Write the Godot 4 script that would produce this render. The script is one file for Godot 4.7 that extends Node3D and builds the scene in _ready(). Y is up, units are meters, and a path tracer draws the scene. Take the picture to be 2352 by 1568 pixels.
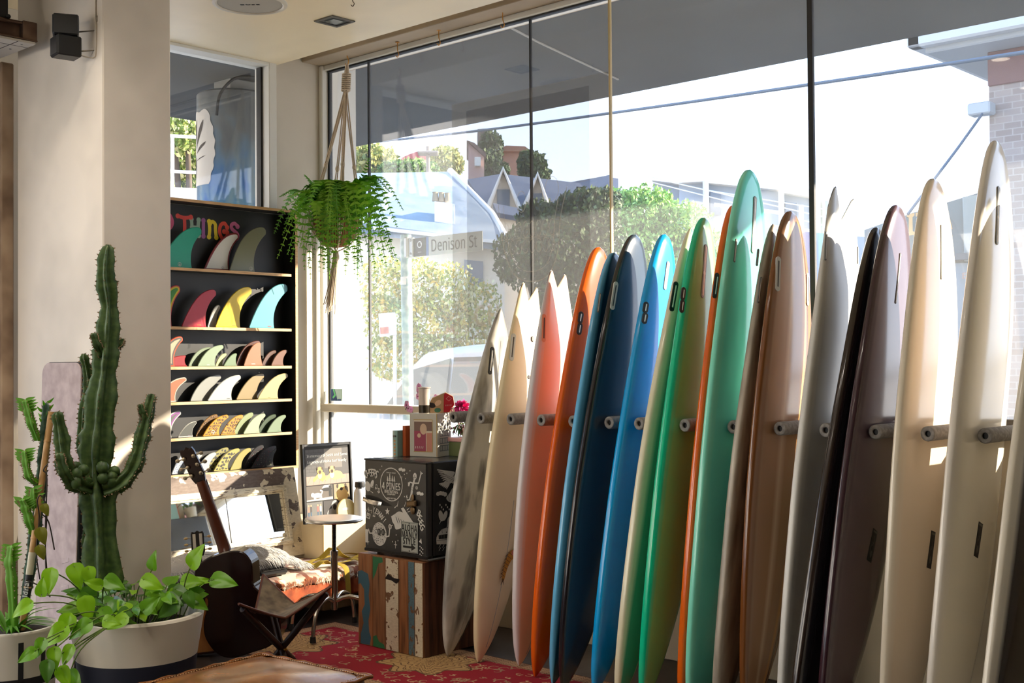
extends Node3D
# A surf shop corner: boards in a rack before a shop window, fins on a black rack, plants, fridge and stools.

class Geo:
	var V := PackedVector3Array()
	var U := PackedVector2Array()
	var K := PackedColorArray()
	var I := PackedInt32Array()
	var col := Color.WHITE
	var xf := Transform3D.IDENTITY
	var z2 := 0.0
	var zi := 0.0
	# overlapping pieces of one print lie a hair above each other
	func lift() -> float:
		zi = fmod(zi + 0.000006, 0.0009)
		return z2 + zi
	func p(v: Vector3, uv := Vector2.ZERO) -> int:
		V.append(xf * v)
		U.append(uv)
		K.append(col)
		return V.size() - 1
	func f(a: int, b: int, c: int) -> void:
		I.append(a); I.append(b); I.append(c)
	func t3(a: Vector3, b: Vector3, c: Vector3) -> void:
		var n := (c - a).cross(b - a).abs()
		f(p(a, pl(a, n)), p(b, pl(b, n)), p(c, pl(c, n)))
	func pl(v: Vector3, n: Vector3) -> Vector2:
		if n.x >= n.y and n.x >= n.z:
			return Vector2(v.z, -v.y)
		if n.y >= n.z:
			return Vector2(v.x, v.z)
		return Vector2(v.x, -v.y)
	func q(a: Vector3, b: Vector3, c: Vector3, d: Vector3) -> void:
		var n := (c - a).cross(b - d).abs()
		var i := p(a, pl(a, n)); var j := p(b, pl(b, n)); var k := p(c, pl(c, n)); var l := p(d, pl(d, n))
		f(i, j, k); f(i, k, l)
	# rows of points joined smoothly; uv runs 0..1 along the rows and across
	func grid(rows: Array, closed := false, flip := false) -> void:
		var base := V.size()
		var m: int = rows[0].size()
		for i in rows.size():
			for j in m:
				p(rows[i][j], Vector2(float(j) / maxf(1.0, m - 1.0), float(i) / maxf(1.0, rows.size() - 1.0)))
		for i in rows.size() - 1:
			for j in (m if closed else m - 1):
				var a := base + i * m + j
				var b := base + i * m + (j + 1) % m
				var c := b + m
				var d := a + m
				if flip:
					f(a, c, b); f(a, d, c)
				else:
					f(a, b, c); f(a, c, d)
	func box(c: Vector3, s: Vector3, b := 0.004, rot := Basis.IDENTITY) -> void:
		var keep := xf
		xf = xf * Transform3D(rot, c)
		var h := s / 2.0
		b = minf(b, minf(h.x, minf(h.y, h.z)) * 0.9)
		var g := h - Vector3(b, b, b)
		for ax in 3:
			var a1 := (ax + 1) % 3
			var a2 := (ax + 2) % 3
			for sg in [-1.0, 1.0]:
				var e: Array = []
				for w in [[-1, -1], [1, -1], [1, 1], [-1, 1]]:
					var v := Vector3.ZERO
					v[ax] = sg * h[ax]; v[a1] = w[0] * g[a1]; v[a2] = w[1] * g[a2]
					e.append(v)
				if sg > 0:
					q(e[3], e[2], e[1], e[0])
				else:
					q(e[0], e[1], e[2], e[3])
			if b > 0.0:
				for s1 in [-1.0, 1.0]:
					for s2 in [-1.0, 1.0]:
						var o: Array = []
						for w in [[0, -1], [0, 1], [1, 1], [1, -1]]:
							var v := Vector3.ZERO
							v[ax] = w[1] * g[ax]
							v[a1] = s1 * (h[a1] if w[0] == 0 else g[a1])
							v[a2] = s2 * (g[a2] if w[0] == 0 else h[a2])
							o.append(v)
						if s1 * s2 > 0:
							q(o[3], o[2], o[1], o[0])
						else:
							q(o[0], o[1], o[2], o[3])
		if b > 0.0:
			for sx in [-1.0, 1.0]:
				for sy in [-1.0, 1.0]:
					for sz in [-1.0, 1.0]:
						var A := Vector3(sx * h.x, sy * g.y, sz * g.z)
						var B := Vector3(sx * g.x, sy * h.y, sz * g.z)
						var D := Vector3(sx * g.x, sy * g.y, sz * h.z)
						if sx * sy * sz > 0:
							t3(D, B, A)
						else:
							t3(A, B, D)
		xf = keep
	func span(a: Vector3, b: Vector3, bev := 0.004) -> void:
		box((a + b) / 2.0, (b - a).abs(), bev)
	func tube(pts: Array, r, n := 8, caps := true) -> void:
		var rows: Array = []
		var side := Vector3.ZERO
		for i in pts.size():
			var d: Vector3 = (pts[mini(i + 1, pts.size() - 1)] - pts[maxi(i - 1, 0)]).normalized()
			if side == Vector3.ZERO:
				side = d.cross(Vector3.UP if absf(d.y) < 0.9 else Vector3.RIGHT).normalized()
			side = (side - d * side.dot(d)).normalized()
			var o := d.cross(side)
			var rr: float = r[i] if r is Array else r
			var row: Array = []
			for k in n:
				var a := TAU * k / n
				row.append(pts[i] + (side * cos(a) + o * sin(a)) * rr)
			rows.append(row)
		grid(rows, true)
		if caps:
			for e in [0, rows.size() - 1]:
				var c := p(pts[e])
				var first := V.size()
				for v in rows[e]:
					p(v)
				for k in n:
					if e == 0:
						f(c, first + (k + 1) % n, first + k)
					else:
						f(c, first + k, first + (k + 1) % n)
	func lathe(prof: Array, n := 24, o := Vector3.ZERO, sq := Vector2.ONE) -> void:
		var rows: Array = []
		for i in prof.size():
			var row: Array = []
			for k in n:
				var a := TAU * k / n
				row.append(o + Vector3(cos(a) * prof[i].x * sq.x, prof[i].y, sin(a) * prof[i].x * sq.y))
			var corner := false
			if i > 0 and i < prof.size() - 1:
				var d1: Vector2 = prof[i] - prof[i - 1]
				var d2: Vector2 = prof[i + 1] - prof[i]
				corner = absf(d1.angle_to(d2)) > 0.7
			rows.append(row)
			if corner:
				grid(rows, true)
				rows = [row]
		grid(rows, true)
	func blob(c: Vector3, r: Vector3, n := 10, rot := Basis.IDENTITY) -> void:
		var rows: Array = []
		for i in n + 1:
			var row: Array = []
			var u := PI * i / n
			for k in n * 2:
				var a := TAU * k / (n * 2)
				row.append(c + rot * Vector3(sin(u) * cos(a) * r.x, cos(u) * r.y, sin(u) * sin(a) * r.z))
			rows.append(row)
		grid(rows, true)
	# flat outline in the xy plane, thickened along z with a small bevel
	func prism(poly: PackedVector2Array, d: float, bev := 0.0) -> void:
		var n := poly.size()
		if Geometry2D.is_polygon_clockwise(poly):
			poly.reverse()
		var inner := poly
		if bev > 0.0:
			inner = PackedVector2Array()
			for i in n:
				var e1 := (poly[i] - poly[(i + n - 1) % n]).normalized()
				var e2 := (poly[(i + 1) % n] - poly[i]).normalized()
				var m := (e1 + e2).normalized()
				inner.append(poly[i] + Vector2(-m.y, m.x) * bev)
		var tris := Geometry2D.triangulate_polygon(inner)
		for sg in [1.0, -1.0]:
			var at := V.size()
			for v in inner:
				p(Vector3(v.x, v.y, sg * d / 2.0), Vector2(v.x, -v.y))
			for k in range(0, tris.size(), 3):
				f(at + tris[k], at + tris[k + 1 if sg < 0 else k + 2], at + tris[k + 2 if sg < 0 else k + 1])
		var zs := [d / 2.0, d / 2.0 - bev, -d / 2.0 + bev, -d / 2.0] if bev > 0.0 else [d / 2.0, -d / 2.0]
		for k in zs.size() - 1:
			for i in n:
				var j := (i + 1) % n
				var up: PackedVector2Array = inner if zs[k] == d / 2.0 else poly
				var lo: PackedVector2Array = inner if zs[k + 1] == -d / 2.0 else poly
				q(Vector3(up[i].x, up[i].y, zs[k]), Vector3(up[j].x, up[j].y, zs[k]), Vector3(lo[j].x, lo[j].y, zs[k + 1]), Vector3(lo[i].x, lo[i].y, zs[k + 1]))
	# flat print on the plane z = z2 of xf
	func fill(poly: PackedVector2Array) -> void:
		var tris := Geometry2D.triangulate_polygon(poly)
		var at := V.size()
		var zz := lift()
		for v in poly:
			p(Vector3(v.x, v.y, zz), v)
		for k in range(0, tris.size(), 3):
			f(at + tris[k], at + tris[k + 1], at + tris[k + 2])
	func disc(c: Vector2, r: float, ry := 0.0, n := 14, turn := 0.0) -> void:
		var poly := PackedVector2Array()
		for i in n:
			var a := TAU * i / n
			poly.append(c + Vector2(cos(a) * r, sin(a) * (ry if ry > 0.0 else r)).rotated(turn))
		fill(poly)
	func rect(a: Vector2, b: Vector2) -> void:
		fill(PackedVector2Array([a, Vector2(b.x, a.y), b, Vector2(a.x, b.y)]))
	func stroke(pts: Array, w: float, w1 := -1.0) -> void:
		if w1 < 0.0:
			w1 = w
		for i in pts.size():
			var t := float(i) / maxf(1.0, pts.size() - 1.0)
			var r := lerpf(w, w1, t) / 2.0
			if r > 0.0012:
				disc(pts[i], r, 0.0, 8)
			if i < pts.size() - 1:
				var r2 := lerpf(w, w1, float(i + 1) / maxf(1.0, pts.size() - 1.0)) / 2.0
				var d: Vector2 = (pts[i + 1] - pts[i]).normalized().orthogonal()
				var at := V.size()
				var zz := lift()
				for e in [pts[i] + d * r, pts[i + 1] + d * r2, pts[i + 1] - d * r2, pts[i] - d * r]:
					p(Vector3(e.x, e.y, zz), e)
				f(at, at + 1, at + 2); f(at, at + 2, at + 3)
	func ring(c: Vector2, r: float, w: float, ry := 0.0, n := 28) -> void:
		var pts: Array = []
		for i in n + 1:
			var a := TAU * i / n
			pts.append(c + Vector2(cos(a) * r, sin(a) * (ry if ry > 0.0 else r)))
		stroke(pts, w)
	func mesh() -> ArrayMesh:
		var N := PackedVector3Array()
		N.resize(V.size())
		for k in range(0, I.size(), 3):
			var a := I[k]; var b := I[k + 1]; var c := I[k + 2]
			var n := (V[c] - V[a]).cross(V[b] - V[a])
			N[a] += n; N[b] += n; N[c] += n
		for k in N.size():
			N[k] = N[k].normalized() if N[k].length_squared() > 0.0 else Vector3.UP
		var arr: Array = []
		arr.resize(Mesh.ARRAY_MAX)
		arr[Mesh.ARRAY_VERTEX] = V
		arr[Mesh.ARRAY_NORMAL] = N
		arr[Mesh.ARRAY_TEX_UV] = U
		arr[Mesh.ARRAY_COLOR] = K
		arr[Mesh.ARRAY_INDEX] = I
		var m := ArrayMesh.new()
		m.add_surface_from_arrays(Mesh.PRIMITIVE_TRIANGLES, arr)
		return m

var rng := RandomNumberGenerator.new()
var mats := {}
var used := {}

func C(r: int, g: int, b: int) -> Color:
	return Color8(r, g, b)
func L(r: int, g: int, b: int) -> Color:
	return Color8(r, g, b).srgb_to_linear()
func R(a: float, b: float) -> float:
	return rng.randf_range(a, b)

func mat(key: String, c := Color.WHITE, rough := 0.6, metal := 0.0) -> StandardMaterial3D:
	if mats.has(key):
		return mats[key]
	var m := StandardMaterial3D.new()
	m.resource_name = key
	m.albedo_color = c
	m.roughness = rough
	m.metallic = metal
	m.vertex_color_use_as_albedo = true
	mats[key] = m
	return m

func noise(freq: float, sd := 1, oct := 4) -> FastNoiseLite:
	var n := FastNoiseLite.new()
	n.seed = sd
	n.frequency = freq
	n.fractal_octaves = oct
	return n

# seamless noise between the given colours, as a texture
func ntex(freq: float, sd: int, stops: Array, size := 256) -> NoiseTexture2D:
	var t := NoiseTexture2D.new()
	t.width = size
	t.height = size
	t.seamless = true
	t.noise = noise(freq, sd)
	var g := Gradient.new()
	g.offsets = PackedFloat32Array(stops.map(func(s): return s[0]))
	g.colors = PackedColorArray(stops.map(func(s): return s[1]))
	t.color_ramp = g
	return t

func textured(key: String, tex: Texture2D, scale: float, rough := 0.7, world := true) -> StandardMaterial3D:
	if mats.has(key):
		return mats[key]
	var m := mat(key, Color.WHITE, rough)
	m.albedo_texture = tex
	m.uv1_triplanar = true
	m.uv1_world_triplanar = world
	m.uv1_scale = Vector3(scale, scale, scale)
	return m

func numbered(called: String) -> String:
	var n: int = used.get(called, 0)
	used[called] = n + 1
	return called if n == 0 else "%s_%03d" % [called, n]

func tag(o: Node, label: String, category: String, group := "") -> Node:
	o.set_meta("label", label)
	o.set_meta("category", category)
	if group:
		o.set_meta("group", group)
	return o

func thing(called: String, label: String, category: String, at := Vector3.ZERO, turn := 0.0, group := "") -> Node3D:
	var o := Node3D.new()
	o.name = numbered(called)
	add_child(o, true)
	o.position = at
	o.rotation.y = turn
	tag(o, label, category, group)
	return o

func obj(called: String, g, m: Material, parent: Node = null) -> MeshInstance3D:
	var o := MeshInstance3D.new()
	o.mesh = g.mesh() if g is Geo else g
	o.material_override = m
	o.name = numbered(called) if parent == null else called
	(parent if parent else self).add_child(o, true)
	return o

func struct(called: String, g, m: Material, parent: Node = null) -> MeshInstance3D:
	var o := obj(called, g, m, parent)
	o.set_meta("kind", "structure")
	return o

func text_mesh(s: String, h: float, depth := 0.0006, face := "Droid Sans", bold := true, squeeze := 1.0) -> ArrayMesh:
	var t := TextMesh.new()
	var fnt := SystemFont.new()
	fnt.font_names = PackedStringArray([face])
	fnt.font_weight = 700 if bold else 400
	t.font = fnt
	t.text = s
	t.font_size = 64
	t.pixel_size = h / 46.0
	t.depth = depth
	t.curve_step = 2.0
	var src := t.get_mesh_arrays()
	var arr: Array = []
	arr.resize(Mesh.ARRAY_MAX)
	var vs: PackedVector3Array = src[Mesh.ARRAY_VERTEX]
	for i in vs.size():
		vs[i].x *= squeeze
	arr[Mesh.ARRAY_VERTEX] = vs
	arr[Mesh.ARRAY_NORMAL] = src[Mesh.ARRAY_NORMAL]
	arr[Mesh.ARRAY_INDEX] = src[Mesh.ARRAY_INDEX]
	var m := ArrayMesh.new()
	if vs.size():
		m.add_surface_from_arrays(Mesh.PRIMITIVE_TRIANGLES, arr)
	return m

func letters(called: String, s: String, h: float, m: Material, parent: Node, at: Vector3, rot := Vector3.ZERO, bold := true, squeeze := 1.0, face := "Droid Sans") -> MeshInstance3D:
	var o := obj(called, text_mesh(s, h, 0.0006, face, bold, squeeze), m, parent)
	o.position = at
	o.rotation = rot
	return o

func curve(pts: Array, n := 24) -> Array:
	# Catmull-Rom through 3D or 2D points
	var out: Array = []
	for i in n + 1:
		var u := float(i) / n * (pts.size() - 1)
		var k := mini(int(u), pts.size() - 2)
		var t := u - k
		var a = pts[maxi(k - 1, 0)]
		var b = pts[k]
		var c = pts[k + 1]
		var d = pts[mini(k + 2, pts.size() - 1)]
		out.append(0.5 * ((2.0 * b) + (c - a) * t + (2.0 * a - 5.0 * b + 4.0 * c - d) * t * t + (3.0 * b - a - 3.0 * c + d) * t * t * t))
	return out

func poly(pts: Array) -> PackedVector2Array:
	return PackedVector2Array(pts)

func _ready() -> void:
	rng.seed = 7
	set_light()
	build_room()
	build_windows()
	build_outside()
	build_boards()
	build_rack()
	build_furniture()
	build_fridge()
	build_plants()
	build_ceiling_things()

func set_light() -> void:
	var cam := Camera3D.new()
	cam.name = "camera"
	cam.fov = 31.3726
	cam.near = 0.05
	cam.far = 400.0
	cam.transform = Transform3D(Basis(Vector3(0.67957, -0.007467, 0.733573), Vector3(-0.008232, 0.999808, 0.017803), Vector3(-0.733565, -0.018137, 0.679378)), Vector3(0, 1.5, 0))
	add_child(cam)
	cam.current = true
	var sky_m := ProceduralSkyMaterial.new()
	sky_m.sky_top_color = C(150, 190, 245)
	sky_m.sky_horizon_color = C(236, 243, 255)
	sky_m.sky_curve = 0.25
	sky_m.ground_horizon_color = C(200, 200, 195)
	sky_m.ground_bottom_color = C(150, 148, 142)
	sky_m.sky_energy_multiplier = 1.5
	sky_m.sun_angle_max = 1.0
	var sky := Sky.new()
	sky.sky_material = sky_m
	var env := Environment.new()
	env.background_mode = Environment.BG_SKY
	env.sky = sky
	env.tonemap_mode = Environment.TONE_MAPPER_LINEAR
	env.tonemap_exposure = 1.48
	env.sdfgi_enabled = true
	env.ssao_enabled = true
	env.ssil_enabled = true
	var we := WorldEnvironment.new()
	we.name = "world_environment"
	we.environment = env
	add_child(we)
	var sun := DirectionalLight3D.new()
	sun.name = "sun"
	sun.light_color = C(255, 240, 215)
	sun.light_energy = 4.2
	sun.light_angular_distance = 0.6
	sun.shadow_enabled = true
	sun.sky_mode = DirectionalLight3D.SKY_MODE_LIGHT_ONLY
	add_child(sun)
	sun.look_at_from_position(Vector3(1.15, 0.606, 1.0) * 10.0, Vector3.ZERO)

func plaster(key: String, c: Color, sd: int, amp := 0.05, rough := 0.75) -> StandardMaterial3D:
	var m := textured(key, ntex(0.012, sd, [[0.0, c.darkened(amp * 2.2)], [0.35, c.darkened(amp)], [0.6, c], [1.0, c.lightened(amp)]]), 0.35, rough)
	m.heightmap_enabled = true
	m.heightmap_texture = ntex(0.06, sd + 3, [[0.0, Color.BLACK], [1.0, Color.WHITE]])
	m.heightmap_scale = 0.12
	return m

func build_room() -> void:
	var wall := plaster("wall_paint", C(206, 198, 184), 3, 0.03)
	var ceil_m := plaster("ceiling_paint", C(246, 230, 196), 5, 0.02, 0.35)
	var dark := plaster("floor_boards", C(62, 52, 46), 8, 0.2, 0.55)
	var g := Geo.new()
	g.span(Vector3(-3.4, -0.12, -6.62), Vector3(5.32, 0, 2.8), 0.0)
	struct("floor", g, dark)
	g = Geo.new()
	g.span(Vector3(-3.4, 3.44, -6.43), Vector3(4.72, 3.62, 2.8), 0.003)
	g.span(Vector3(4.6, 3.62, -6.62), Vector3(5.3, 3.7, 2.8), 0.0)
	g.span(Vector3(-3.4, 3.62, -6.62), Vector3(4.6, 3.7, 2.8), 0.0)
	struct("ceiling", g, ceil_m)
	g = Geo.new()
	var z0 := -6.62
	var z1 := -6.43
	g.span(Vector3(-3.4, 0, z0), Vector3(-2.7, 3.44, z1), 0.0)
	g.span(Vector3(-2.7, 3.05, z0), Vector3(2.45, 3.44, z1), 0.0)
	g.span(Vector3(2.45, 0, z0), Vector3(3.2, 3.44, z1), 0.0)
	g.span(Vector3(3.2, 0, z0), Vector3(4.64, 2.5, z1), 0.0)
	g.span(Vector3(4.7, 0, z0), Vector3(5.08, 3.62, z1), 0.0)
	struct("wall_back", g, wall)
	g = Geo.new()
	g.span(Vector3(-3.5, 0, -6.62), Vector3(-3.4, 3.62, -6.1), 0.0)
	g.span(Vector3(-3.5, 2.95, -6.1), Vector3(-3.4, 3.62, -3.4), 0.0)
	g.span(Vector3(-3.5, 0, -3.4), Vector3(-3.4, 3.62, 2.8), 0.0)
	struct("wall_left", g, wall)
	g = Geo.new()
	g.span(Vector3(-3.5, 0, 2.8), Vector3(5.3, 3.7, 2.9), 0.0)
	struct("wall_front", g, plaster("front_wall_paint", C(128, 118, 106), 9, 0.05))
	g = Geo.new()
	g.span(Vector3(5.05, 0, -6.43), Vector3(5.3, 0.53, -4.5), 0.004)
	g.span(Vector3(5.05, 0, -4.5), Vector3(5.3, 1.19, 2.8), 0.004)
	g.span(Vector3(5.05, 0.53, 1.2), Vector3(5.3, 3.62, 2.8), 0.0)
	struct("wall_right", g, plaster("low_wall_paint", C(214, 200, 172), 13, 0.04))
	g = Geo.new()
	g.span(Vector3(4.92, 3.495, -6.43), Vector3(5.3, 3.62, 2.8), 0.004)
	struct("trim_1", g, plaster("beam_paint", C(176, 160, 138), 21, 0.06))
	# the pier between the roller door and the fin rack
	g = Geo.new()
	g.span(Vector3(2.781, 0, -5.95), Vector3(3.13, 3.44, -5.1), 0.006)
	struct("wall_pier", g, plaster("pier_paint", C(240, 228, 212), 31, 0.05))
	# low ledge in the corner behind the bench
	g = Geo.new()
	g.span(Vector3(4.66, 0, -6.43), Vector3(5.05, 0.53, -5.9), 0.008)
	struct("wall_ledge", g, plaster("ledge_paint", C(232, 214, 176), 33, 0.03))
	# roller door post
	g = Geo.new()
	g.span(Vector3(2.36, 0, -6.3), Vector3(2.69, 3.03, -6.06), 0.01)
	g.span(Vector3(2.69, 0, -6.2), Vector3(2.712, 3.03, -6.03), 0.004)
	var rust := textured("rusty_steel", ntex(0.02, 41, [[0.0, C(48, 34, 26)], [0.45, C(92, 66, 50)], [0.7, C(126, 98, 76)], [1.0, C(150, 126, 104)]]), 0.6, 0.7)
	struct("trim_2", g, rust)
	g = Geo.new()
	g.span(Vector3(2.712, 0, -6.2), Vector3(2.778, 3.03, -5.98), 0.006)
	struct("trim_3", g, textured("worn_timber", ntex(0.02, 43, [[0.0, C(120, 96, 76)], [0.5, C(176, 150, 124)], [1.0, C(198, 176, 150)]]), 0.5, 0.8))
	# vertical conduit in the corner
	g = Geo.new()
	g.tube([Vector3(4.985, 0.53, -6.37), Vector3(4.985, 2.5, -6.37)], 0.026, 16)
	var pipe := obj("conduit_pipe", g, mat("pipe_white", C(225, 222, 210), 0.4))
	tag(pipe, "white vertical conduit pipe on the corner wall below the hanging fern", "pipe")

func glass(key: String, dirt: float, c := C(225, 232, 236)) -> StandardMaterial3D:
	var m := mat(key, Color(c, 0.03), 0.02)
	m.transparency = BaseMaterial3D.TRANSPARENCY_ALPHA
	m.backlight_enabled = dirt > 0.0
	m.backlight = Color(dirt, dirt, dirt * 1.03).linear_to_srgb()
	return m

func build_windows() -> void:
	var white := mat("window_frame_white", C(222, 220, 212), 0.45)
	var black := mat("gasket_black", C(22, 22, 24), 0.6)
	# small back window over the fin rack
	var w1 := Node3D.new()
	w1.name = "window_1"
	w1.set_meta("kind", "structure")
	add_child(w1)
	var g := Geo.new()
	g.span(Vector3(4.64, 2.5, -6.56), Vector3(4.7, 3.62, -6.40), 0.005)
	g.span(Vector3(3.2, 3.42, -6.56), Vector3(4.64, 3.44, -6.40), 0.002)
	obj("window_frame", g, white, w1)
	g = Geo.new()
	g.span(Vector3(4.625, 2.5, -6.52), Vector3(4.64, 3.42, -6.47), 0.001)
	obj("gasket", g, black, w1)
	g = Geo.new()
	g.span(Vector3(3.2, 2.5, -6.505), Vector3(4.63, 3.42, -6.50), 0.0)
	obj("pane", g, glass("glass_back", 0.0), w1)
	# shop window
	var w2 := Node3D.new()
	w2.name = "window_2"
	w2.set_meta("kind", "structure")
	add_child(w2)
	g = Geo.new()
	g.span(Vector3(5.06, 0.53, -6.43), Vector3(5.2, 3.495, -6.395), 0.006)
	obj("window_jamb", g, white, w2)
	g = Geo.new()
	g.span(Vector3(5.08, 3.462, -6.43), Vector3(5.2, 3.495, 1.2), 0.003)
	obj("head_rail", g, white, w2)
	g = Geo.new()
	g.span(Vector3(5.05, 1.191, -6.41), Vector3(5.2, 1.243, 1.2), 0.004)
	obj("sill_rail", g, mat("sill_paint", C(214, 205, 188), 0.5), w2)
	g = Geo.new()
	g.span(Vector3(5.11, 1.243, -6.395), Vector3(5.14, 3.462, -6.383), 0.001)
	obj("gasket", g, black, w2)
	g = Geo.new()
	g.span(Vector3(5.11, 0.53, -6.395), Vector3(5.14, 1.191, -6.383), 0.001)
	obj("gasket", g, black, w2)
	g = Geo.new()
	g.span(Vector3(5.10, 3.452, -6.39), Vector3(5.14, 3.462, -4.0), 0.001)
	obj("gasket", g, black, w2)
	var gl := glass("glass_front", 0.08)
	var edges := [-6.385, -5.986, -4.582, -4.011, -2.82, -0.9, 1.2]
	for i in edges.size() - 1:
		g = Geo.new()
		g.span(Vector3(5.118, 1.243, edges[i] + 0.004), Vector3(5.124, 3.47, edges[i + 1] - 0.004), 0.0)
		obj("pane", g, gl, w2)
	var low := [-6.385, -4.5]
	for i in low.size() - 1:
		g = Geo.new()
		g.span(Vector3(5.118, 0.53, low[i] + 0.004), Vector3(5.124, 1.191, low[i + 1] - 0.004), 0.0)
		obj("pane", g, glass("glass_low", 0.28), w2)
	for e in [[-5.986, 0.004, black], [-4.582, 0.004, black], [-4.011, 0.005, mat("pane_edge", C(190, 168, 120), 0.4)], [-2.82, 0.013, black], [-0.9, 0.012, black]]:
		g = Geo.new()
		g.span(Vector3(5.112, 1.243, e[0] - e[1]), Vector3(5.13, 3.47, e[0] + e[1]), 0.0)
		obj("joint", g, e[2], w2)
	# perforated film poster seen from behind, with the ghost of a printed jaw
	var film := thing("window_film", "see-through film poster with a faint skull jaw print stuck on the shop window", "poster", Vector3(5.108, 0, 0))
	var fm := mat("film_grey", Color(C(150, 146, 138), 0.20), 0.9)
	fm.transparency = BaseMaterial3D.TRANSPARENCY_ALPHA
	g = Geo.new()
	g.span(Vector3(0.004, 1.515, -5.215), Vector3(0.005, 3.06, -4.02), 0.0)
	obj("film_sheet", g, fm, film)
	var pm := mat("film_print", Color(C(70, 66, 66), 0.16), 0.9)
	pm.transparency = BaseMaterial3D.TRANSPARENCY_ALPHA
	g = Geo.new()
	g.span(Vector3(0.002, 1.643, -5.09), Vector3(0.003, 3.004, -4.15), 0.0)
	obj("print_panel", g, pm, film)
	var lm := mat("film_line", Color(C(214, 212, 204), 0.30), 0.9)
	lm.transparency = BaseMaterial3D.TRANSPARENCY_ALPHA
	g = Geo.new()
	# x of the drawing runs along z of the room
	g.xf = Transform3D(Basis(Vector3(0, 0, 1), Vector3(0, 1, 0), Vector3(-1, 0, 0)), Vector3(0, 0, 0))
	g.stroke(curve([Vector2(-4.83, 2.42), Vector2(-4.80, 2.2), Vector2(-4.72, 2.02), Vector2(-4.6, 1.965), Vector2(-4.46, 1.985), Vector2(-4.38, 2.12), Vector2(-4.36, 2.3), Vector2(-4.31, 2.47)]), 0.008)
	g.stroke(curve([Vector2(-4.79, 2.4), Vector2(-4.76, 2.2), Vector2(-4.70, 2.07), Vector2(-4.6, 2.02), Vector2(-4.48, 2.04), Vector2(-4.42, 2.14), Vector2(-4.40, 2.3), Vector2(-4.37, 2.42)]), 0.006)
	g.ring(Vector2(-4.65, 2.42), 0.035, 0.006, 0.06)
	g.ring(Vector2(-4.42, 2.47), 0.05, 0.006, 0.07)
	for i in 8:
		var x := -4.77 + 0.05 * i
		g.ring(Vector2(x, 2.26), 0.021, 0.005, 0.045, 14)
		g.ring(Vector2(x, 2.165), 0.02, 0.005, 0.04, 14)
	g.stroke([Vector2(-4.81, 2.212), Vector2(-4.4, 2.212)], 0.006)
	obj("jaw_drawing", g, lm, film)
	letters("print_letters", "CH", 0.12, lm, film, Vector3(0.001, 1.78, -4.93), Vector3(0, -PI / 2, 0))
	# small card stuck to the glass
	var card := thing("window_card", "small blue and green card stuck low on the shop window glass", "card", Vector3(5.105, 0, 0))
	g = Geo.new()
	g.span(Vector3(0, 1.262, -6.372), Vector3(0.002, 1.342, -6.25), 0.0)
	obj("card_sheet", g, mat("card_pale", C(170, 200, 200), 0.5), card)
	g = Geo.new()
	g.xf = Transform3D(Basis(Vector3(0, 0, 1), Vector3(0, 1, 0), Vector3(-1, 0, 0)), Vector3(-0.0008, 0, 0))
	g.col = L(28, 60, 110)
	g.fill(poly([Vector2(-6.37, 1.263), Vector2(-6.30, 1.263), Vector2(-6.315, 1.30), Vector2(-6.33, 1.34), Vector2(-6.37, 1.34)]))
	g.rect(Vector2(-6.30, 1.263), Vector2(-6.265, 1.275))
	g.col = L(90, 190, 120)
	g.stroke([Vector2(-6.34, 1.335), Vector2(-6.325, 1.30), Vector2(-6.345, 1.285)], 0.014)
	obj("card_print", g, mat("ink", Color.WHITE, 0.6), card)
	# hooks along the window head
	for h in [Vector3(5.020, 3.416, -5.597), Vector3(5.020, 3.421, -5.227), Vector3(5.020, 3.425, -4.702)]:
		var hk := thing("ceiling_hook", "", "hook", h)
		g = Geo.new()
		g.tube(curve([Vector3(0, 0.075, 0), Vector3(0, 0.03, 0), Vector3(0, 0.0, 0.012), Vector3(0, -0.016, 0), Vector3(0, -0.002, -0.016)], 16), 0.0028, 6)
		obj("hook_wire", g, mat("brass", C(196, 140, 60), 0.3, 0.9), hk)
		g = Geo.new()
		g.lathe([Vector2(0, 0.077), Vector2(0.013, 0.077), Vector2(0.013, 0.072), Vector2(0.0, 0.070)], 12)
		obj("hook_plate", g, mat("brass"), hk)
	var names := ["brass hook in the window head nearest the hanging fern", "middle brass hook in the window head beam", "brass hook in the window head furthest right of three"]
	for i in 3:
		get_node("ceiling_hook" if i == 0 else "ceiling_hook_%03d" % i).set_meta("label", names[i])

# half width of a board outline at t (0 nose on the floor, 1 tail), as a share of the widest
func board_shape(t: float, d: Dictionary) -> float:
	var m := 0.47
	if t < m:
		var a := (m - t) / m
		return pow(maxf(0.0, 1.0 - pow(a, d.get("np", 2.0))), d.get("nq", 0.72))
	var b := (t - m) / (1.0 - m)
	if d.get("swallow", 0.0) > 0.0:
		return 1.0 - (1.0 - d.tw) * pow(b, 2.3)
	return pow(maxf(0.0, 1.0 - pow(b, d.get("tp", 2.6))), d.get("tq", 0.5))

func vivid(c: Color) -> Color:
	var k := 1.0 + 0.5 * clampf((maxf(c.r, maxf(c.g, c.b)) - minf(c.r, minf(c.g, c.b))) * 3.0, 0.0, 1.0)
	k = minf(k, 0.86 / maxf(0.05, maxf(c.r, maxf(c.g, c.b))))
	return c * k

func board_rocker(t: float) -> float:
	return -0.05 * pow(maxf(0.0, 1.0 - t / 0.4), 2.0) - 0.035 * pow(maxf(0.0, (t - 0.65) / 0.35), 2.0)

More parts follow.
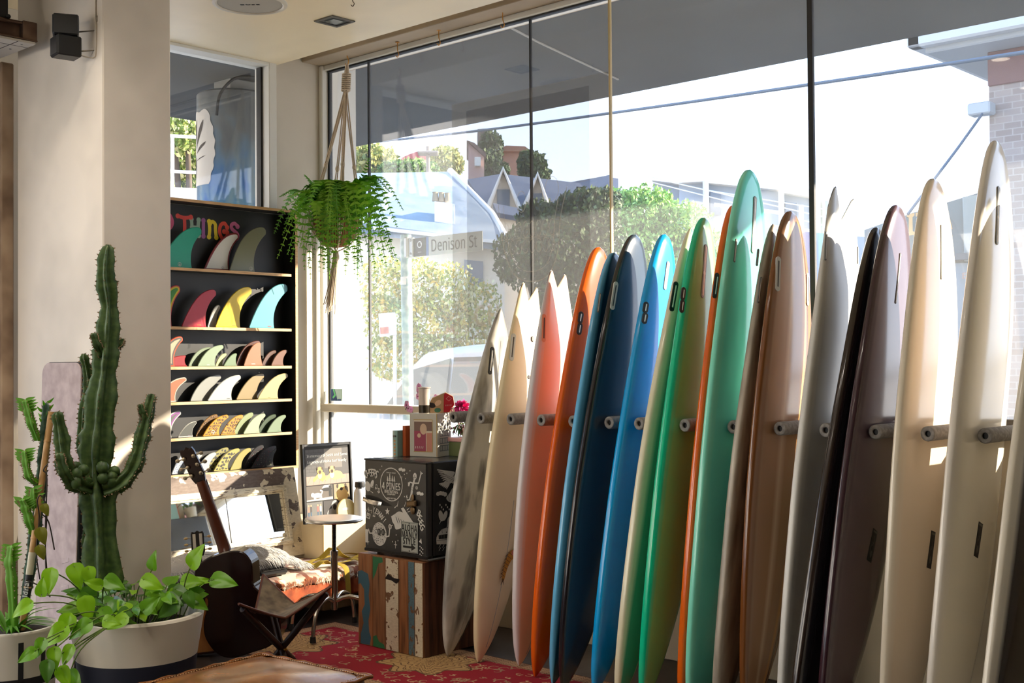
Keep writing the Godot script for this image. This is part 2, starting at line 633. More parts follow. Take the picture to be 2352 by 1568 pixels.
func board_thick(t: float, d: Dictionary) -> float:
	var s := board_shape(t, d)
	var k := 0.45 + 0.55 * sqrt(clampf(1.0 - pow(absf(t - 0.5) / 0.5, 2.4), 0.0, 1.0))
	if d.get("swallow", 0.0) > 0.0:
		k *= lerpf(1.0, 0.2, pow(clampf((t - 0.72) / 0.28, 0.0, 1.0), 1.5))
	return d.get("th", 0.066) * k * clampf(sqrt(s * 3.0), 0.12, 1.0)

var frame := Transform3D.IDENTITY

func pill(g: Geo, c: Vector3, w: float, h: float, d: float, tilt := 0.0) -> void:
	var pts: Array = []
	var r := w / 2.0
	for i in 24:
		var a := TAU * i / 24.0
		pts.append(Vector2(cos(a) * r, sin(a) * r + (h / 2.0 - r if sin(a) >= 0.0 else r - h / 2.0)))
	g.xf = frame * Transform3D(Basis(Vector3(0, 0, 1), tilt), c)
	g.prism(PackedVector2Array(pts), d, minf(d, w) * 0.2)
	g.xf = Transform3D.IDENTITY

func surfboard(d: Dictionary) -> Node3D:
	var N := Vector3(d.nx, 0.008, d.z)
	var E := Vector3(d.ex, d.ey, d.z)
	var up := (E - N).normalized()
	var side := up.cross(Vector3(0, 0, 1)).normalized()
	var ln := (E - N).length()
	var b := Node3D.new()
	b.name = numbered("surfboard")
	add_child(b, true)
	b.transform = Transform3D(Basis(side, up, Vector3(0, 0, 1)), N)
	tag(b, d.label, "surfboard", "surfboards standing in the rack by the shop window")
	var g := Geo.new()
	var rows: Array = []
	var nr := 110
	var na := 104 if d.has("swallow") else 52
	var face: Color = vivid(d.face)
	var rail: Color = vivid(d.rail)
	var base := 0
	for i in nr + 1:
		# rows closer together at the ends
		var t := 0.5 - 0.5 * cos(PI * (0.02 + 0.96 * i / nr)) if i > 0 and i < nr else float(i) / nr
		t = lerpf(t, float(i) / nr, 0.35)
		var w: float = maxf(d.hw * board_shape(t, d), 0.004)
		var h := board_thick(t, d)
		for k in na:
			var a := TAU * k / na
			var ca := cos(a)
			var sa := sin(a)
			var u := signf(ca) * pow(absf(ca), 0.8)
			var zz := signf(sa) * pow(absf(sa), 0.62) * h / 2.0
			var y := t * ln
			if d.get("swallow", 0.0) > 0.0 and t > 0.8:
				var au := absf(u)
				var top: float = ln - (d.swallow * (1.0 - au / 0.62) if au < 0.62 else d.swallow * 0.9 * pow((au - 0.62) / 0.38, 1.6))
				y = 0.8 * ln + (t - 0.8) / 0.2 * (top - 0.8 * ln)
			var c := face if absf(u) < d.get("rail_at", 0.86) and sa > 0.0 else rail
			if absf(absf(u) - d.get("rail_at", 0.86)) < 0.05 and sa > 0.0:
				c = face.lerp(rail, 0.5)
			if d.has("stripes") and sa > 0.0:
				for s in d.stripes:
					if absf(u - s[0]) < s[1]:
						c = s[2]
			if d.get("black_nose", false) and y < 0.5 and u * w > 0.01 + 0.33 * y:
				c = L(22, 22, 24)
			g.col = c
			g.p(Vector3(u * w, y, zz + board_rocker(t)), Vector2(float(k) / na, t))
	for i in nr:
		for k in na:
			var a := base + i * na + k
			var bb := base + i * na + (k + 1) % na
			g.f(a, bb + na, bb)
			g.f(a, a + na, bb + na)
	g.col = rail
	for e in [0, nr]:
		var c := g.p(Vector3(0, (g.V[base + e * na].y + g.V[base + e * na + na / 2].y) / 2.0, board_rocker(float(e) / nr)))
		if d.get("swallow", 0.0) > 0.0 and e == nr:
			g.V[c].y = ln - d.swallow
		for k in na:
			if e == 0:
				g.f(c, base + k, base + (k + 1) % na)
			else:
				g.f(c, base + e * na + (k + 1) % na, base + e * na + k)
	var m: StandardMaterial3D
	if d.has("tex"):
		m = d.tex
	else:
		m = mat("board_%s" % d.get("gloss", "satin"), Color.WHITE, 0.16 if d.get("gloss", "satin") == "gloss" else 0.34)
		m.clearcoat_enabled = true
		m.clearcoat = 0.5
		m.clearcoat_roughness = 0.08 if d.get("gloss", "satin") == "gloss" else 0.25
	obj("hull", g, m, b)
	var inv := b.transform.affine_inverse()
	for bx in d.get("boxes", []):
		var q: Vector3 = inv * (bx[0] as Vector3)
		var t := clampf(q.y / ln, 0.0, 1.0)
		var w: float = maxf(0.01, d.hw * board_shape(t, d))
		var uu := clampf(absf(q.x) / w, 0.0, 0.97)
		var zz := pow(sqrt(1.0 - pow(uu, 2.5)), 0.62) * board_thick(t, d) / 2.0 + board_rocker(t)
		var at := Vector3(q.x, q.y, zz)
		var hz := func(x: float, y: float) -> float:
			var tt := clampf(y / ln, 0.0, 1.0)
			var ww: float = maxf(0.01, d.hw * board_shape(tt, d))
			return pow(sqrt(1.0 - pow(clampf(absf(x) / ww, 0.0, 0.97), 2.5)), 0.62) * board_thick(tt, d) / 2.0 + board_rocker(tt)
		var hl: float = bx[2] * 0.5
		var ty := Vector3(0, 2.0 * hl, hz.call(q.x, q.y + hl) - hz.call(q.x, q.y - hl)).normalized()
		var tx := Vector3(0.03, 0, hz.call(q.x + 0.015, q.y) - hz.call(q.x - 0.015, q.y)).normalized()
		var tz := tx.cross(ty).normalized()
		at.z = (hz.call(q.x, q.y + hl * 0.7) + hz.call(q.x, q.y - hl * 0.7) + hz.call(q.x, q.y) * 2.0) / 4.0 - 0.0008
		frame = Transform3D(Basis(ty.cross(tz).normalized(), ty, tz), at)
		at = Vector3.ZERO
		var kind: String = bx[1]
		var hh: float = bx[2]
		var tl: float = bx[3] if bx.size() > 3 else 0.0
		var fb := Geo.new()
		if kind == "long":
			pill(fb, at, 0.026, hh, 0.008, tl)
			var o := obj("fin_box", fb, mat("box_rim_pale", C(150, 150, 142), 0.4), b)
			fb = Geo.new()
			pill(fb, at, 0.012, hh - 0.018, 0.010, tl)
			pill(fb, at + Vector3(0, -0.01, 0), 0.018, 0.022, 0.0102)
			obj("slot", fb, mat("slot_black", C(14, 14, 15), 0.5), o)
		elif kind == "slim":
			pill(fb, at, 0.012, hh, 0.007, tl)
			var o := obj("fin_box", fb, mat("box_grey", C(120, 120, 118), 0.4), b)
			fb = Geo.new()
			pill(fb, at, 0.006, hh - 0.01, 0.0085, tl)
			obj("slot", fb, mat("slot_black"), o)
		elif kind == "dual":
			pill(fb, at + Vector3(0, hh * 0.24, 0), 0.03, hh * 0.52, 0.008, tl)
			pill(fb, at - Vector3(0, hh * 0.24, 0), 0.03, hh * 0.52, 0.008, tl)
			var o := obj("fin_box", fb, mat("box_smoke", C(48, 44, 46), 0.4), b)
			fb = Geo.new()
			pill(fb, at + Vector3(0, hh * 0.24, 0), 0.008, hh * 0.34, 0.010, tl)
			pill(fb, at - Vector3(0, hh * 0.24, 0), 0.008, hh * 0.34, 0.010, tl)
			obj("slot", fb, mat("slot_black"), o)
		elif kind == "white" or kind == "black" or kind == "blush":
			pill(fb, at, 0.027, hh, 0.008, tl)
			var o := obj("fin_box", fb, mat("box_" + kind, {"white": C(205, 206, 200), "black": C(30, 30, 32), "blush": C(226, 170, 138)}[kind], 0.4), b)
			fb = Geo.new()
			pill(fb, at, 0.009, hh - 0.035, 0.010, tl)
			obj("slot", fb, mat("slot_grey", C(70, 70, 72), 0.5) if kind != "black" else mat("slot_black"), o)
		elif kind == "plug":
			pill(fb, at, 0.022, hh, 0.008, tl)
			obj("leash_plug", fb, mat("box_smoke", C(48, 44, 46), 0.4), b)
		elif kind == "label":
			fb.xf = frame
			fb.box(at + Vector3(0, 0, 0.0012), Vector3(0.04, hh, 0.0016), 0.0003, Basis(Vector3(0, 0, 1), tl))
			var o := obj("maker_label", fb, mat("label_black", C(30, 28, 27), 0.5), b)
			fb = Geo.new()
			fb.xf = frame * Transform3D(Basis(Vector3(0, 0, 1), tl), at)
			fb.z2 = 0.0024
			fb.col = L(96, 92, 88)
			fb.rect(Vector2(-0.017, hh * 0.40), Vector2(0.017, hh * 0.46))
			fb.ring(Vector2(0, -hh * 0.12), 0.012, 0.002, 0.03)
			fb.disc(Vector2(0, -hh * 0.27), 0.007, 0.015)
			fb.stroke([Vector2(-0.004, hh * 0.3), Vector2(0.006, hh * 0.12), Vector2(-0.005, -0.004)], 0.003)
			obj("label_print", fb, mat("ink", Color.WHITE, 0.6), o)
	if d.has("stringer"):
		var sg := Geo.new()
		var pts: Array = []
		for i in 41:
			var t := lerpf(d.stringer[2], d.stringer[3], i / 40.0)
			var x: float = d.hw * board_shape(t, d) * lerpf(d.stringer[0], d.stringer[1], i / 40.0)
			var uu := clampf(absf(x) / maxf(0.01, d.hw * board_shape(t, d)), 0.0, 0.97)
			pts.append(Vector3(x, t * ln, pow(sqrt(1.0 - pow(uu, 2.5)), 0.62) * board_thick(t, d) / 2.0 + board_rocker(t) - 0.001))
		sg.tube(pts, 0.0022, 6)
		obj("stringer", sg, mat("stringer", d.get("stringer_color", C(110, 104, 98)), 0.5), b)
	return b

func build_boards() -> void:
	var marble := mat("board_marble", Color.WHITE, 0.3)
	marble.albedo_texture = ntex(0.012, 61, [[0.0, C(110, 108, 106)], [0.38, C(186, 184, 180)], [0.55, C(226, 224, 220)], [1.0, C(236, 234, 230)]])
	marble.uv1_triplanar = true
	marble.uv1_scale = Vector3(2.4, 0.7, 2.4)
	marble.clearcoat_enabled = true
	marble.clearcoat = 0.4
	var smoke := mat("board_smoke", Color.WHITE, 0.3)
	smoke.albedo_texture = ntex(0.014, 64, [[0.0, C(96, 90, 82)], [0.45, C(176, 168, 156)], [1.0, C(232, 226, 214)]])
	smoke.uv1_triplanar = true
	smoke.uv1_scale = Vector3(3.0, 0.5, 3.0)
	smoke.clearcoat_enabled = true
	smoke.clearcoat = 0.4
	surfboard({"z": -4.445, "nx": 4.351, "ex": 4.75, "ey": 1.798, "hw": 0.18, "tp": 1.9, "tq": 0.8, "face": L(228, 226, 222), "rail": L(232, 230, 224), "tex": marble, "black_nose": true,
		"boxes": [[Vector3(4.620, 1.516, -4.420), "black", 0.15, -0.04]], "stringer": [0.34, -0.1, 0.06, 0.9], "stringer_color": C(150, 146, 142),
		"label": "grey marbled white surfboard with a black nose corner beside the black fridge"})
	surfboard({"z": -4.236, "nx": 4.36, "ex": 4.757, "ey": 1.915, "hw": 0.17, "swallow": 0.09, "tw": 0.48, "face": L(230, 208, 172), "rail": L(234, 216, 176),
		"boxes": [[Vector3(4.568, 1.584, -4.210), "white", 0.145, -0.05], [Vector3(4.723, 1.627, -4.210), "plug", 0.03], [Vector3(4.670, 1.429, -4.210), "plug", 0.02]], "stringer": [0.25, 0.1, 0.04, 0.42], "stringer_color": C(196, 160, 112),
		"label": "cream swallow-tail surfboard with an orange prawn drawing low on its face"})
	surfboard({"z": -4.036, "nx": 4.445, "ex": 4.752, "ey": 1.97, "hw": 0.182, "swallow": 0.085, "tw": 0.46, "face": Color(0.86, 0.56, 0.38), "rail": L(226, 220, 222), "rail_at": 0.78,
		"boxes": [[Vector3(4.588, 1.677, -4.010), "blush", 0.145, -0.02]], "stringer": [0.5, 0.1, 0.03, 0.3], "stringer_color": C(90, 60, 60),
		"label": "peach surfboard with pale white rails and a deeply notched fish tail"})
	surfboard({"z": -3.833, "nx": 4.336, "ex": 4.839, "ey": 2.089, "hw": 0.178, "face": L(176, 70, 12), "rail": L(200, 84, 14), "gloss": "gloss",
		"boxes": [[Vector3(4.616, 1.696, -3.810), "dual", 0.12, -0.08]],
		"label": "burnt orange rounded surfboard between the peach board and the steel blue board"})
	surfboard({"th": 0.055, "z": -3.672, "nx": 4.28, "ex": 4.755, "ey": 2.045, "hw": 0.168, "face": L(18, 72, 104), "rail": L(92, 164, 204), "gloss": "gloss", "rail_at": 0.8,
		"boxes": [[Vector3(4.582, 1.789, -3.640), "slim", 0.1, -0.1]],
		"label": "dark teal surfboard with pale steel blue rail tucked behind the black-railed board"})
	surfboard({"th": 0.055, "z": -3.582, "nx": 4.246, "ex": 4.809, "ey": 2.131, "hw": 0.198, "face": L(52, 66, 78), "rail": L(34, 32, 34), "gloss": "gloss",
		"boxes": [[Vector3(4.582, 1.820, -3.545), "white", 0.145, -0.1]],
		"label": "slate grey surfboard with black rails and a white fin box"})
	surfboard({"z": -3.427, "nx": 4.282, "ex": 4.843, "ey": 2.123, "hw": 0.168, "face": L(4, 118, 192), "rail": L(10, 150, 214), "gloss": "gloss",
		"boxes": [[Vector3(4.609, 1.733, -3.400), "dual", 0.11, -0.1], [Vector3(4.787, 1.917, -3.400), "long", 0.15, -0.1]],
		"label": "bright sky blue surfboard with two dark fin boxes"})
	surfboard({"z": -3.265, "nx": 4.243, "ex": 4.825, "ey": 2.14, "hw": 0.166, "tp": 2.0, "tq": 0.65, "face": L(92, 156, 126), "rail": L(214, 208, 178), "gloss": "gloss", "rail_at": 0.72,
		"boxes": [[Vector3(4.622, 1.804, -3.240), "black", 0.15, -0.12]],
		"label": "sage green surfboard with a cream rail, between the sky blue and emerald boards"})
	surfboard({"z": -3.160, "nx": 4.283, "ex": 4.783, "ey": 2.176, "hw": 0.168, "face": L(120, 172, 112), "rail": L(6, 172, 128), "gloss": "gloss", "rail_at": 0.84,
		"boxes": [[Vector3(4.539, 1.781, -3.130), "dual", 0.12, -0.05], [Vector3(4.705, 1.919, -3.130), "long", 0.26, -0.03]],
		"label": "light green surfboard with emerald rails and a long fin box"})
	surfboard({"z": -3.015, "nx": 4.37, "ex": 4.815, "ey": 2.225, "hw": 0.166, "face": L(190, 78, 12), "rail": L(226, 98, 14), "gloss": "gloss",
		"boxes": [[Vector3(4.590, 1.841, -2.990), "black", 0.12, -0.1]],
		"label": "bright orange surfboard seen mostly as a rail behind the tall mint longboard"})
	surfboard({"z": -2.910, "nx": 4.317, "ex": 4.781, "ey": 2.372, "hw": 0.207, "face": Color(0.22, 0.95, 0.80), "rail": L(128, 220, 194), "gloss": "gloss", "nq": 0.5,
		"boxes": [[Vector3(4.573, 1.988, -2.885), "slim", 0.11, -0.08], [Vector3(4.734, 2.115, -2.885), "long", 0.27, -0.04]],
		"label": "tall mint green longboard rising above its neighbours in mid rack"})
	surfboard({"z": -2.773, "nx": 4.27, "ex": 4.745, "ey": 2.11, "hw": 0.165, "tp": 2.0, "tq": 0.65, "face": L(200, 190, 178), "rail": L(236, 230, 220), "tex": smoke,
		"boxes": [[Vector3(4.565, 1.809, -2.745), "slim", 0.12, -0.1], [Vector3(4.568, 1.950, -2.745), "slim", 0.08, -0.1]],
		"label": "smoky grey marbled surfboard between the mint longboard and the brown striped board"})
	surfboard({"z": -2.683, "nx": 4.363, "ex": 4.744, "ey": 2.160, "hw": 0.218, "face": L(150, 114, 84), "rail": L(112, 64, 26), "gloss": "gloss", "rail_at": 0.9, "tp": 2.2,
		"stripes": [[-0.5, 0.03, L(190, 140, 96)], [-0.16, 0.025, L(206, 172, 138)], [0.24, 0.05, L(92, 66, 48)], [0.44, 0.03, L(206, 150, 90)], [0.62, 0.04, L(92, 62, 40)]],
		"boxes": [[Vector3(4.557, 1.873, -2.655), "white", 0.155, -0.08], [Vector3(4.796, 1.816, -2.655), "white", 0.15, -0.02]],
		"label": "brown surfboard with long wood-toned stripes and two white fin boxes"})
	surfboard({"z": -2.489, "nx": 4.31, "ex": 4.862, "ey": 2.235, "hw": 0.205, "swallow": 0.13, "tw": 0.62, "face": L(206, 206, 202), "rail": L(222, 220, 214),
		"boxes": [[Vector3(4.638, 1.984, -2.460), "slim", 0.13, -0.04], [Vector3(4.914, 1.961, -2.460), "slim", 0.08, 0.0]],
		"label": "pale grey swallow-tail surfboard with two pointed tail tips"})
	surfboard({"z": -2.341, "nx": 4.108, "ex": 4.872, "ey": 2.07, "hw": 0.166, "face": L(52, 56, 60), "rail": L(44, 32, 24), "gloss": "gloss",
		"label": "near-black surfboard with a bronze glint on its rail"})
	surfboard({"z": -2.256, "nx": 4.196, "ex": 4.889, "ey": 2.157, "hw": 0.217, "face": L(96, 78, 84), "rail": L(58, 34, 42), "gloss": "gloss", "rail_at": 0.88,
		"boxes": [[Vector3(4.769, 1.841, -2.225), "slim", 0.23, -0.06], [Vector3(4.479, 0.774, -2.225), "label", 0.13, -0.12]],
		"label": "dark maroon surfboard with a grey-mauve face next to the cream longboard"})
	surfboard({"z": -2.065, "nx": 4.386, "ex": 4.820, "ey": 2.243, "hw": 0.25, "face": L(232, 214, 188), "rail": L(234, 222, 200), "gloss": "gloss", "nq": 0.5, "tp": 2.3,
		"boxes": [[Vector3(4.759, 1.936, -2.035), "slim", 0.23, -0.0], [Vector3(4.590, 0.763, -2.035), "label", 0.145, -0.1]],
		"label": "cream longboard with a black label low down, second tall board from the right"})
	surfboard({"z": -1.833, "nx": 4.229, "ex": 4.881, "ey": 2.375, "hw": 0.234, "face": L(230, 222, 204), "rail": L(238, 230, 218), "gloss": "gloss", "nq": 0.5, "tp": 2.3,
		"boxes": [[Vector3(4.749, 2.062, -1.785), "long", 0.245, -0.02], [Vector3(4.474, 0.836, -1.785), "label", 0.13, -0.1]],
		"label": "tallest ivory longboard at the right with a long black fin slot"})
	surfboard({"z": -1.62, "nx": 4.15, "ex": 4.99, "ey": 2.2, "hw": 0.24, "face": L(34, 28, 30), "rail": L(228, 220, 204), "gloss": "gloss", "rail_at": 0.8, "nq": 0.5,
		"label": "black-faced board with an ivory rail at the right edge of the photo"})
	surfboard({"z": -1.40, "nx": 4.25, "ex": 4.95, "ey": 2.1, "hw": 0.25, "face": L(228, 224, 214), "rail": L(228, 224, 214), "gloss": "gloss",
		"label": "ivory surfboard beyond the right edge of the photo, next to the black-faced one"})
	surfboard({"z": -1.19, "nx": 4.25, "ex": 4.95, "ey": 2.15, "hw": 0.25, "face": L(120, 150, 170), "rail": L(228, 224, 214), "gloss": "gloss",
		"label": "blue grey surfboard beyond the right edge of the photo, last in the rack"})
	# prawn drawing on the cream board
	var cream := get_node("surfboard_001") as Node3D
	var g := Geo.new()
	var at: Vector3 = cream.transform.affine_inverse() * (Vector3(4.502, 0.499, -4.205) as Vector3)
	g.xf = Transform3D(Basis.IDENTITY, Vector3(at.x, at.y, 0.0345))
	g.col = L(196, 128, 40)
	g.stroke(curve([Vector2(0.02, 0.04), Vector2(0.0, 0.02), Vector2(-0.02, -0.03), Vector2(-0.028, -0.09)]), 0.05, 0.02)
	g.col = L(92, 62, 30)
	for i in 7:
		var y := 0.035 - i * 0.018
		g.stroke([Vector2(0.02 - i * 0.007, y), Vector2(-0.012 - i * 0.006, y + 0.012)], 0.003)
		g.stroke([Vector2(-0.02 - i * 0.003, y), Vector2(-0.034 - i * 0.003, y - 0.012)], 0.004, 0.001)
	g.stroke([Vector2(-0.028, -0.09), Vector2(-0.04, -0.12)], 0.012, 0.001)
	g.stroke([Vector2(-0.028, -0.09), Vector2(-0.02, -0.118)], 0.010, 0.001)
	g.col = L(92, 140, 76)
	g.stroke(curve([Vector2(0.02, 0.05), Vector2(0.03, 0.085), Vector2(0.034, 0.12)]), 0.014, 0.003)
	g.col = L(214, 130, 110)
	g.disc(Vector2(0.022, 0.048), 0.014)
	obj("prawn_drawing", g, mat("ink", Color.WHITE, 0.6), cream)
	# rack: rail with foam-covered pegs
	var rack := thing("board_rack", "horizontal surfboard rack of grey foam-covered pegs along the shop window", "rack", Vector3(5.0, 0, -3.0))
	g = Geo.new()
	g.box(Vector3(0.02, 1.222, 0.1), Vector3(0.04, 0.07, 3.7), 0.004)
	obj("rail", g, mat("rack_rail", C(70, 66, 62), 0.6), rack)
	var foam := textured("foam_grey", ntex(0.05, 71, [[0.0, C(120, 116, 112)], [1.0, C(178, 172, 166)]]), 3.0, 0.9)
	for z in [-4.547, -4.344, -4.137, -3.934, -3.732, -3.513, -3.34, -3.089, -2.841, -2.615, -2.405, -2.192, -1.98, -1.762]:
		g = Geo.new()
		var rows: Array = []
		for e in [[0.013, 0.012], [0.013, 0.0], [0.025, 0.0], [0.029, 0.004], [0.029, 0.55]]:
			var row: Array = []
			for k in 20:
				var a := TAU * k / 20.0
				row.append(Vector3(-0.55 + e[1], 1.222 + cos(a) * e[0], z + 3.0 + sin(a) * e[0]))
			rows.append(row)
		g.grid(rows, true)
		var pg := obj("peg", g, foam, rack)
		g = Geo.new()
		g.tube([Vector3(-0.535, 1.222, z + 3.0), Vector3(0.0, 1.222, z + 3.0)], 0.0128, 14)
		obj("core", g, mat("peg_core", C(30, 28, 27), 0.5), pg)

# outline of a surfboard fin between its base and its tip
func fin_outline(a: Vector2, b: Vector2, tip: Vector2, lean: float) -> PackedVector2Array:
	var h := tip.y - a.y
	var r := h * 0.07
	var out: Array = []
	var c1 := Vector2(lerpf(a.x, tip.x, lean), a.y + h * 0.98)
	var e1 := Vector2(tip.x - r * 1.6, tip.y)
	for i in 15:
		var t := i / 14.0
		out.append(a * (1 - t) * (1 - t) + c1 * 2 * t * (1 - t) + e1 * t * t)
	var e2 := Vector2(tip.x - r * 0.2, tip.y - r * 2.2)
	for i in range(1, 6):
		var t := i / 6.0
		var c := Vector2(tip.x + r * 0.35, tip.y - r * 0.1)
		out.append(e1 * (1 - t) * (1 - t) + c * 2 * t * (1 - t) + e2 * t * t)
	var c2 := Vector2(b.x - (b.x - a.x) * 0.12, a.y + h * 0.5)
	for i in 13:
		var t := i / 12.0
		out.append(e2 * (1 - t) * (1 - t) + c2 * 2 * t * (1 - t) + b * t * t)
	return PackedVector2Array(out)

func inset(p: PackedVector2Array, d: float) -> PackedVector2Array:
	var r := Geometry2D.offset_polygon(p, -d)
	var best := PackedVector2Array()
	for q in r:
		if q.size() > best.size():
			best = q
	return best

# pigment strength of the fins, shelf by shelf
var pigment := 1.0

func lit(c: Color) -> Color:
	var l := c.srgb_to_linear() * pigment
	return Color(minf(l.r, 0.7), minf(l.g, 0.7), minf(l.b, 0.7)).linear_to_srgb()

func fin(label: String, a: Vector3, b: Vector3, tip: Vector3, y: float, z: float, c: Color, o := {}) -> Node3D:
	var t := thing("surfboard_fin", label, "fin", Vector3((a.x + b.x) / 2.0, y, z), 0.0, o.get("group", "surfboard fins on the black rack"))
	var k := (a.x + b.x) / 2.0
	var ol := fin_outline(Vector2(a.x - k, 0), Vector2(b.x - k, 0), Vector2(tip.x - k, tip.y - y), o.get("lean", 0.42))
	var g := Geo.new()
	g.prism(ol, 0.008, 0.003)
	g.col = Color.WHITE
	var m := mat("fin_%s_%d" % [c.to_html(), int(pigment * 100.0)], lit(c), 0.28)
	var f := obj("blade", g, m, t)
	f.rotation.x = -0.05
	if not o.has("notab"):
		g = Geo.new()
		g.box(Vector3(0, 0.004, 0), Vector3((b.x - a.x) * 0.96, 0.007, 0.014), 0.001)
		obj("base_tab", g, m, t)
	var ink := mat("ink", Color.WHITE, 0.6)
	if o.has("inner"):
		g = Geo.new()
		g.z2 = 0.0046
		g.col = lit(o.inner).srgb_to_linear()
		var ip := inset(ol, o.get("rim", 0.01))
		if ip.size() > 3:
			g.fill(ip)
		if o.has("inner2"):
			g.z2 = 0.005
			g.col = lit(o.inner2).srgb_to_linear()
			ip = inset(ol, o.get("rim", 0.01) * 2.2)
			if ip.size() > 3:
				g.fill(ip)
		obj("inner_panel", g, ink, f)
	if o.has("spots"):
		g = Geo.new()
		g.z2 = 0.0047
		var safe := inset(ol, 0.006)
		var bb := Rect2(ol[0], Vector2.ZERO)
		for v in ol:
			bb = bb.expand(v)
		var step: float = o.get("step", 0.017)
		var ny := int(bb.size.y / step) + 1
		for iy in ny:
			for ix in int(bb.size.x / step) + 1:
				var pt := bb.position + Vector2((ix + 0.5 * (iy % 2)) * step + R(-0.003, 0.003), (iy + 0.5) * step + R(-0.003, 0.003))
				if Geometry2D.is_point_in_polygon(pt, safe):
					var cols: Array = o.spots
					g.col = lit(cols[rng.randi() % cols.size()]).srgb_to_linear()
					if o.get("leopard", false):
						for w in 3:
							var an := R(0, TAU)
							g.stroke([pt + Vector2(cos(an), sin(an)) * 0.0052, pt + Vector2(cos(an + 1.0), sin(an + 1.0)) * 0.0055, pt + Vector2(cos(an + 1.9), sin(an + 1.9)) * 0.0052], 0.003)
						g.col = L(150, 92, 24)
						g.disc(pt, 0.0032, 0.0, 7)
					elif o.has("camo"):
						var bl: Array = []
						for w in 9:
							var an := TAU * w / 9.0
							bl.append(pt + Vector2(cos(an), sin(an)) * R(0.004, 0.012))
						var cl := Geometry2D.intersect_polygons(PackedVector2Array(bl), safe)
						if cl.size():
							g.fill(cl[0])
					else:
						g.disc(pt, R(0.001, 0.003), 0.0, 7)
		if g.V.size():
			obj("pattern", g, ink, f)
	if o.has("mark"):
		# a little round or lettered maker's mark near the base
		g = Geo.new()
		g.z2 = 0.0049
		g.col = (o.markc if o.has("markc") else C(225, 225, 220)).srgb_to_linear()
		var s: float = o.get("ms", 0.011)
		var at := Vector2(lerpf(a.x, b.x, o.mark) - k, s * 1.9)
		if o.get("word", false):
			for i in 5:
				g.stroke([at + Vector2(s * (i - 2) * 0.8, -0.3 * s), at + Vector2(s * (i - 2) * 0.8 + 0.1 * s, 0.35 * s)], s * 0.3)
				g.stroke([at + Vector2(s * (i - 2) * 0.8, -0.3 * s), at + Vector2(s * (i - 2) * 0.8 + 0.5 * s, -0.3 * s)], s * 0.25)
		else:
			g.ring(at, s, s * 0.16)
			g.stroke([at + Vector2(0, s * 0.6), at - Vector2(0, s * 0.6)], s * 0.16)
			g.stroke([at + Vector2(-s * 0.45, 0), at + Vector2(-s * 0.3, -s * 0.45), at + Vector2(0, -s * 0.6), at + Vector2(s * 0.3, -s * 0.45), at + Vector2(s * 0.45, 0)], s * 0.16)
		obj("maker_mark", g, ink, f)
	return t

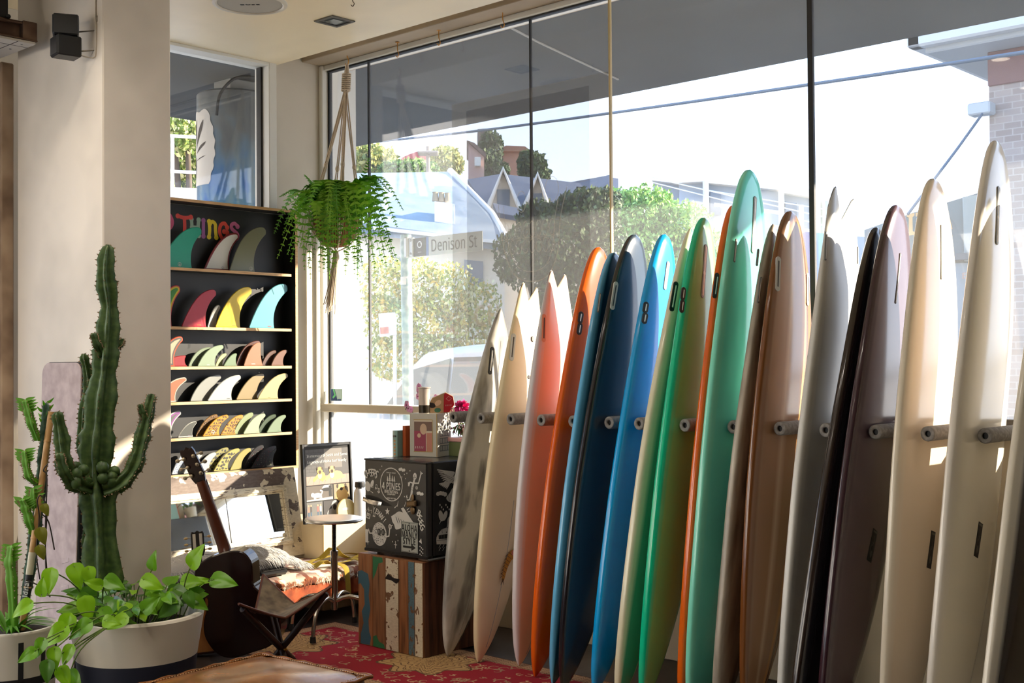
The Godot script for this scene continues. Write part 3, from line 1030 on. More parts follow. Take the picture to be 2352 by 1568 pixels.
func build_rack() -> void:
	var rack := thing("fin_rack", "black wall rack with plywood shelf edges holding surfboard fins", "shelf", Vector3(0, 0, 0))
	var blk := mat("laminate_black", C(26, 26, 27), 0.5)
	var ply := mat("ply_edge", Color.WHITE, 0.6)
	ply.albedo_texture = ntex(0.03, 81, [[0.0, C(150, 108, 70)], [0.4, C(206, 166, 118)], [1.0, C(226, 190, 146)]])
	ply.uv1_triplanar = true
	ply.uv1_scale = Vector3(0.8, 30.0, 0.8)
	var g := Geo.new()
	g.span(Vector3(3.25, 0.862, -6.428), Vector3(4.75, 2.47, -6.412), 0.0)
	obj("back_panel", g, blk, rack)
	g = Geo.new()
	g.span(Vector3(4.75, 0.862, -6.428), Vector3(4.766, 2.47, -6.282), 0.0)
	var sd := obj("side_panel", g, blk, rack)
	g = Geo.new()
	g.span(Vector3(4.75, 0.862, -6.282), Vector3(4.768, 2.488, -6.279), 0.0)
	obj("ply_edge", g, ply, sd)
	for e in [[2.488, 4.768], [2.079, 4.718], [1.731, 4.718], [1.496, 4.718], [1.288, 4.718], [1.077, 4.718], [0.862, 4.768]]:
		g = Geo.new()
		g.span(Vector3(3.25, e[0] - 0.016, -6.412), Vector3(e[1], e[0], -6.284), 0.0)
		var sh := obj("shelf", g, blk, rack)
		g = Geo.new()
		g.span(Vector3(3.25, e[0] - 0.0165, -6.284), Vector3(e[1] + 0.0005, e[0] + 0.0005, -6.280), 0.0)
		obj("ply_edge", g, ply, sh)
	for s in [Vector3(4.55, 1.985, -6.41), Vector3(4.56, 1.455, -6.41)]:
		g = Geo.new()
		g.blob(s, Vector3(0.006, 0.006, 0.003), 6)
		obj("screw", g, mat("screw_steel", C(150, 150, 150), 0.3, 0.8), rack)
	# groovy lettering on the top panel: ...D THINGS
	var ink := mat("letter_paint", Color.WHITE, 0.5)
	var defs := [
		["letter_d", Vector2(3.925, 2.31), L(208, 86, 128), [[[-0.05, 0.0], [-0.05, 0.105]], [[-0.05, 0.1], [-0.005, 0.095], [0.018, 0.052], [0.0, 0.012], [-0.05, 0.005]]]],
		["letter_t", Vector2(4.025, 2.295), L(226, 72, 62), [[[-0.045, 0.105], [0.0, 0.098], [0.045, 0.105]], [[0.0, 0.095], [0.002, 0.05], [0.0, 0.004]]]],
		["letter_h", Vector2(4.098, 2.288), L(150, 178, 160), [[[-0.024, 0.1], [-0.021, 0.05], [-0.026, 0.004]], [[0.026, 0.1], [0.022, 0.05], [0.027, 0.004]], [[-0.02, 0.052], [0.02, 0.052]]]],
		["letter_i", Vector2(4.158, 2.287), L(158, 92, 156), [[[0.0, 0.1], [0.0, 0.05], [0.0, 0.004]]]],
		["letter_n", Vector2(4.222, 2.285), L(240, 214, 50), [[[-0.024, 0.1], [-0.02, 0.05], [-0.025, 0.004]], [[-0.02, 0.085], [0.0, 0.1], [0.02, 0.085], [0.021, 0.05], [0.027, 0.004]]]],
		["letter_g", Vector2(4.302, 2.282), L(230, 76, 60), [[[0.026, 0.075], [0.008, 0.1], [-0.02, 0.088], [-0.03, 0.045], [-0.012, 0.006], [0.016, 0.006], [0.026, 0.03], [0.024, 0.05], [0.004, 0.048]], [[0.026, 0.045], [0.03, -0.002]]]],
		["letter_s", Vector2(4.378, 2.284), L(222, 116, 168), [[[0.026, 0.085], [0.006, 0.103], [-0.018, 0.092], [-0.016, 0.068], [0.008, 0.052], [0.028, 0.034], [0.02, 0.008], [-0.006, 0.0], [-0.027, 0.012]]]],
	]
	for d in defs:
		g = Geo.new()
		g.xf = Transform3D(Basis.IDENTITY, Vector3(d[1].x, d[1].y, -6.4112))
		g.col = d[2]
		for s in d[3]:
			var pts: Array = []
			for e in s:
				pts.append(Vector2(e[0], e[1]))
			var cv := curve(pts, 16) if pts.size() > 2 else pts
			g.stroke(cv, 0.023)
			g.disc(pts[0], 0.0155)
			g.disc(pts[-1], 0.0155)
		obj(d[0], g, ink, rack)
	var F := -6.318
	var B := -6.352
	var y := 2.08
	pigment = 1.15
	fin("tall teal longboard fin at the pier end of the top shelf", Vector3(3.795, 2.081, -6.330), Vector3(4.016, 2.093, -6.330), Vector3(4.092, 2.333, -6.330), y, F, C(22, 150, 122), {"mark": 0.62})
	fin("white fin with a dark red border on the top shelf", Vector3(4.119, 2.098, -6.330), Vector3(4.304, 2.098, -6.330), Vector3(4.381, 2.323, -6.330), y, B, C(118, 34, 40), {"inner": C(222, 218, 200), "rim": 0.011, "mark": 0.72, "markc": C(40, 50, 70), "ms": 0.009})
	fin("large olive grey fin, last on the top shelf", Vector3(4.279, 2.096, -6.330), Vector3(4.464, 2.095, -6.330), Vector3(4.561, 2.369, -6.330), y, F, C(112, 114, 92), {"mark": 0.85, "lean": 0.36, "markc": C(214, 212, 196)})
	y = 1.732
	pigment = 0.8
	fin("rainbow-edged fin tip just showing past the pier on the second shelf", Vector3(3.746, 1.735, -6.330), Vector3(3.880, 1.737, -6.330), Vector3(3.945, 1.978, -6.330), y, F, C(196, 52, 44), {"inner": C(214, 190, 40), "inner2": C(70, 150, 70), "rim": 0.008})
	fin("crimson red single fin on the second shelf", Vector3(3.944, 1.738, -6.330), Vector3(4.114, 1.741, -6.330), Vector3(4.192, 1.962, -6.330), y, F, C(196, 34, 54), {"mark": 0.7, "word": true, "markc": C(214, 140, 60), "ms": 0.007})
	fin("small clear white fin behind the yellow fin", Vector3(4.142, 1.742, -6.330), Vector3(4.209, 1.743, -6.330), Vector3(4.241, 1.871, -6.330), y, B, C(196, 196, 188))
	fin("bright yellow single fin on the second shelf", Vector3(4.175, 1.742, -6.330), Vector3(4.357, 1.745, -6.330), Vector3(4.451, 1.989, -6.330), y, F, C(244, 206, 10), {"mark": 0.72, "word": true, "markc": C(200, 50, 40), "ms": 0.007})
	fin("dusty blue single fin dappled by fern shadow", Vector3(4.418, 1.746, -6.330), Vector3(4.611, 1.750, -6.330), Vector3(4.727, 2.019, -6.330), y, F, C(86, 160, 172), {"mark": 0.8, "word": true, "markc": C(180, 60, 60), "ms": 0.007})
	y = 1.497
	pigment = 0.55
	fin("orange and black fin tip past the pier on the third shelf", Vector3(3.766, 1.507, -6.330), Vector3(3.897, 1.506, -6.330), Vector3(3.959, 1.676, -6.330), y, F, C(214, 88, 44), {"inner": C(54, 50, 44), "inner2": C(214, 170, 140), "rim": 0.008})
	fin("low dark red keel fin on the third shelf", Vector3(3.788, 1.507, -6.330), Vector3(4.003, 1.506, -6.330), Vector3(3.997, 1.563, -6.330), y, B, C(164, 26, 34), {"lean": 0.5})
	fin("rear sage green keel fin of the pair on the third shelf", Vector3(4.009, 1.506, -6.330), Vector3(4.141, 1.505, -6.330), Vector3(4.172, 1.613, -6.330), y, B, C(150, 168, 140), {"lean": 0.3})
	fin("front sage green keel fin of the pair on the third shelf", Vector3(4.050, 1.505, -6.330), Vector3(4.175, 1.505, -6.330), Vector3(4.240, 1.626, -6.330), y, F, C(162, 182, 152), {"mark": 0.6, "word": true, "ms": 0.005, "lean": 0.36})
	fin("tiny pale lime trailer fin on the third shelf", Vector3(4.196, 1.505, -6.330), Vector3(4.252, 1.504, -6.330), Vector3(4.283, 1.576, -6.330), y, B, C(206, 214, 160), {"lean": 0.36})
	fin("tiny sage trailer fin beside the pale lime one", Vector3(4.233, 1.504, -6.330), Vector3(4.330, 1.504, -6.330), Vector3(4.334, 1.576, -6.330), y, F, C(140, 164, 130), {"lean": 0.5})
	fin("dark chocolate brown keel fin at the back of the third shelf", Vector3(4.343, 1.504, -6.330), Vector3(4.494, 1.503, -6.330), Vector3(4.534, 1.656, -6.330), y, B, C(104, 56, 38), {"lean": 0.3})
	fin("tan brown keel fin in front of the chocolate one", Vector3(4.378, 1.503, -6.330), Vector3(4.521, 1.503, -6.330), Vector3(4.515, 1.644, -6.330), y, F, C(196, 130, 92), {"mark": 0.5, "word": true, "ms": 0.007, "lean": 0.4})
	fin("rear small brown fin at the end of the third shelf", Vector3(4.534, 1.502, -6.330), Vector3(4.627, 1.502, -6.330), Vector3(4.654, 1.596, -6.330), y, B, C(112, 76, 56), {"lean": 0.36})
	fin("front small brown fin at the end of the third shelf", Vector3(4.583, 1.502, -6.330), Vector3(4.681, 1.502, -6.330), Vector3(4.715, 1.599, -6.330), y, F, C(142, 98, 72), {"lean": 0.36})
	y = 1.289
	fin("orange fin with a white rim past the pier on the fourth shelf", Vector3(3.759, 1.300, -6.330), Vector3(3.905, 1.296, -6.330), Vector3(3.982, 1.433, -6.330), y, F, C(222, 214, 200), {"inner": C(206, 92, 44), "rim": 0.006})
	fin("rear light grey fin of the grey pair on the fourth shelf", Vector3(4.020, 1.293, -6.330), Vector3(4.177, 1.288, -6.330), Vector3(4.245, 1.446, -6.330), y, B, C(172, 174, 168), {"lean": 0.33})
	fin("front white fin of the grey pair on the fourth shelf", Vector3(4.119, 1.290, -6.330), Vector3(4.295, 1.285, -6.330), Vector3(4.365, 1.442, -6.330), y, F, C(206, 210, 204), {"mark": 0.84, "word": true, "markc": C(40, 40, 44), "ms": 0.006})
	fin("rear khaki tan fin on the fourth shelf", Vector3(4.345, 1.300, -6.330), Vector3(4.507, 1.296, -6.330), Vector3(4.563, 1.450, -6.330), y, B, C(174, 152, 104))
	fin("front pale straw fin on the fourth shelf", Vector3(4.480, 1.296, -6.330), Vector3(4.639, 1.292, -6.330), Vector3(4.721, 1.449, -6.330), y, F, C(218, 196, 138), {"mark": 0.55, "word": true, "markc": C(110, 90, 60), "ms": 0.005})
	y = 1.078
	fin("purple lined white fin past the pier on the fifth shelf", Vector3(3.793, 1.089, -6.330), Vector3(3.896, 1.084, -6.330), Vector3(3.966, 1.237, -6.330), y, B, C(214, 214, 208), {"inner": C(142, 60, 150), "inner2": C(86, 92, 84), "rim": 0.008})
	fin("small charcoal fin with a white rim on the fifth shelf", Vector3(3.916, 1.080, -6.330), Vector3(4.019, 1.075, -6.330), Vector3(4.049, 1.170, -6.330), y, F, C(214, 214, 208), {"inner": C(62, 64, 62), "rim": 0.004, "mark": 0.75, "word": true, "markc": C(190, 150, 200), "ms": 0.004})
	var leo := {"spots": [C(40, 28, 18)], "leopard": true}
	fin("rear leopard print fin in the shade on the fifth shelf", Vector3(4.058, 1.084, -6.330), Vector3(4.164, 1.078, -6.330), Vector3(4.220, 1.205, -6.330), y, B, C(150, 112, 60), leo)
	var leo2 := leo.duplicate()
	leo2["mark"] = 0.62
	fin("middle leopard print fin with a round white badge", Vector3(4.085, 1.082, -6.330), Vector3(4.204, 1.076, -6.330), Vector3(4.273, 1.201, -6.330), y, F, C(222, 158, 44), leo2)
	fin("leopard print fin beside the pale green pair", Vector3(4.210, 1.081, -6.330), Vector3(4.319, 1.076, -6.330), Vector3(4.380, 1.197, -6.330), y, F, C(216, 156, 58), leo)
	fin("rear pale green fin on the fifth shelf", Vector3(4.322, 1.081, -6.330), Vector3(4.437, 1.076, -6.330), Vector3(4.480, 1.207, -6.330), y, B, C(168, 182, 136))
	fin("front pale green fin with a dark dot on the fifth shelf", Vector3(4.373, 1.079, -6.330), Vector3(4.496, 1.073, -6.330), Vector3(4.546, 1.199, -6.330), y, F, C(190, 206, 168), {"mark": 0.84, "markc": C(40, 50, 50), "ms": 0.004})
	fin("rear bottle green fin at the end of the fifth shelf", Vector3(4.499, 1.081, -6.330), Vector3(4.598, 1.077, -6.330), Vector3(4.652, 1.190, -6.330), y, B, C(82, 100, 74))
	fin("front grey green fin at the end of the fifth shelf", Vector3(4.548, 1.079, -6.330), Vector3(4.662, 1.074, -6.330), Vector3(4.703, 1.185, -6.330), y, F, C(146, 166, 136), {"mark": 0.8, "markc": C(40, 50, 50), "ms": 0.004})
	y = 0.863
	fin("blue speckled white fin behind the guitar head on the bottom shelf", Vector3(3.895, 0.866, -6.330), Vector3(4.007, 0.858, -6.330), Vector3(4.037, 0.996, -6.330), y, B, C(206, 214, 224), {"spots": [C(40, 90, 170)], "step": 0.009})
	fin("plain white fin just right of the guitar head", Vector3(3.954, 0.870, -6.330), Vector3(4.036, 0.864, -6.330), Vector3(4.088, 0.978, -6.330), y, F, C(206, 210, 206))
	fin("plain white fin between the guitar neck and the camouflage fins", Vector3(4.039, 0.864, -6.330), Vector3(4.133, 0.857, -6.330), Vector3(4.185, 0.977, -6.330), y, F, C(208, 212, 210))
	var camo := {"spots": [C(34, 38, 36), C(60, 60, 50)], "camo": true, "step": 0.022}
	fin("rear camouflage fin on the bottom shelf", Vector3(4.105, 0.864, -6.330), Vector3(4.218, 0.857, -6.330), Vector3(4.297, 1.000, -6.330), y, B, C(172, 166, 104), camo)
	fin("front camouflage fin on the bottom shelf", Vector3(4.160, 0.863, -6.330), Vector3(4.265, 0.856, -6.330), Vector3(4.354, 0.992, -6.330), y, F, C(200, 188, 112), camo)
	fin("plain straw yellow fin on the bottom shelf", Vector3(4.274, 0.861, -6.330), Vector3(4.360, 0.855, -6.330), Vector3(4.434, 0.990, -6.330), y, F + 0.004, C(190, 180, 112))
	var flo := {"spots": [C(170, 60, 60), C(150, 150, 140), C(90, 80, 84), C(140, 60, 90)], "step": 0.013}
	fin("rear black floral fin on the bottom shelf", Vector3(4.398, 0.865, -6.330), Vector3(4.505, 0.858, -6.330), Vector3(4.558, 1.002, -6.330), y, B, C(48, 46, 48), flo)
	var flo2 := flo.duplicate()
	flo2.merge({"mark": 0.78, "word": true, "ms": 0.004})
	fin("front black floral fin with red flowers on the bottom shelf", Vector3(4.433, 0.868, -6.330), Vector3(4.551, 0.860, -6.330), Vector3(4.628, 0.995, -6.330), y, F, C(58, 56, 58), flo2)
	fin("last black floral fin at the corner end of the bottom shelf", Vector3(4.524, 0.865, -6.330), Vector3(4.627, 0.858, -6.330), Vector3(4.654, 0.977, -6.330), y, B, C(44, 42, 44), {"spots": [C(150, 170, 60), C(110, 100, 100)], "step": 0.02, "mark": 0.8, "word": true, "ms": 0.004})

func image_tex(w: int, h: int, fn) -> ImageTexture:
	var im := Image.create(w, h, false, Image.FORMAT_RGB8)
	for y in h:
		for x in w:
			im.set_pixel(x, y, fn.call(x, y))
	return ImageTexture.create_from_image(im)

# flaking paint: flakes of one colour left over another, thicker towards the edges that "bias" gives
func peel(w: int, h: int, under: Color, over: Color, sd: int, at: float, freq: float, bias = null) -> ImageTexture:
	var n := noise(freq, sd, 5)
	var n2 := noise(freq * 4.0, sd + 9, 3)
	return image_tex(w, h, func(x, y):
		var v := n.get_noise_2d(x, y) + 0.12 * n2.get_noise_2d(x, y)
		if bias != null:
			v += bias.call(float(x) / w, float(y) / h)
		var k := 0.06 * n2.get_noise_2d(x * 0.7, y * 2.0)
		var c := under if v < at else over
		if absf(v - at) < 0.012:
			c = c.darkened(0.25)
		return Color(clampf(c.r + k, 0, 1), clampf(c.g + k, 0, 1), clampf(c.b + k, 0, 1)))

func uvquad(g: Geo, a: Vector3, b: Vector3, c: Vector3, d: Vector3) -> void:
	# a top-left, b top-right, c bottom-right, d bottom-left
	var i := g.p(a, Vector2(0, 0))
	g.p(b, Vector2(1, 0)); g.p(c, Vector2(1, 1)); g.p(d, Vector2(0, 1))
	g.f(i, i + 1, i + 2); g.f(i, i + 2, i + 3)

func guitar(t: Node3D, s: float, wood: Material, classical: bool) -> void:
	var prof := [Vector2(0.0, 0.0), Vector2(0.10, 0.004), Vector2(0.165, 0.045), Vector2(0.195, 0.13), Vector2(0.178, 0.205), Vector2(0.135, 0.27), Vector2(0.122, 0.305), Vector2(0.138, 0.36), Vector2(0.148, 0.41), Vector2(0.125, 0.462), Vector2(0.06, 0.488), Vector2(0.0, 0.49)]
	var r := curve(prof, 44)
	var ol: Array = []
	for v in r:
		ol.append(v * s)
	for i in range(r.size() - 2, 0, -1):
		ol.append(Vector2(-r[i].x, r[i].y) * s)
	var g := Geo.new()
	g.prism(PackedVector2Array(ol), 0.1 * s, 0.006)
	obj("body", g, wood, t)
	g = Geo.new()
	var in_ol := inset(PackedVector2Array(ol), 0.012)
	if in_ol.size() > 3:
		g.xf = Transform3D(Basis.IDENTITY, Vector3(0, 0, -0.0505 * s))
		g.prism(in_ol, 0.003)
		obj("soundboard", g, mat("spruce_amber", C(170, 112, 60), 0.3), t)
	# neck: flat front towards -z, round back
	g = Geo.new()
	var rows: Array = []
	for i in 13:
		var k := i / 12.0
		var y := lerpf(0.455, 0.84, k) * s
		var w := lerpf(0.031, 0.0245, k) * s
		var dp := (lerpf(0.026, 0.021, k) + 0.045 * pow(maxf(0.0, 1.0 - k * 7.0), 1.5)) * s
		var row: Array = []
		for j in 13:
			var a := PI * j / 12.0
			row.append(Vector3(cos(a) * w, y, -0.045 * s + sin(a) * dp))
		row.append(Vector3(-w, y, -0.052 * s))
		row.append(Vector3(w, y, -0.052 * s))
		rows.append(row)
	g.grid(rows, true)
	obj("neck", g, wood if classical else mat("neck_mahogany", C(88, 42, 26), 0.2), t)
	g = Geo.new()
	g.box(Vector3(0, 0.62 * s, -0.055 * s), Vector3(0.052 * s, 0.44 * s, 0.007), 0.001)
	obj("fingerboard", g, mat("ebony", C(24, 20, 18), 0.35), t)
	# headstock
	var hd := Node3D.new()
	hd.name = "headstock"
	t.add_child(hd, true)
	hd.position = Vector3(0, 0.835 * s, -0.042 * s)
	hd.rotation.x = 0.2
	if classical:
		hd.scale = Vector3(1.55, 1.2, 1.3)
	g = Geo.new()
	g.prism(poly([Vector2(-0.026, 0), Vector2(0.026, 0), Vector2(0.037, 0.035), Vector2(0.036, 0.16), Vector2(0.03, 0.178), Vector2(0.014, 0.172), Vector2(0, 0.184), Vector2(-0.014, 0.172), Vector2(-0.03, 0.178), Vector2(-0.036, 0.16), Vector2(-0.037, 0.035)].map(func(v): return v * s)), 0.016 * s, 0.002)
	obj("head_plate", g, mat("head_black", C(22, 18, 18), 0.3) if classical else wood, hd)
	var steel := mat("tuner_steel", C(170, 160, 140), 0.3, 0.9)
	for sx in [-1.0, 1.0]:
		if classical:
			g = Geo.new()
			g.box(Vector3(sx * 0.018, 0.1, -0.008) * s, Vector3(0.017, 0.12, 0.004) * s, 0.001)
			obj("slot_plate", g, mat("tuner_bright", C(205, 200, 190), 0.4, 0.4), hd)
		for k in 3:
			var at := Vector3(sx * 0.037, 0.045 + 0.045 * k, 0.004) * s
			g = Geo.new()
			g.tube([at, at + Vector3(sx * 0.018, 0, 0.0) * s], 0.0032 * s, 8)
			if not classical:
				g.blob(at + Vector3(-sx * 0.012, 0, 0.010) * s, Vector3(0.010, 0.011, 0.008) * s, 6)
			var tn := obj("tuner", g, steel, hd)
			g = Geo.new()
			g.blob(at + Vector3(sx * 0.026, 0, 0) * s, Vector3(0.012, 0.0095, 0.005 if not classical else 0.009) * s, 7)
			obj("knob", g, mat("knob_cream", C(204, 176, 128), 0.4) if classical else steel, tn)

func ribbon(g: Geo, path: Array, w: float, across: Vector3) -> void:
	var rows: Array = []
	for i in path.size():
		var d: Vector3 = (path[mini(i + 1, path.size() - 1)] - path[maxi(i - 1, 0)]).normalized()
		var s := (across - d * across.dot(d)).normalized()
		var nn := s.cross(d) * 0.0012
		rows.append([path[i] - s * w / 2.0 - nn, path[i] + s * w / 2.0 - nn, path[i] + s * w / 2.0 + nn, path[i] - s * w / 2.0 + nn])
	g.grid(rows, true)

func build_furniture() -> void:
	var g := Geo.new()
	var ink := mat("ink", Color.WHITE, 0.6)
	# ---- rug
	var im := Image.create(512, 1024, false, Image.FORMAT_RGB8)
	im.fill(C(150, 16, 38))
	var stamp := func(x: float, y: float, r: float, c: Color) -> void:
		for yy in range(int(y - r), int(y + r) + 1):
			for xx in range(int(x - r), int(x + r) + 1):
				if xx >= 0 and yy >= 0 and xx < 512 and yy < 1024 and Vector2(xx - x, yy - y).length() <= r:
					im.set_pixel(xx, yy, c.lightened(R(-0.06, 0.06)) if r > 1.0 else c)
	for k in 300:
		var cx := R(0, 512)
		var cy := R(0, 1024)
		var rr := R(8, 26)
		var a0 := R(0, TAU)
		var c := C(206, 168, 128).darkened(R(0.0, 0.25))
		for j in 46:
			var t := j / 45.0
			var an := a0 + t * 4.4
			var q := rr * (1.0 - 0.62 * t)
			stamp.call(cx + cos(an) * q, cy + sin(an) * q * 0.62, 2.3 - 1.2 * t, c)
		for j in 5:
			stamp.call(cx + cos(a0 + 1.0) * rr * 1.2 + R(-6, 6), cy + sin(a0 + 1.0) * rr * 0.8 + R(-4, 4), 2.4, c)
	for med in [Vector2(330, 420), Vector2(180, 90), Vector2(300, 800)]:
		for y in range(-110, 111):
			for x in range(-190, 191):
				var an := atan2(y * 1.6, x)
				var d := Vector2(x, y * 1.6).length() / (150.0 + 22.0 * cos(an * 8.0))
				if d < 1.0:
					var px: int = int(med.x) + x
					var py: int = int(med.y) + y
					if px < 0 or py < 0 or px > 511 or py > 1023:
						continue
					var c := C(186, 150, 98)
					var band := fmod(d * 6.0 + 0.5 * sin(an * 12.0), 1.0)
					if band < 0.16 or d > 0.95:
						c = C(96, 66, 44)
					elif band > 0.6 and fmod(an * 9.0 + d * 9.0, 1.0) > 0.7:
						c = C(120, 86, 56)
					im.set_pixel(px, py, c)
	for y in 1024:
		for x in 512:
			var e := minf(minf(x, 511 - x) * 1.0, minf(y, 1023 - y) * 1.6)
			if e < 58:
				var c := C(176, 140, 106)
				if fmod(x * 0.21 + sin(y * 0.35) * 1.2, 2.2) < 0.7 and fmod(y * 0.19, 2.0) < 1.1:
					c = C(122, 88, 66)
				if e < 5 or (e > 50 and e < 54):
					c = C(96, 62, 50)
				im.set_pixel(x, y, c)
	var rug := thing("rug", "red patterned runner rug with beige scrolls, medallions and border", "rug", Vector3(4.11, 0, -4.3))
	g.span(Vector3(-0.40, 0.0, -1.3), Vector3(0.40, 0.003, 1.4), 0.0005)
	obj("backing", g, mat("rug_back", C(110, 70, 56), 0.9), rug)
	g = Geo.new()
	uvquad(g, Vector3(-0.40, 0.0038, -1.3), Vector3(0.40, 0.0038, -1.3), Vector3(0.40, 0.0038, 1.4), Vector3(-0.40, 0.0038, 1.4))
	var rm := mat("rug_pile", Color.WHITE, 0.95)
	rm.albedo_texture = ImageTexture.create_from_image(im)
	obj("pile", g, rm, rug)
	# ---- old door panel with a mirror, leaning under the rack
	var dr := thing("door_panel", "old brown door panel with flaking cream paint and a mirror set in it", "panel", Vector3(0, 0, 0))
	var lean := Transform3D(Basis(Vector3(1, 0, 0), -0.23), Vector3(0, 0.33, -6.08))
	g = Geo.new()
	g.xf = lean
	g.span(Vector3(3.3, 0, -0.035), Vector3(4.672, 0.545, 0.0), 0.003)
	obj("panel_back", g, mat("door_brown", C(96, 82, 74), 0.7), dr)
	g = Geo.new()
	g.xf = lean
	uvquad(g, Vector3(3.3, 0.545, 0.001), Vector3(4.672, 0.545, 0.001), Vector3(4.672, 0, 0.001), Vector3(3.3, 0, 0.001))
	var pm := mat("flaking_paint", Color.WHITE, 0.7)
	pm.albedo_texture = peel(768, 320, C(112, 98, 90), C(232, 220, 194), 91, 0.16, 0.014, func(u, v): return 0.55 * maxf(0.0, u - 0.84) / 0.16 - 0.1 * u + (0.25 if v > 0.78 else 0.0) + (0.1 if v > 0.2 and v < 0.3 else 0.0))
	obj("flaking_paint", g, pm, dr)
	var fm := mat("frame_flaky", Color.WHITE, 0.6)
	fm.albedo_texture = peel(256, 256, C(106, 80, 60), C(236, 226, 200), 97, -0.34, 0.03)
	fm.uv1_triplanar = true
	fm.uv1_scale = Vector3(1.5, 14, 1.5)
	var a := Vector2(3.4, 0.075)
	var b := Vector2(4.585, 0.44)
	for e in [[Vector2(a.x, b.y - 0.05), b], [a, Vector2(b.x, a.y + 0.05)], [Vector2(b.x - 0.05, a.y), b], [a, Vector2(a.x + 0.05, b.y)]]:
		g = Geo.new()
		g.xf = lean
		g.span(Vector3(e[0].x, e[0].y, 0.0), Vector3(e[1].x, e[1].y, 0.018), 0.005)
		var horizontal: bool = (e[1].x - e[0].x) > (e[1].y - e[0].y)
		if horizontal:
			g.span(Vector3(e[0].x + 0.01, e[0].y + 0.012, 0.016), Vector3(e[1].x - 0.01, e[0].y + 0.03, 0.027), 0.004)
		else:
			g.span(Vector3(e[0].x + 0.012, e[0].y + 0.012, 0.016), Vector3(e[0].x + 0.03, e[1].y - 0.012, 0.027), 0.004)
		obj("mirror_frame", g, fm, dr)
	var mir := mat("mirror", C(232, 236, 236), 0.03, 1.0)
	for e in [[3.45, 4.142], [4.146, 4.535]]:
		g = Geo.new()
		g.xf = lean
		g.span(Vector3(e[0], a.y + 0.05, 0.002), Vector3(e[1], b.y - 0.05, 0.006), 0.001)
		obj("mirror_glass", g, mir, dr)
	# ---- bench
	var bench := thing("bench", "low tan leather bench covered with brown and white cowhide", "bench", Vector3(0, 0, 0))
	var leather := textured("leather_tan", ntex(0.03, 101, [[0.0, C(118, 50, 24)], [0.5, C(160, 74, 36)], [1.0, C(180, 96, 54)]]), 1.5, 0.45, false)
	g = Geo.new()
	g.span(Vector3(3.2, 0.145, -6.4), Vector3(4.64, 0.25, -5.6), 0.012)
	g.span(Vector3(4.64, 0.145, -5.885), Vector3(5.03, 0.25, -5.6), 0.012)
	obj("leather_frame", g, leather, bench)
	g = Geo.new()
	var hide := mat("cowhide", Color.WHITE, 0.85)
	hide.albedo_texture = ntex(0.011, 103, [[0.0, C(238, 228, 210)], [0.47, C(232, 220, 198)], [0.5, C(134, 66, 28)], [0.62, C(104, 48, 22)], [1.0, C(84, 38, 18)]], 512)
	hide.uv1_triplanar = true
	hide.uv1_scale = Vector3(1.1, 1.1, 1.1)
	hide.rim_enabled = true
	hide.rim = 0.3
	var rows: Array = []
	for e in [[-6.36, 0.30], [-6.0, 0.312], [-5.72, 0.312], [-5.62, 0.304], [-5.585, 0.285], [-5.578, 0.26], [-5.59, 0.246]]:
		var row: Array = []
		for i in 40:
			var x := lerpf(3.2, 4.64, i / 39.0)
			row.append(Vector3(x, e[1] + (0.006 * sin(i * 2.1) if e[1] < 0.27 else 0.004 * sin(i * 0.7)), e[0] + 0.004 * sin(i * 1.3)))
		rows.append(row)
	g.grid(rows)
	rows = []
	for e in [[-5.885, 0.31], [-5.72, 0.31], [-5.62, 0.304], [-5.585, 0.285], [-5.578, 0.26], [-5.59, 0.246]]:
		var row: Array = []
		for i in 14:
			var x := lerpf(4.64, 5.02, i / 13.0)
			row.append(Vector3(x, e[1] + (0.006 * sin(i * 2.1) if e[1] < 0.27 else 0.0), e[0]))
		rows.append(row)
	g.grid(rows)
	var seat := obj("cowhide_seat", g, hide, bench)
	g = Geo.new()
	for i in 700:
		var x := R(3.25, 5.0)
		var p0 := Vector3(x, R(0.255, 0.285), -5.578 + R(-0.002, 0.002))
		var p1 := p0 + Vector3(R(-0.008, 0.008), -R(0.014, 0.03), R(0.002, 0.007))
		g.col = L(236, 222, 196) if noise(1.6, 5).get_noise_2d(x * 3.0, 1.0) > -0.05 else L(150, 84, 40)
		g.t3(p0 - Vector3(0.0016, 0, 0), p0 + Vector3(0.0016, 0, 0), p1)
	var hair := obj("hide_fringe", g, mat("hair_tint", Color.WHITE, 0.8), seat)
	hair.set_meta("kind", "stuff")
	for x in [3.3, 4.2, 4.95]:
		g = Geo.new()
		g.span(Vector3(x - 0.03, 0, -5.72), Vector3(x + 0.03, 0.146, -5.66), 0.004)
		obj("leg", g, mat("bench_leg", C(30, 24, 20), 0.6), bench)
	# ---- black leather case on the bench
	var case := thing("leather_case", "flat black zipped leather case under the grey sheepskin", "case", Vector3(0, 0, 0))
	var blk := mat("leather_black", C(26, 25, 26), 0.38)
	g = Geo.new()
	g.span(Vector3(3.32, 0.314, -6.0), Vector3(4.215, 0.35, -5.64), 0.016)
	g.span(Vector3(3.32, 0.352, -6.0), Vector3(4.205, 0.382, -5.65), 0.014)
	obj("case_shell", g, blk, case)
	g = Geo.new()
	for k in 120:
		g.box(Vector3(3.34 + k * 0.0072, 0.351, -5.643), Vector3(0.0045, 0.006, 0.006), 0.001)
	obj("zip", g, mat("zip_grey", C(90, 88, 86), 0.4, 0.5), case)
	# ---- sheepskin with long fur
	var sheep := thing("sheepskin", "shaggy grey sheepskin draped on the black leather case", "sheepskin", Vector3(0, 0, 0))
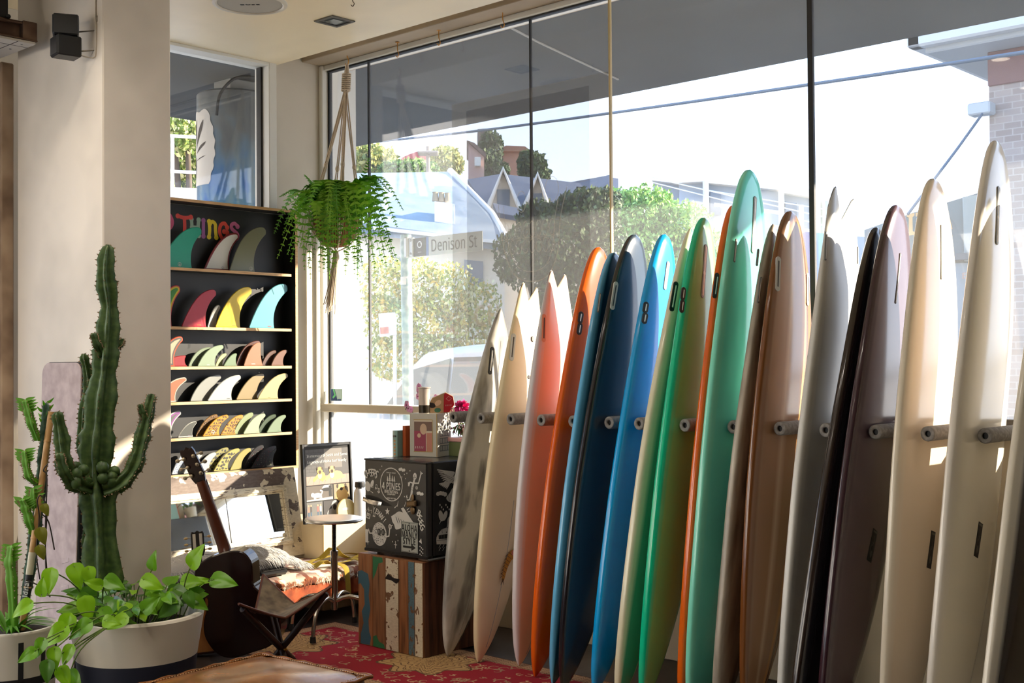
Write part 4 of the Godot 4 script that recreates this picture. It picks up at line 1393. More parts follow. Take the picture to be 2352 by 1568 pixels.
	var top := func(u: float, v: float) -> Vector3:
		# u along the bench 0..1, v from the front 0 to the back 1
		var x := lerpf(3.22, 4.40, u)
		var edge := 1.0 - pow(absf(u * 2.0 - 1.0), 3.0)
		var y := 0.392 + 0.075 * edge * sin(PI * clampf(v * 0.9 + 0.12, 0, 1)) + 0.012 * sin(u * 19.0) + 0.01 * sin(u * 7.0 + v * 6.0)
		if u > 0.86:
			y -= (u - 0.86) * 0.38
		return Vector3(x, y, lerpf(-5.635 - 0.05 * (1.0 - edge), -6.02, v))
	g = Geo.new()
	rows = []
	for i in 15:
		var row: Array = []
		for j in 41:
			row.append(top.call(j / 40.0, i / 14.0))
		rows.append(row)
	g.grid(rows)
	obj("hide", g, mat("sheep_base", C(170, 166, 160), 0.9), sheep)
	g = Geo.new()
	for i in 9000:
		var u := R(0.0, 1.0)
		var v := pow(R(0.0, 1.0), 1.25)
		var p0: Vector3 = top.call(u, v)
		var clump := sin(u * 46.0 + 3.0 * sin(v * 9.0)) + 0.6 * sin(u * 17.0 + v * 13.0)
		var ln := R(0.05, 0.085)
		var dirf := Vector3(0.25 + 0.35 * clump + R(-0.25, 0.25), 0.35 - 0.9 * (1.0 - v) + R(-0.15, 0.15), 0.75 + R(-0.25, 0.25)).normalized()
		var p1 := p0 + dirf * ln * 0.5
		var p2 := p1 + (dirf + Vector3(0.15, -0.85, 0.0)).normalized() * ln * 0.5
		p2.y = maxf(p2.y, 0.318)
		var w := dirf.cross(Vector3(R(-1, 1), 1, R(-1, 1))).normalized() * 0.0011
		var sh := R(0.55, 1.0)
		g.col = Color(0.8, 0.8, 0.8) * sh if R(0, 1) < 0.75 else Color(0.82, 0.80, 0.76)
		var k := g.p(p0 - w); g.p(p0 + w); g.p(p1 + w * 0.8); g.p(p1 - w * 0.8); g.p(p2)
		g.f(k, k + 1, k + 2); g.f(k, k + 2, k + 3); g.f(k + 3, k + 2, k + 4)
	var fur := obj("fur", g, mat("hair_tint"), sheep)
	fur.set_meta("kind", "stuff")
	# ---- mustard webbing straps
	var straps := thing("webbing_straps", "tangle of mustard yellow webbing straps on the right end of the bench", "strap", Vector3(0, 0, 0))
	var web := textured("webbing", ntex(0.2, 107, [[0.0, C(146, 122, 30)], [1.0, C(196, 170, 62)]]), 6.0, 0.85, false)
	for pth in [
		[Vector3(4.45, 0.325, -5.85), Vector3(4.56, 0.345, -5.80), Vector3(4.62, 0.40, -5.76), Vector3(4.66, 0.36, -5.72), Vector3(4.76, 0.33, -5.74), Vector3(4.86, 0.36, -5.70), Vector3(4.90, 0.335, -5.66)],
		[Vector3(4.42, 0.33, -5.74), Vector3(4.5, 0.335, -5.70), Vector3(4.56, 0.33, -5.64), Vector3(4.575, 0.31, -5.58), Vector3(4.58, 0.24, -5.568), Vector3(4.59, 0.13, -5.57)],
		[Vector3(4.70, 0.322, -5.76), Vector3(4.73, 0.335, -5.68), Vector3(4.735, 0.315, -5.585), Vector3(4.745, 0.24, -5.568), Vector3(4.75, 0.155, -5.566), Vector3(4.735, 0.10, -5.57)],
		[Vector3(4.36, 0.322, -5.70), Vector3(4.48, 0.35, -5.76), Vector3(4.60, 0.335, -5.84), Vector3(4.75, 0.35, -5.82), Vector3(4.88, 0.33, -5.78)],
		[Vector3(4.40, 0.325, -5.66), Vector3(4.46, 0.36, -5.64), Vector3(4.52, 0.335, -5.66), Vector3(4.64, 0.33, -5.66), Vector3(4.72, 0.33, -5.70)]]:
		g = Geo.new()
		ribbon(g, curve(pth, 30), 0.034, Vector3(0.5, 0.1, 0.85) if pth[0].x < 4.45 and pth[-1].y > 0.2 else Vector3(1, 0.1, 0.1) if pth[-1].y < 0.2 else Vector3(0, 0.5, 1))
		obj("strap", g, web, straps)
	# ---- chrome swivel stool
	var stool := thing("metal_stool", "round chrome swivel stool with a screw post beside the bench", "stool", Vector3(4.305, 0, -5.35))
	var chrome := mat("chrome", C(196, 192, 186), 0.16, 1.0)
	g = Geo.new()
	g.lathe([Vector2(0, 0.636), Vector2(0.148, 0.636), Vector2(0.158, 0.630), Vector2(0.163, 0.637), Vector2(0.16, 0.647), Vector2(0.145, 0.650), Vector2(0.0, 0.646)], 48)
	obj("seat", g, mat("seat_steel", C(190, 192, 194), 0.28, 1.0), stool)
	g = Geo.new()
	var pr: Array = []
	for k in 66:
		pr.append(Vector2(0.0135 if k % 2 == 0 else 0.0105, 0.44 + k * 0.003))
	g.lathe(pr, 16)
	obj("screw", g, mat("screw_dark", C(120, 118, 114), 0.3, 1.0), stool)
	g = Geo.new()
	g.lathe([Vector2(0, 0.14), Vector2(0.019, 0.14), Vector2(0.0195, 0.44), Vector2(0.023, 0.44), Vector2(0.023, 0.465), Vector2(0.014, 0.468)], 20)
	obj("post", g, chrome, stool)
	for k in 4:
		var an := 2.69 + k * PI / 2.0
		var d := Vector3(cos(an), 0, sin(an))
		g = Geo.new()
		g.tube(curve([d * 0.015 + Vector3(0, 0.19, 0), d * 0.08 + Vector3(0, 0.215, 0), d * 0.16 + Vector3(0, 0.205, 0), d * 0.225 + Vector3(0, 0.165, 0), d * 0.255 + Vector3(0, 0.10, 0), d * 0.268 + Vector3(0, 0.02, 0)], 22), 0.0115, 10)
		var lg := obj("leg", g, chrome, stool)
		g = Geo.new()
		g.lathe([Vector2(0, 0.0125), Vector2(0.017, 0.0125), Vector2(0.015, 0.045), Vector2(0.0116, 0.045)], 12, d * 0.268)
		obj("rubber_tip", g, mat("rubber", C(20, 20, 20), 0.7), lg)
	# ---- tripod stool with a hide saddle
	var tri := thing("tripod_stool", "folding tripod stool with a hairy hide saddle seat", "stool", Vector3(3.45, 0, -4.70))
	var corners := [Vector3(-0.288, 0.44, 0.10), Vector3(0.107, 0.475, -0.27), Vector3(0.178, 0.46, 0.166)]
	var wood := mat("stool_wood", C(58, 32, 20), 0.35)
	var hub := Vector3(0.03, 0.165, -0.02)
	for c in corners:
		g = Geo.new()
		var top_p: Vector3 = c * Vector3(0.92, 0.93, 0.92)
		var foot: Vector3 = hub + (hub - top_p) * (0.150 / (top_p.y - hub.y))
		g.tube([foot, foot.lerp(top_p, 0.5), top_p], [0.0145, 0.0165, 0.0145], 12)
		obj("leg", g, wood, tri)
	g = Geo.new()
	g.blob(hub + Vector3(0.0, 0, 0.03), Vector3(0.009, 0.009, 0.012), 6)
	obj("hub_bolt", g, mat("brass", C(196, 140, 60), 0.3, 0.9), tri)
	for lay in 2:
		g = Geo.new()
		var n := 18
		var idx := {}
		for i in n + 1:
			for j in n + 1 - i:
				var w := Vector3(float(i) / n, float(j) / n, float(n - i - j) / n)
				var q: Vector3 = corners[0] * w.x + corners[1] * w.y + corners[2] * w.z
				var ctr: Vector3 = (corners[0] + corners[1] + corners[2]) / 3.0
				var mx := maxf(w.x, maxf(w.y, w.z))
				var edge := minf(w.x, minf(w.y, w.z))
				var pull := 0.30 * (1.0 - mx) * 1.5
				q = q.lerp(Vector3(ctr.x, q.y, ctr.z), pull * 0.6)
				q.y -= 0.125 * (1.0 - pow(maxf(0.0, (mx - 0.3334) * 1.5), 1.5))
				q.y -= 0.006 * lay
				if lay == 1:
					q = q.lerp(Vector3(ctr.x, q.y, ctr.z), -0.012)
				idx[Vector2i(i, j)] = g.p(q, Vector2(w.x, w.y))
		for i in n:
			for j in n - i:
				g.f(idx[Vector2i(i, j)], idx[Vector2i(i + 1, j)], idx[Vector2i(i, j + 1)])
				if j < n - i - 1:
					g.f(idx[Vector2i(i + 1, j)], idx[Vector2i(i + 1, j + 1)], idx[Vector2i(i, j + 1)])
		if lay == 0:
			var hm := textured("goat_hide", ntex(0.03, 111, [[0.0, C(44, 36, 28)], [0.4, C(104, 88, 68)], [1.0, C(150, 132, 106)]]), 2.2, 0.85, false)
			hm.rim_enabled = true
			hm.rim = 0.4
			obj("hide_seat", g, hm, tri)
		else:
			obj("leather_underside", g, mat("stool_leather", C(92, 44, 24), 0.5), tri)
	g = Geo.new()
	for k in 3:
		var c0: Vector3 = corners[k]
		var c1: Vector3 = corners[(k + 1) % 3]
		var ctr: Vector3 = (corners[0] + corners[1] + corners[2]) / 3.0
		var pts: Array = []
		for i in 25:
			var t := i / 24.0
			var mx := maxf(t, 1.0 - t)
			var q := c0.lerp(c1, t)
			q = q.lerp(Vector3(ctr.x, q.y, ctr.z), 0.30 * (1.0 - mx) * 1.5 * 0.6 - 0.008)
			q.y -= 0.125 * (1.0 - pow(maxf(0.0, (mx - 0.3334) * 1.5), 1.5)) + 0.003
			pts.append(q)
		g.tube(pts, 0.0065, 8)
	obj("leather_edge", g, mat("stool_leather"), tri)
	# ---- leather pouf in the foreground
	var pouf := thing("leather_pouf", "square tan leather pouf with stitched seams in the foreground", "pouf", Vector3(2.62, 0, -3.72))
	pouf.rotation.y = 0.1
	var shine := textured("leather_amber", ntex(0.018, 113, [[0.0, C(84, 46, 16)], [0.5, C(122, 70, 26)], [1.0, C(150, 92, 40)]]), 1.2, 0.26, false)
	shine.heightmap_enabled = true
	shine.heightmap_texture = ntex(0.02, 115, [[0.0, Color.BLACK], [1.0, Color.WHITE]])
	shine.heightmap_scale = 0.15
	g = Geo.new()
	rows = []
	for e in [[0.27, 0.0], [0.31, 0.02], [0.325, 0.16], [0.315, 0.30], [0.31, 0.345], [0.29, 0.352]]:
		var row: Array = []
		for k in 64:
			var an := TAU * k / 64.0
			var c := Vector2(cos(an), sin(an))
			var r: float = e[0] / pow(pow(absf(c.x), 7.0) + pow(absf(c.y), 7.0), 1.0 / 7.0)
			row.append(Vector3(c.x * r, e[1] + 0.006 * sin(k * 1.9), c.y * r))
		rows.append(row)
	g.grid(rows, true)
	obj("sides", g, shine, pouf)
	g = Geo.new()
	rows = []
	for i in 31:
		var row: Array = []
		for j in 31:
			var u := j / 15.0 - 1.0
			var v := i / 15.0 - 1.0
			var e := (1.0 - pow(absf(u), 3.0)) * (1.0 - pow(absf(v), 3.0))
			row.append(Vector3(u * 0.298, 0.348 + 0.028 * e + 0.004 * sin(u * 5.0 + v * 3.0) * e + 0.003 * sin(v * 7.0 - u * 4.0) * e, v * 0.298))
		rows.append(row)
	g.grid(rows, false, true)
	var cover := obj("top_cover", g, shine, pouf)
	g = Geo.new()
	for sg in [[-1, -1, 1, -1], [1, -1, 1, 1], [1, 1, -1, 1], [-1, 1, -1, -1]]:
		var pts: Array = []
		for i in 21:
			var q := Vector2(sg[0], sg[1]).lerp(Vector2(sg[2], sg[3]), i / 20.0) * 0.302
			pts.append(Vector3(q.x, 0.349 + 0.003 * sin(i * 1.7), q.y))
		g.tube(pts, 0.0075, 8)
	obj("piping", g, shine, cover)
	g = Geo.new()
	for k in 4:
		var n2 := [Vector2(-1, -1), Vector2(1, -1), Vector2(1, 1), Vector2(-1, 1)]
		for i in 46:
			var q: Vector2 = n2[k].lerp(n2[(k + 1) % 4], (i + 0.5) / 46.0) * 0.286
			g.box(Vector3(q.x, 0.354, q.y), Vector3(0.007, 0.003, 0.0022) if k % 2 == 0 else Vector3(0.0022, 0.003, 0.007), 0.0005)
	var st := obj("stitching", g, mat("thread_cream", C(206, 170, 120), 0.8), cover)
	st.set_meta("kind", "stuff")
	# ---- guitars
	var gt := thing("acoustic_guitar", "dark brown acoustic guitar leaning with its back and side towards the room", "guitar", Vector3(3.62, 0.07, -5.13))
	var U := Vector3(-0.225, 0.95, -0.235).normalized()
	var Z := Vector3(-0.85, 0.1, 0.5)
	Z = (Z - U * Z.dot(U)).normalized()
	gt.basis = Basis(U.cross(Z), U, Z)
	guitar(gt, 1.06, mat("mahogany_gloss", C(30, 11, 7), 0.14), false)
	var uk := thing("classical_guitar", "small classical guitar with cream tuner knobs, its slotted head beside the dark guitar's neck", "guitar", Vector3(3.55, 0.015, -5.46))
	U = Vector3(-0.02, 1.0, -0.10).normalized()
	Z = Vector3(0.55, 0.0, -0.83)
	Z = (Z - U * Z.dot(U)).normalized()
	uk.basis = Basis(U.cross(Z), U, Z)
	guitar(uk, 0.60, mat("cedar_dark", C(70, 40, 24), 0.3), true)
	# ---- framed dog photographs
	var fr := thing("photo_frame", "black framed print of dog photographs on the corner ledge", "picture frame", Vector3(4.762, 0.531, -5.965))
	fr.rotation.x = -0.06
	g = Geo.new()
	for e in [[-0.193, 0.0, -0.178, 0.485], [0.178, 0.0, 0.193, 0.485], [-0.178, 0.0, 0.178, 0.018], [-0.178, 0.467, 0.178, 0.485]]:
		g.span(Vector3(e[0], e[1], -0.012), Vector3(e[2], e[3], 0.012), 0.002)
	obj("frame", g, mat("frame_black", C(26, 25, 25), 0.4), fr)
	g = Geo.new()
	g.span(Vector3(-0.178, 0.018, -0.008), Vector3(0.178, 0.467, 0.002), 0.0)
	obj("mount", g, mat("mount_black", C(30, 29, 29), 0.7), fr)
	g = Geo.new()
	g.z2 = 0.0026
	var pt := func(c: Color) -> void: g.col = c
	pt.call(L(84, 82, 82)); g.rect(Vector2(-0.165, 0.25), Vector2(0.17, 0.45))
	pt.call(L(118, 114, 108)); g.rect(Vector2(-0.02, 0.33), Vector2(0.12, 0.45))
	g.z2 = 0.003
	pt.call(L(62, 60, 60))
	for i in 7:
		g.stroke([Vector2(-0.165, 0.31 + i * 0.02), Vector2(-0.03, 0.31 + i * 0.02)], 0.0018)
		for j in 4:
			var x := -0.155 + j * 0.036 + (0.018 if i % 2 == 0 else 0.0)
			g.stroke([Vector2(x, 0.31 + i * 0.02), Vector2(x, 0.33 + i * 0.02)], 0.0016)
	pt.call(L(176, 140, 128)); g.rect(Vector2(-0.165, 0.232), Vector2(0.17, 0.285))
	pt.call(L(120, 92, 84))
	for j in 8:
		g.stroke([Vector2(-0.16 + j * 0.045, 0.232), Vector2(-0.13 + j * 0.04, 0.285)], 0.0015)
	g.z2 = 0.0034
	var dog := func(x: float, s: float, coat: Color, chest: Color) -> void:
		g.col = coat
		g.disc(Vector2(x + 0.03 * s, 0.283), 0.055 * s, 0.028)
		g.disc(Vector2(x + 0.075 * s, 0.272), 0.028 * s, 0.012)
		g.stroke([Vector2(x - 0.01, 0.29), Vector2(x - 0.045, 0.262)], 0.02)
		g.stroke([Vector2(x + 0.012, 0.29), Vector2(x + 0.02, 0.258)], 0.018)
		g.z2 += 0.0003
		g.col = chest
		g.disc(Vector2(x, 0.288), 0.017, 0.022)
		g.z2 += 0.0003
		g.col = coat
		g.disc(Vector2(x, 0.318), 0.022, 0.024)
		g.z2 += 0.0003
		g.col = L(70, 50, 36)
		g.disc(Vector2(x, 0.309), 0.011, 0.011)
		g.disc(Vector2(x - 0.019, 0.33), 0.006, 0.009)
		g.disc(Vector2(x + 0.019, 0.33), 0.006, 0.009)
		g.z2 -= 0.0009
	dog.call(-0.06, 0.5, L(226, 164, 92), L(238, 200, 150))
	dog.call(0.035, 1.0, L(222, 170, 112), L(240, 224, 200))
	g.z2 = 0.0026
	pt.call(L(94, 86, 78)); g.rect(Vector2(-0.168, 0.135), Vector2(0.035, 0.226))
	pt.call(L(182, 178, 172)); g.fill(poly([Vector2(-0.168, 0.135), Vector2(0.035, 0.135), Vector2(0.035, 0.152), Vector2(-0.168, 0.143)]))
	g.z2 = 0.003
	pt.call(L(228, 222, 206)); g.fill(poly([Vector2(-0.05, 0.208), Vector2(-0.03, 0.226), Vector2(0.015, 0.226), Vector2(0.012, 0.205)]))
	pt.call(L(26, 24, 24)); g.disc(Vector2(-0.01, 0.2), 0.04, 0.011); g.rect(Vector2(0.005, 0.155), Vector2(0.026, 0.222))
	pt.call(L(226, 222, 216)); g.disc(Vector2(-0.085, 0.168), 0.034, 0.015); g.disc(Vector2(-0.12, 0.172), 0.014)
	for lx in [-0.112, -0.102, -0.068, -0.056]:
		g.stroke([Vector2(lx, 0.165), Vector2(lx + 0.004, 0.146)], 0.009, 0.006)
	g.stroke(curve([Vector2(-0.054, 0.172), Vector2(-0.046, 0.19), Vector2(-0.06, 0.196)], 8), 0.008)
	g.z2 = 0.0026
	pt.call(L(150, 134, 108)); g.rect(Vector2(0.045, 0.135), Vector2(0.17, 0.226))
	g.z2 = 0.003
	pt.call(L(232, 186, 108)); g.disc(Vector2(0.108, 0.155), 0.052, 0.04); g.disc(Vector2(0.105, 0.198), 0.03, 0.028)
	pt.call(L(60, 44, 34)); g.disc(Vector2(0.104, 0.194), 0.012, 0.011); g.disc(Vector2(0.074, 0.212), 0.009, 0.014); g.disc(Vector2(0.138, 0.212), 0.009, 0.014)
	g.z2 = 0.0026
	pt.call(L(104, 104, 102)); g.rect(Vector2(-0.17, 0.03), Vector2(-0.048, 0.128))
	pt.call(L(176, 120, 110)); g.rect(Vector2(-0.17, 0.03), Vector2(-0.048, 0.045))
	g.z2 = 0.003
	for e in [[-0.155, L(206, 120, 100)], [-0.137, L(70, 66, 64)], [-0.085, L(206, 96, 90)], [-0.064, L(222, 214, 200)]]:
		pt.call(e[1]); g.stroke([Vector2(e[0], 0.098), Vector2(e[0], 0.072)], 0.014)
		pt.call(L(214, 150, 120)); g.disc(Vector2(e[0], 0.108), 0.006)
		pt.call(L(60, 86, 110)); g.stroke([Vector2(e[0], 0.066), Vector2(e[0], 0.042)], 0.010)
	g.z2 = 0.0026
	pt.call(L(60, 58, 58)); g.rect(Vector2(-0.04, 0.03), Vector2(0.17, 0.128))
	g.z2 = 0.003
	pt.call(L(168, 166, 164)); g.disc(Vector2(0.03, 0.05), 0.045, 0.03); g.disc(Vector2(0.05, 0.094), 0.03, 0.034)
	pt.call(L(44, 42, 42)); g.disc(Vector2(0.046, 0.086), 0.014, 0.018); g.disc(Vector2(0.078, 0.108), 0.01, 0.016)
	obj("photographs", g, ink, fr)
	letters("caption", "In memory of Sushi and Sumo", 0.016, mat("caption_white", C(225, 225, 220), 0.6), fr, Vector3(0.004, 0.41, 0.0035), Vector3.ZERO, false, 1.05)
	letters("caption", "Legends of Aloha Surf Manly", 0.016, mat("caption_white"), fr, Vector3(0.0, 0.373, 0.0035), Vector3.ZERO, false, 1.08)
	# ---- small cream board with a slot
	var cb := thing("handplane", "small cream rounded wooden handplane with a slot, leaning on the dog photographs", "board", Vector3(4.87, 0.531, -5.925))
	cb.rotation.x = -0.1
	g = Geo.new()
	var pts2: Array = []
	for i in 25:
		var an := PI * i / 24.0
		pts2.append(Vector2(cos(an) * 0.075, 0.06 + sin(an) * 0.075))
	pts2.append(Vector2(-0.07, 0.0))
	pts2.append(Vector2(0.07, 0.0))
	g.prism(PackedVector2Array(pts2), 0.016, 0.004)
	var cbody := obj("board_body", g, mat("cream_wood", C(214, 196, 138), 0.5), cb)
	g = Geo.new()
	g.box(Vector3(-0.012, 0.072, 0.0075), Vector3(0.045, 0.014, 0.002), 0.0008)
	obj("slot", g, mat("slot_pale", C(240, 236, 220), 0.5), cbody)
	# ---- white flask
	var fl := thing("drink_flask", "white metal drink flask with a black lid beside the fridge", "flask", Vector3(4.955, 0.53, -5.90))
	g = Geo.new()
	g.lathe([Vector2(0, 0.0), Vector2(0.036, 0.0), Vector2(0.038, 0.004), Vector2(0.038, 0.165), Vector2(0.034, 0.182), Vector2(0.027, 0.192), Vector2(0.026, 0.196)], 28)
	obj("bottle", g, mat("flask_white", C(214, 218, 226), 0.4), fl)
	g = Geo.new()
	g.lathe([Vector2(0.0265, 0.194), Vector2(0.0265, 0.202), Vector2(0.0, 0.202)], 24)
	obj("neck_ring", g, mat("ring_steel", C(170, 170, 170), 0.2, 1.0), fl)
	g = Geo.new()
	g.lathe([Vector2(0.031, 0.202), Vector2(0.032, 0.205), Vector2(0.031, 0.232), Vector2(0.028, 0.236), Vector2(0, 0.236)], 24)
	obj("lid", g, mat("lid_black", C(28, 28, 29), 0.5), fl)

func build_fridge() -> void:
	var ink := mat("ink", Color.WHITE, 0.6)
	# ---- reclaimed timber box under the fridge
	var bx := thing("timber_box", "reclaimed timber box of brown, white and blue flaking planks under the fridge", "box", Vector3(4.25, 0.0, -5.07))
	var wood := func(sd: int, dark: Color, light: Color) -> StandardMaterial3D:
		var m := mat("plank_wood_%d" % sd, Color.WHITE, 0.65)
		m.albedo_texture = ntex(0.02, sd, [[0.0, dark], [0.5, light], [1.0, light.lightened(0.1)]], 128)
		m.uv1_triplanar = true
		m.uv1_scale = Vector3(9, 0.8, 9)
		return m
	var brown: StandardMaterial3D = wood.call(121, C(92, 58, 34), C(150, 96, 56))
	var brown2: StandardMaterial3D = wood.call(122, C(78, 50, 32), C(132, 88, 54))
	var deep: StandardMaterial3D = wood.call(123, C(48, 26, 16), C(92, 54, 34))
	var paint := func(key: String, under: Color, over: Color, at: float, sd: int) -> StandardMaterial3D:
		var m := mat(key, Color.WHITE, 0.6)
		m.albedo_texture = peel(96, 512, under, over, sd, at, 0.012)
		return m
	var planks := [[0.0, 0.118, brown, "blue"], [0.118, 0.105, brown2, "green"], [0.223, 0.103, null, "white"], [0.326, 0.072, brown, ""], [0.398, 0.05, null, "teal"], [0.448, 0.062, null, "white2"]]
	var g := Geo.new()
	g.span(Vector3(0.012, 0.0045, 0.0), Vector3(0.5, 0.486, 0.498), 0.0)
	obj("carcass", g, deep, bx)
	for p in planks:
		g = Geo.new()
		g.span(Vector3(-0.008, 0.0045, p[0] + 0.001), Vector3(0.012, 0.487, p[0] + p[1] - 0.001), 0.0025)
		var pk := obj("plank", g, p[2] if p[2] else brown2, bx)
		if p[3] == "white" or p[3] == "white2" or p[3] == "teal":
			g = Geo.new()
			uvquad(g, Vector3(-0.0086, 0.484, p[0] + 0.003), Vector3(-0.0086, 0.484, p[0] + p[1] - 0.003), Vector3(-0.0086, 0.007, p[0] + p[1] - 0.003), Vector3(-0.0086, 0.007, p[0] + 0.003))
			obj("paint", g, paint.call("flaky_" + p[3], C(118, 82, 54), C(214, 202, 176) if p[3] != "teal" else C(84, 112, 122), -0.36 if p[3] != "teal" else -0.3, 131 + int(p[0] * 100)), pk)
		elif p[3] != "":
			g = Geo.new()
			g.xf = Transform3D(Basis(Vector3(0, 0, 1), Vector3(0, 1, 0), Vector3(-1, 0, 0)), Vector3(-0.0086, 0, p[0]))
			g.col = L(58, 98, 116)
			if p[3] == "blue":
				g.fill(poly([Vector2(0.003, 0.39), Vector2(0.03, 0.40), Vector2(0.085, 0.385), Vector2(0.095, 0.33), Vector2(0.088, 0.27), Vector2(0.10, 0.2), Vector2(0.085, 0.14), Vector2(0.09, 0.08), Vector2(0.105, 0.05), Vector2(0.095, 0.01), Vector2(0.02, 0.008), Vector2(0.022, 0.06), Vector2(0.045, 0.12), Vector2(0.03, 0.18), Vector2(0.055, 0.22), Vector2(0.05, 0.3), Vector2(0.02, 0.33), Vector2(0.003, 0.32)]))
			else:
				g.col = L(40, 112, 70)
				g.fill(poly([Vector2(0.004, 0.483), Vector2(0.08, 0.483), Vector2(0.085, 0.46), Vector2(0.05, 0.45), Vector2(0.03, 0.40), Vector2(0.004, 0.36)]))
				g.fill(poly([Vector2(0.004, 0.06), Vector2(0.03, 0.07), Vector2(0.05, 0.04), Vector2(0.09, 0.03), Vector2(0.1, 0.008), Vector2(0.004, 0.008)]))
			obj("paint", g, ink, pk)
	g = Geo.new()
	g.xf = Transform3D(Basis(Vector3(0, 0, 1), Vector3(0, 1, 0), Vector3(-1, 0, 0)), Vector3(-0.0092, 0, 0))
	g.col = L(14, 10, 8)
	g.fill(PackedVector2Array(curve([Vector2(0.222, 0.378), Vector2(0.245, 0.402), Vector2(0.285, 0.388), Vector2(0.334, 0.386)], 12) + curve([Vector2(0.334, 0.382), Vector2(0.31, 0.36), Vector2(0.27, 0.372), Vector2(0.224, 0.374)], 12)))
	obj("hand_hole", g, ink, bx)
	for k in 4:
		g = Geo.new()
		g.span(Vector3(0.004 + k * 0.124, 0.0045, 0.498), Vector3(0.126 + k * 0.124, 0.486, 0.512), 0.002)
		obj("side_plank", g, deep, bx)
	g = Geo.new()
	g.span(Vector3(-0.006, 0.487, 0.0), Vector3(0.5, 0.489, 0.51), 0.0)
	obj("lid", g, brown, bx)
	# ---- fridge
	var fr := thing("bar_fridge", "black bar fridge covered in white doodle stickers, standing on the timber box", "fridge", Vector3(4.26, 0.5, -4.785))
	var blk := mat("fridge_black", C(30, 30, 32), 0.25)
	blk.clearcoat_enabled = true
	blk.clearcoat = 0.5
	g = Geo.new()
	g.span(Vector3(0.05, 0.012, -0.245), Vector3(0.49, 0.497, 0.235), 0.006)
	obj("cabinet", g, blk, fr)
	g = Geo.new()
	g.span(Vector3(0.0, 0.006, -0.25), Vector3(0.042, 0.497, 0.24), 0.008)
	var door := obj("door", g, blk, fr)
	g = Geo.new()
	g.span(Vector3(-0.004, 0.488, -0.25), Vector3(0.04, 0.497, 0.24), 0.003)
	obj("door_trim", g, mat("trim_dark", C(22, 22, 23), 0.35), door)
	g = Geo.new()
	g.span(Vector3(-0.004, 0.004, -0.25), Vector3(0.04, 0.02, 0.24), 0.003)
	obj("door_trim", g, mat("trim_dark"), door)
	g = Geo.new()
	g.span(Vector3(0.0, -0.006, 0.17), Vector3(0.16, 0.006, 0.245), 0.003)
	obj("hinge_plate", g, mat("ring_steel", C(170, 170, 170), 0.2, 1.0), fr)
	for e in [Vector3(0.06, 0, -0.19), Vector3(0.42, 0, -0.2), Vector3(0.42, 0, 0.19), Vector3(0.09, 0, 0.19)]:
		g = Geo.new()
		g.lathe([Vector2(0, -0.0105), Vector2(0.018, -0.0105), Vector2(0.016, 0.014), Vector2(0, 0.014)], 12, e)
		obj("foot", g, mat("rubber", C(20, 20, 20), 0.7), fr)
	# handle: dark scoop with a chrome lip
	g = Geo.new()
	g.xf = Transform3D(Basis(Vector3(0, 0, 1), Vector3(0, 1, 0), Vector3(-1, 0, 0)), Vector3(-0.0008, 0.25, 0))
	g.col = L(8, 8, 9)
	g.fill(PackedVector2Array(curve([Vector2(-0.242, 0.05), Vector2(-0.2, 0.052), Vector2(-0.12, 0.038), Vector2(-0.03, 0.008)], 14) + curve([Vector2(-0.03, 0.004), Vector2(-0.1, 0.006), Vector2(-0.18, 0.022), Vector2(-0.242, 0.042)], 14)))
	obj("handle_scoop", g, ink, door)
	g = Geo.new()
	ribbon(g, curve([Vector3(-0.012, 0.282, -0.247), Vector3(-0.02, 0.272, -0.19), Vector3(-0.016, 0.266, -0.13), Vector3(-0.006, 0.262, -0.105)], 14), 0.022, Vector3(0.1, 1, 0))
	obj("handle_lip", g, mat("chrome", C(196, 192, 186), 0.16, 1.0), door)
	# doodles on the door: u along z, v up
	var dm := mat("sticker_white", Color.WHITE, 0.5)
	g = Geo.new()
	g.xf = Transform3D(Basis(Vector3(0, 0, 1), Vector3(0, 1, 0), Vector3(-1, 0, 0)), Vector3(-0.0012, 0.25, -0.005))
	var DX := g.xf
	var W := L(214, 212, 206)
	var K := L(24, 24, 26)
	g.col = W
	var P := func(s: float, t: float) -> Vector2: return Vector2(s * 0.48 - 0.24, 0.235 - t * 0.47)
	g.ring(P.call(0.446, 0.245), 0.086, 0.005)
	for e in [[-0.028, 0.026], [-0.011, 0.044], [0.008, 0.032], [0.024, 0.03]]:
		var c: Vector2 = P.call(0.446, 0.245) + Vector2(e[0], 0.018)
		for k in 4:
			g.fill(poly([c + Vector2(-0.009 + k * 0.0016, e[1] * k / 4.6), c + Vector2(0.009 - k * 0.0016, e[1] * k / 4.6), c + Vector2(0, e[1] * (k + 1.5) / 4.6)]))
		g.stroke([c, c - Vector2(0, 0.006)], 0.003)
	obj("logo_doodle", g, dm, door)
	g = Geo.new()
	g.xf = DX
	g.col = W
	# skeleton
	var sk: Vector2 = P.call(0.826, 0.14)
	g.disc(sk + Vector2(0, 0.004), 0.014, 0.018, 14, -0.2)
	g.stroke([sk + Vector2(-0.003, -0.012), sk + Vector2(-0.018, -0.05), sk + Vector2(-0.026, -0.085)], 0.013, 0.015)
	g.stroke([sk + Vector2(-0.012, -0.032), sk + Vector2(0.028, -0.03), sk + Vector2(0.045, 0.016)], 0.007)
	g.stroke([sk + Vector2(-0.014, -0.032), sk + Vector2(-0.038, -0.028), sk + Vector2(-0.044, -0.044)], 0.007)
	g.stroke([sk + Vector2(-0.028, -0.085), sk + Vector2(-0.042, -0.118), sk + Vector2(-0.056, -0.122)], 0.007)
	g.stroke([sk + Vector2(-0.024, -0.085), sk + Vector2(-0.03, -0.125), sk + Vector2(-0.026, -0.136)], 0.007)
	for k in 3:
		g.stroke([sk + Vector2(0.045, 0.016), sk + Vector2(0.042 + k * 0.009, 0.032 - k * 0.004)], 0.0035)
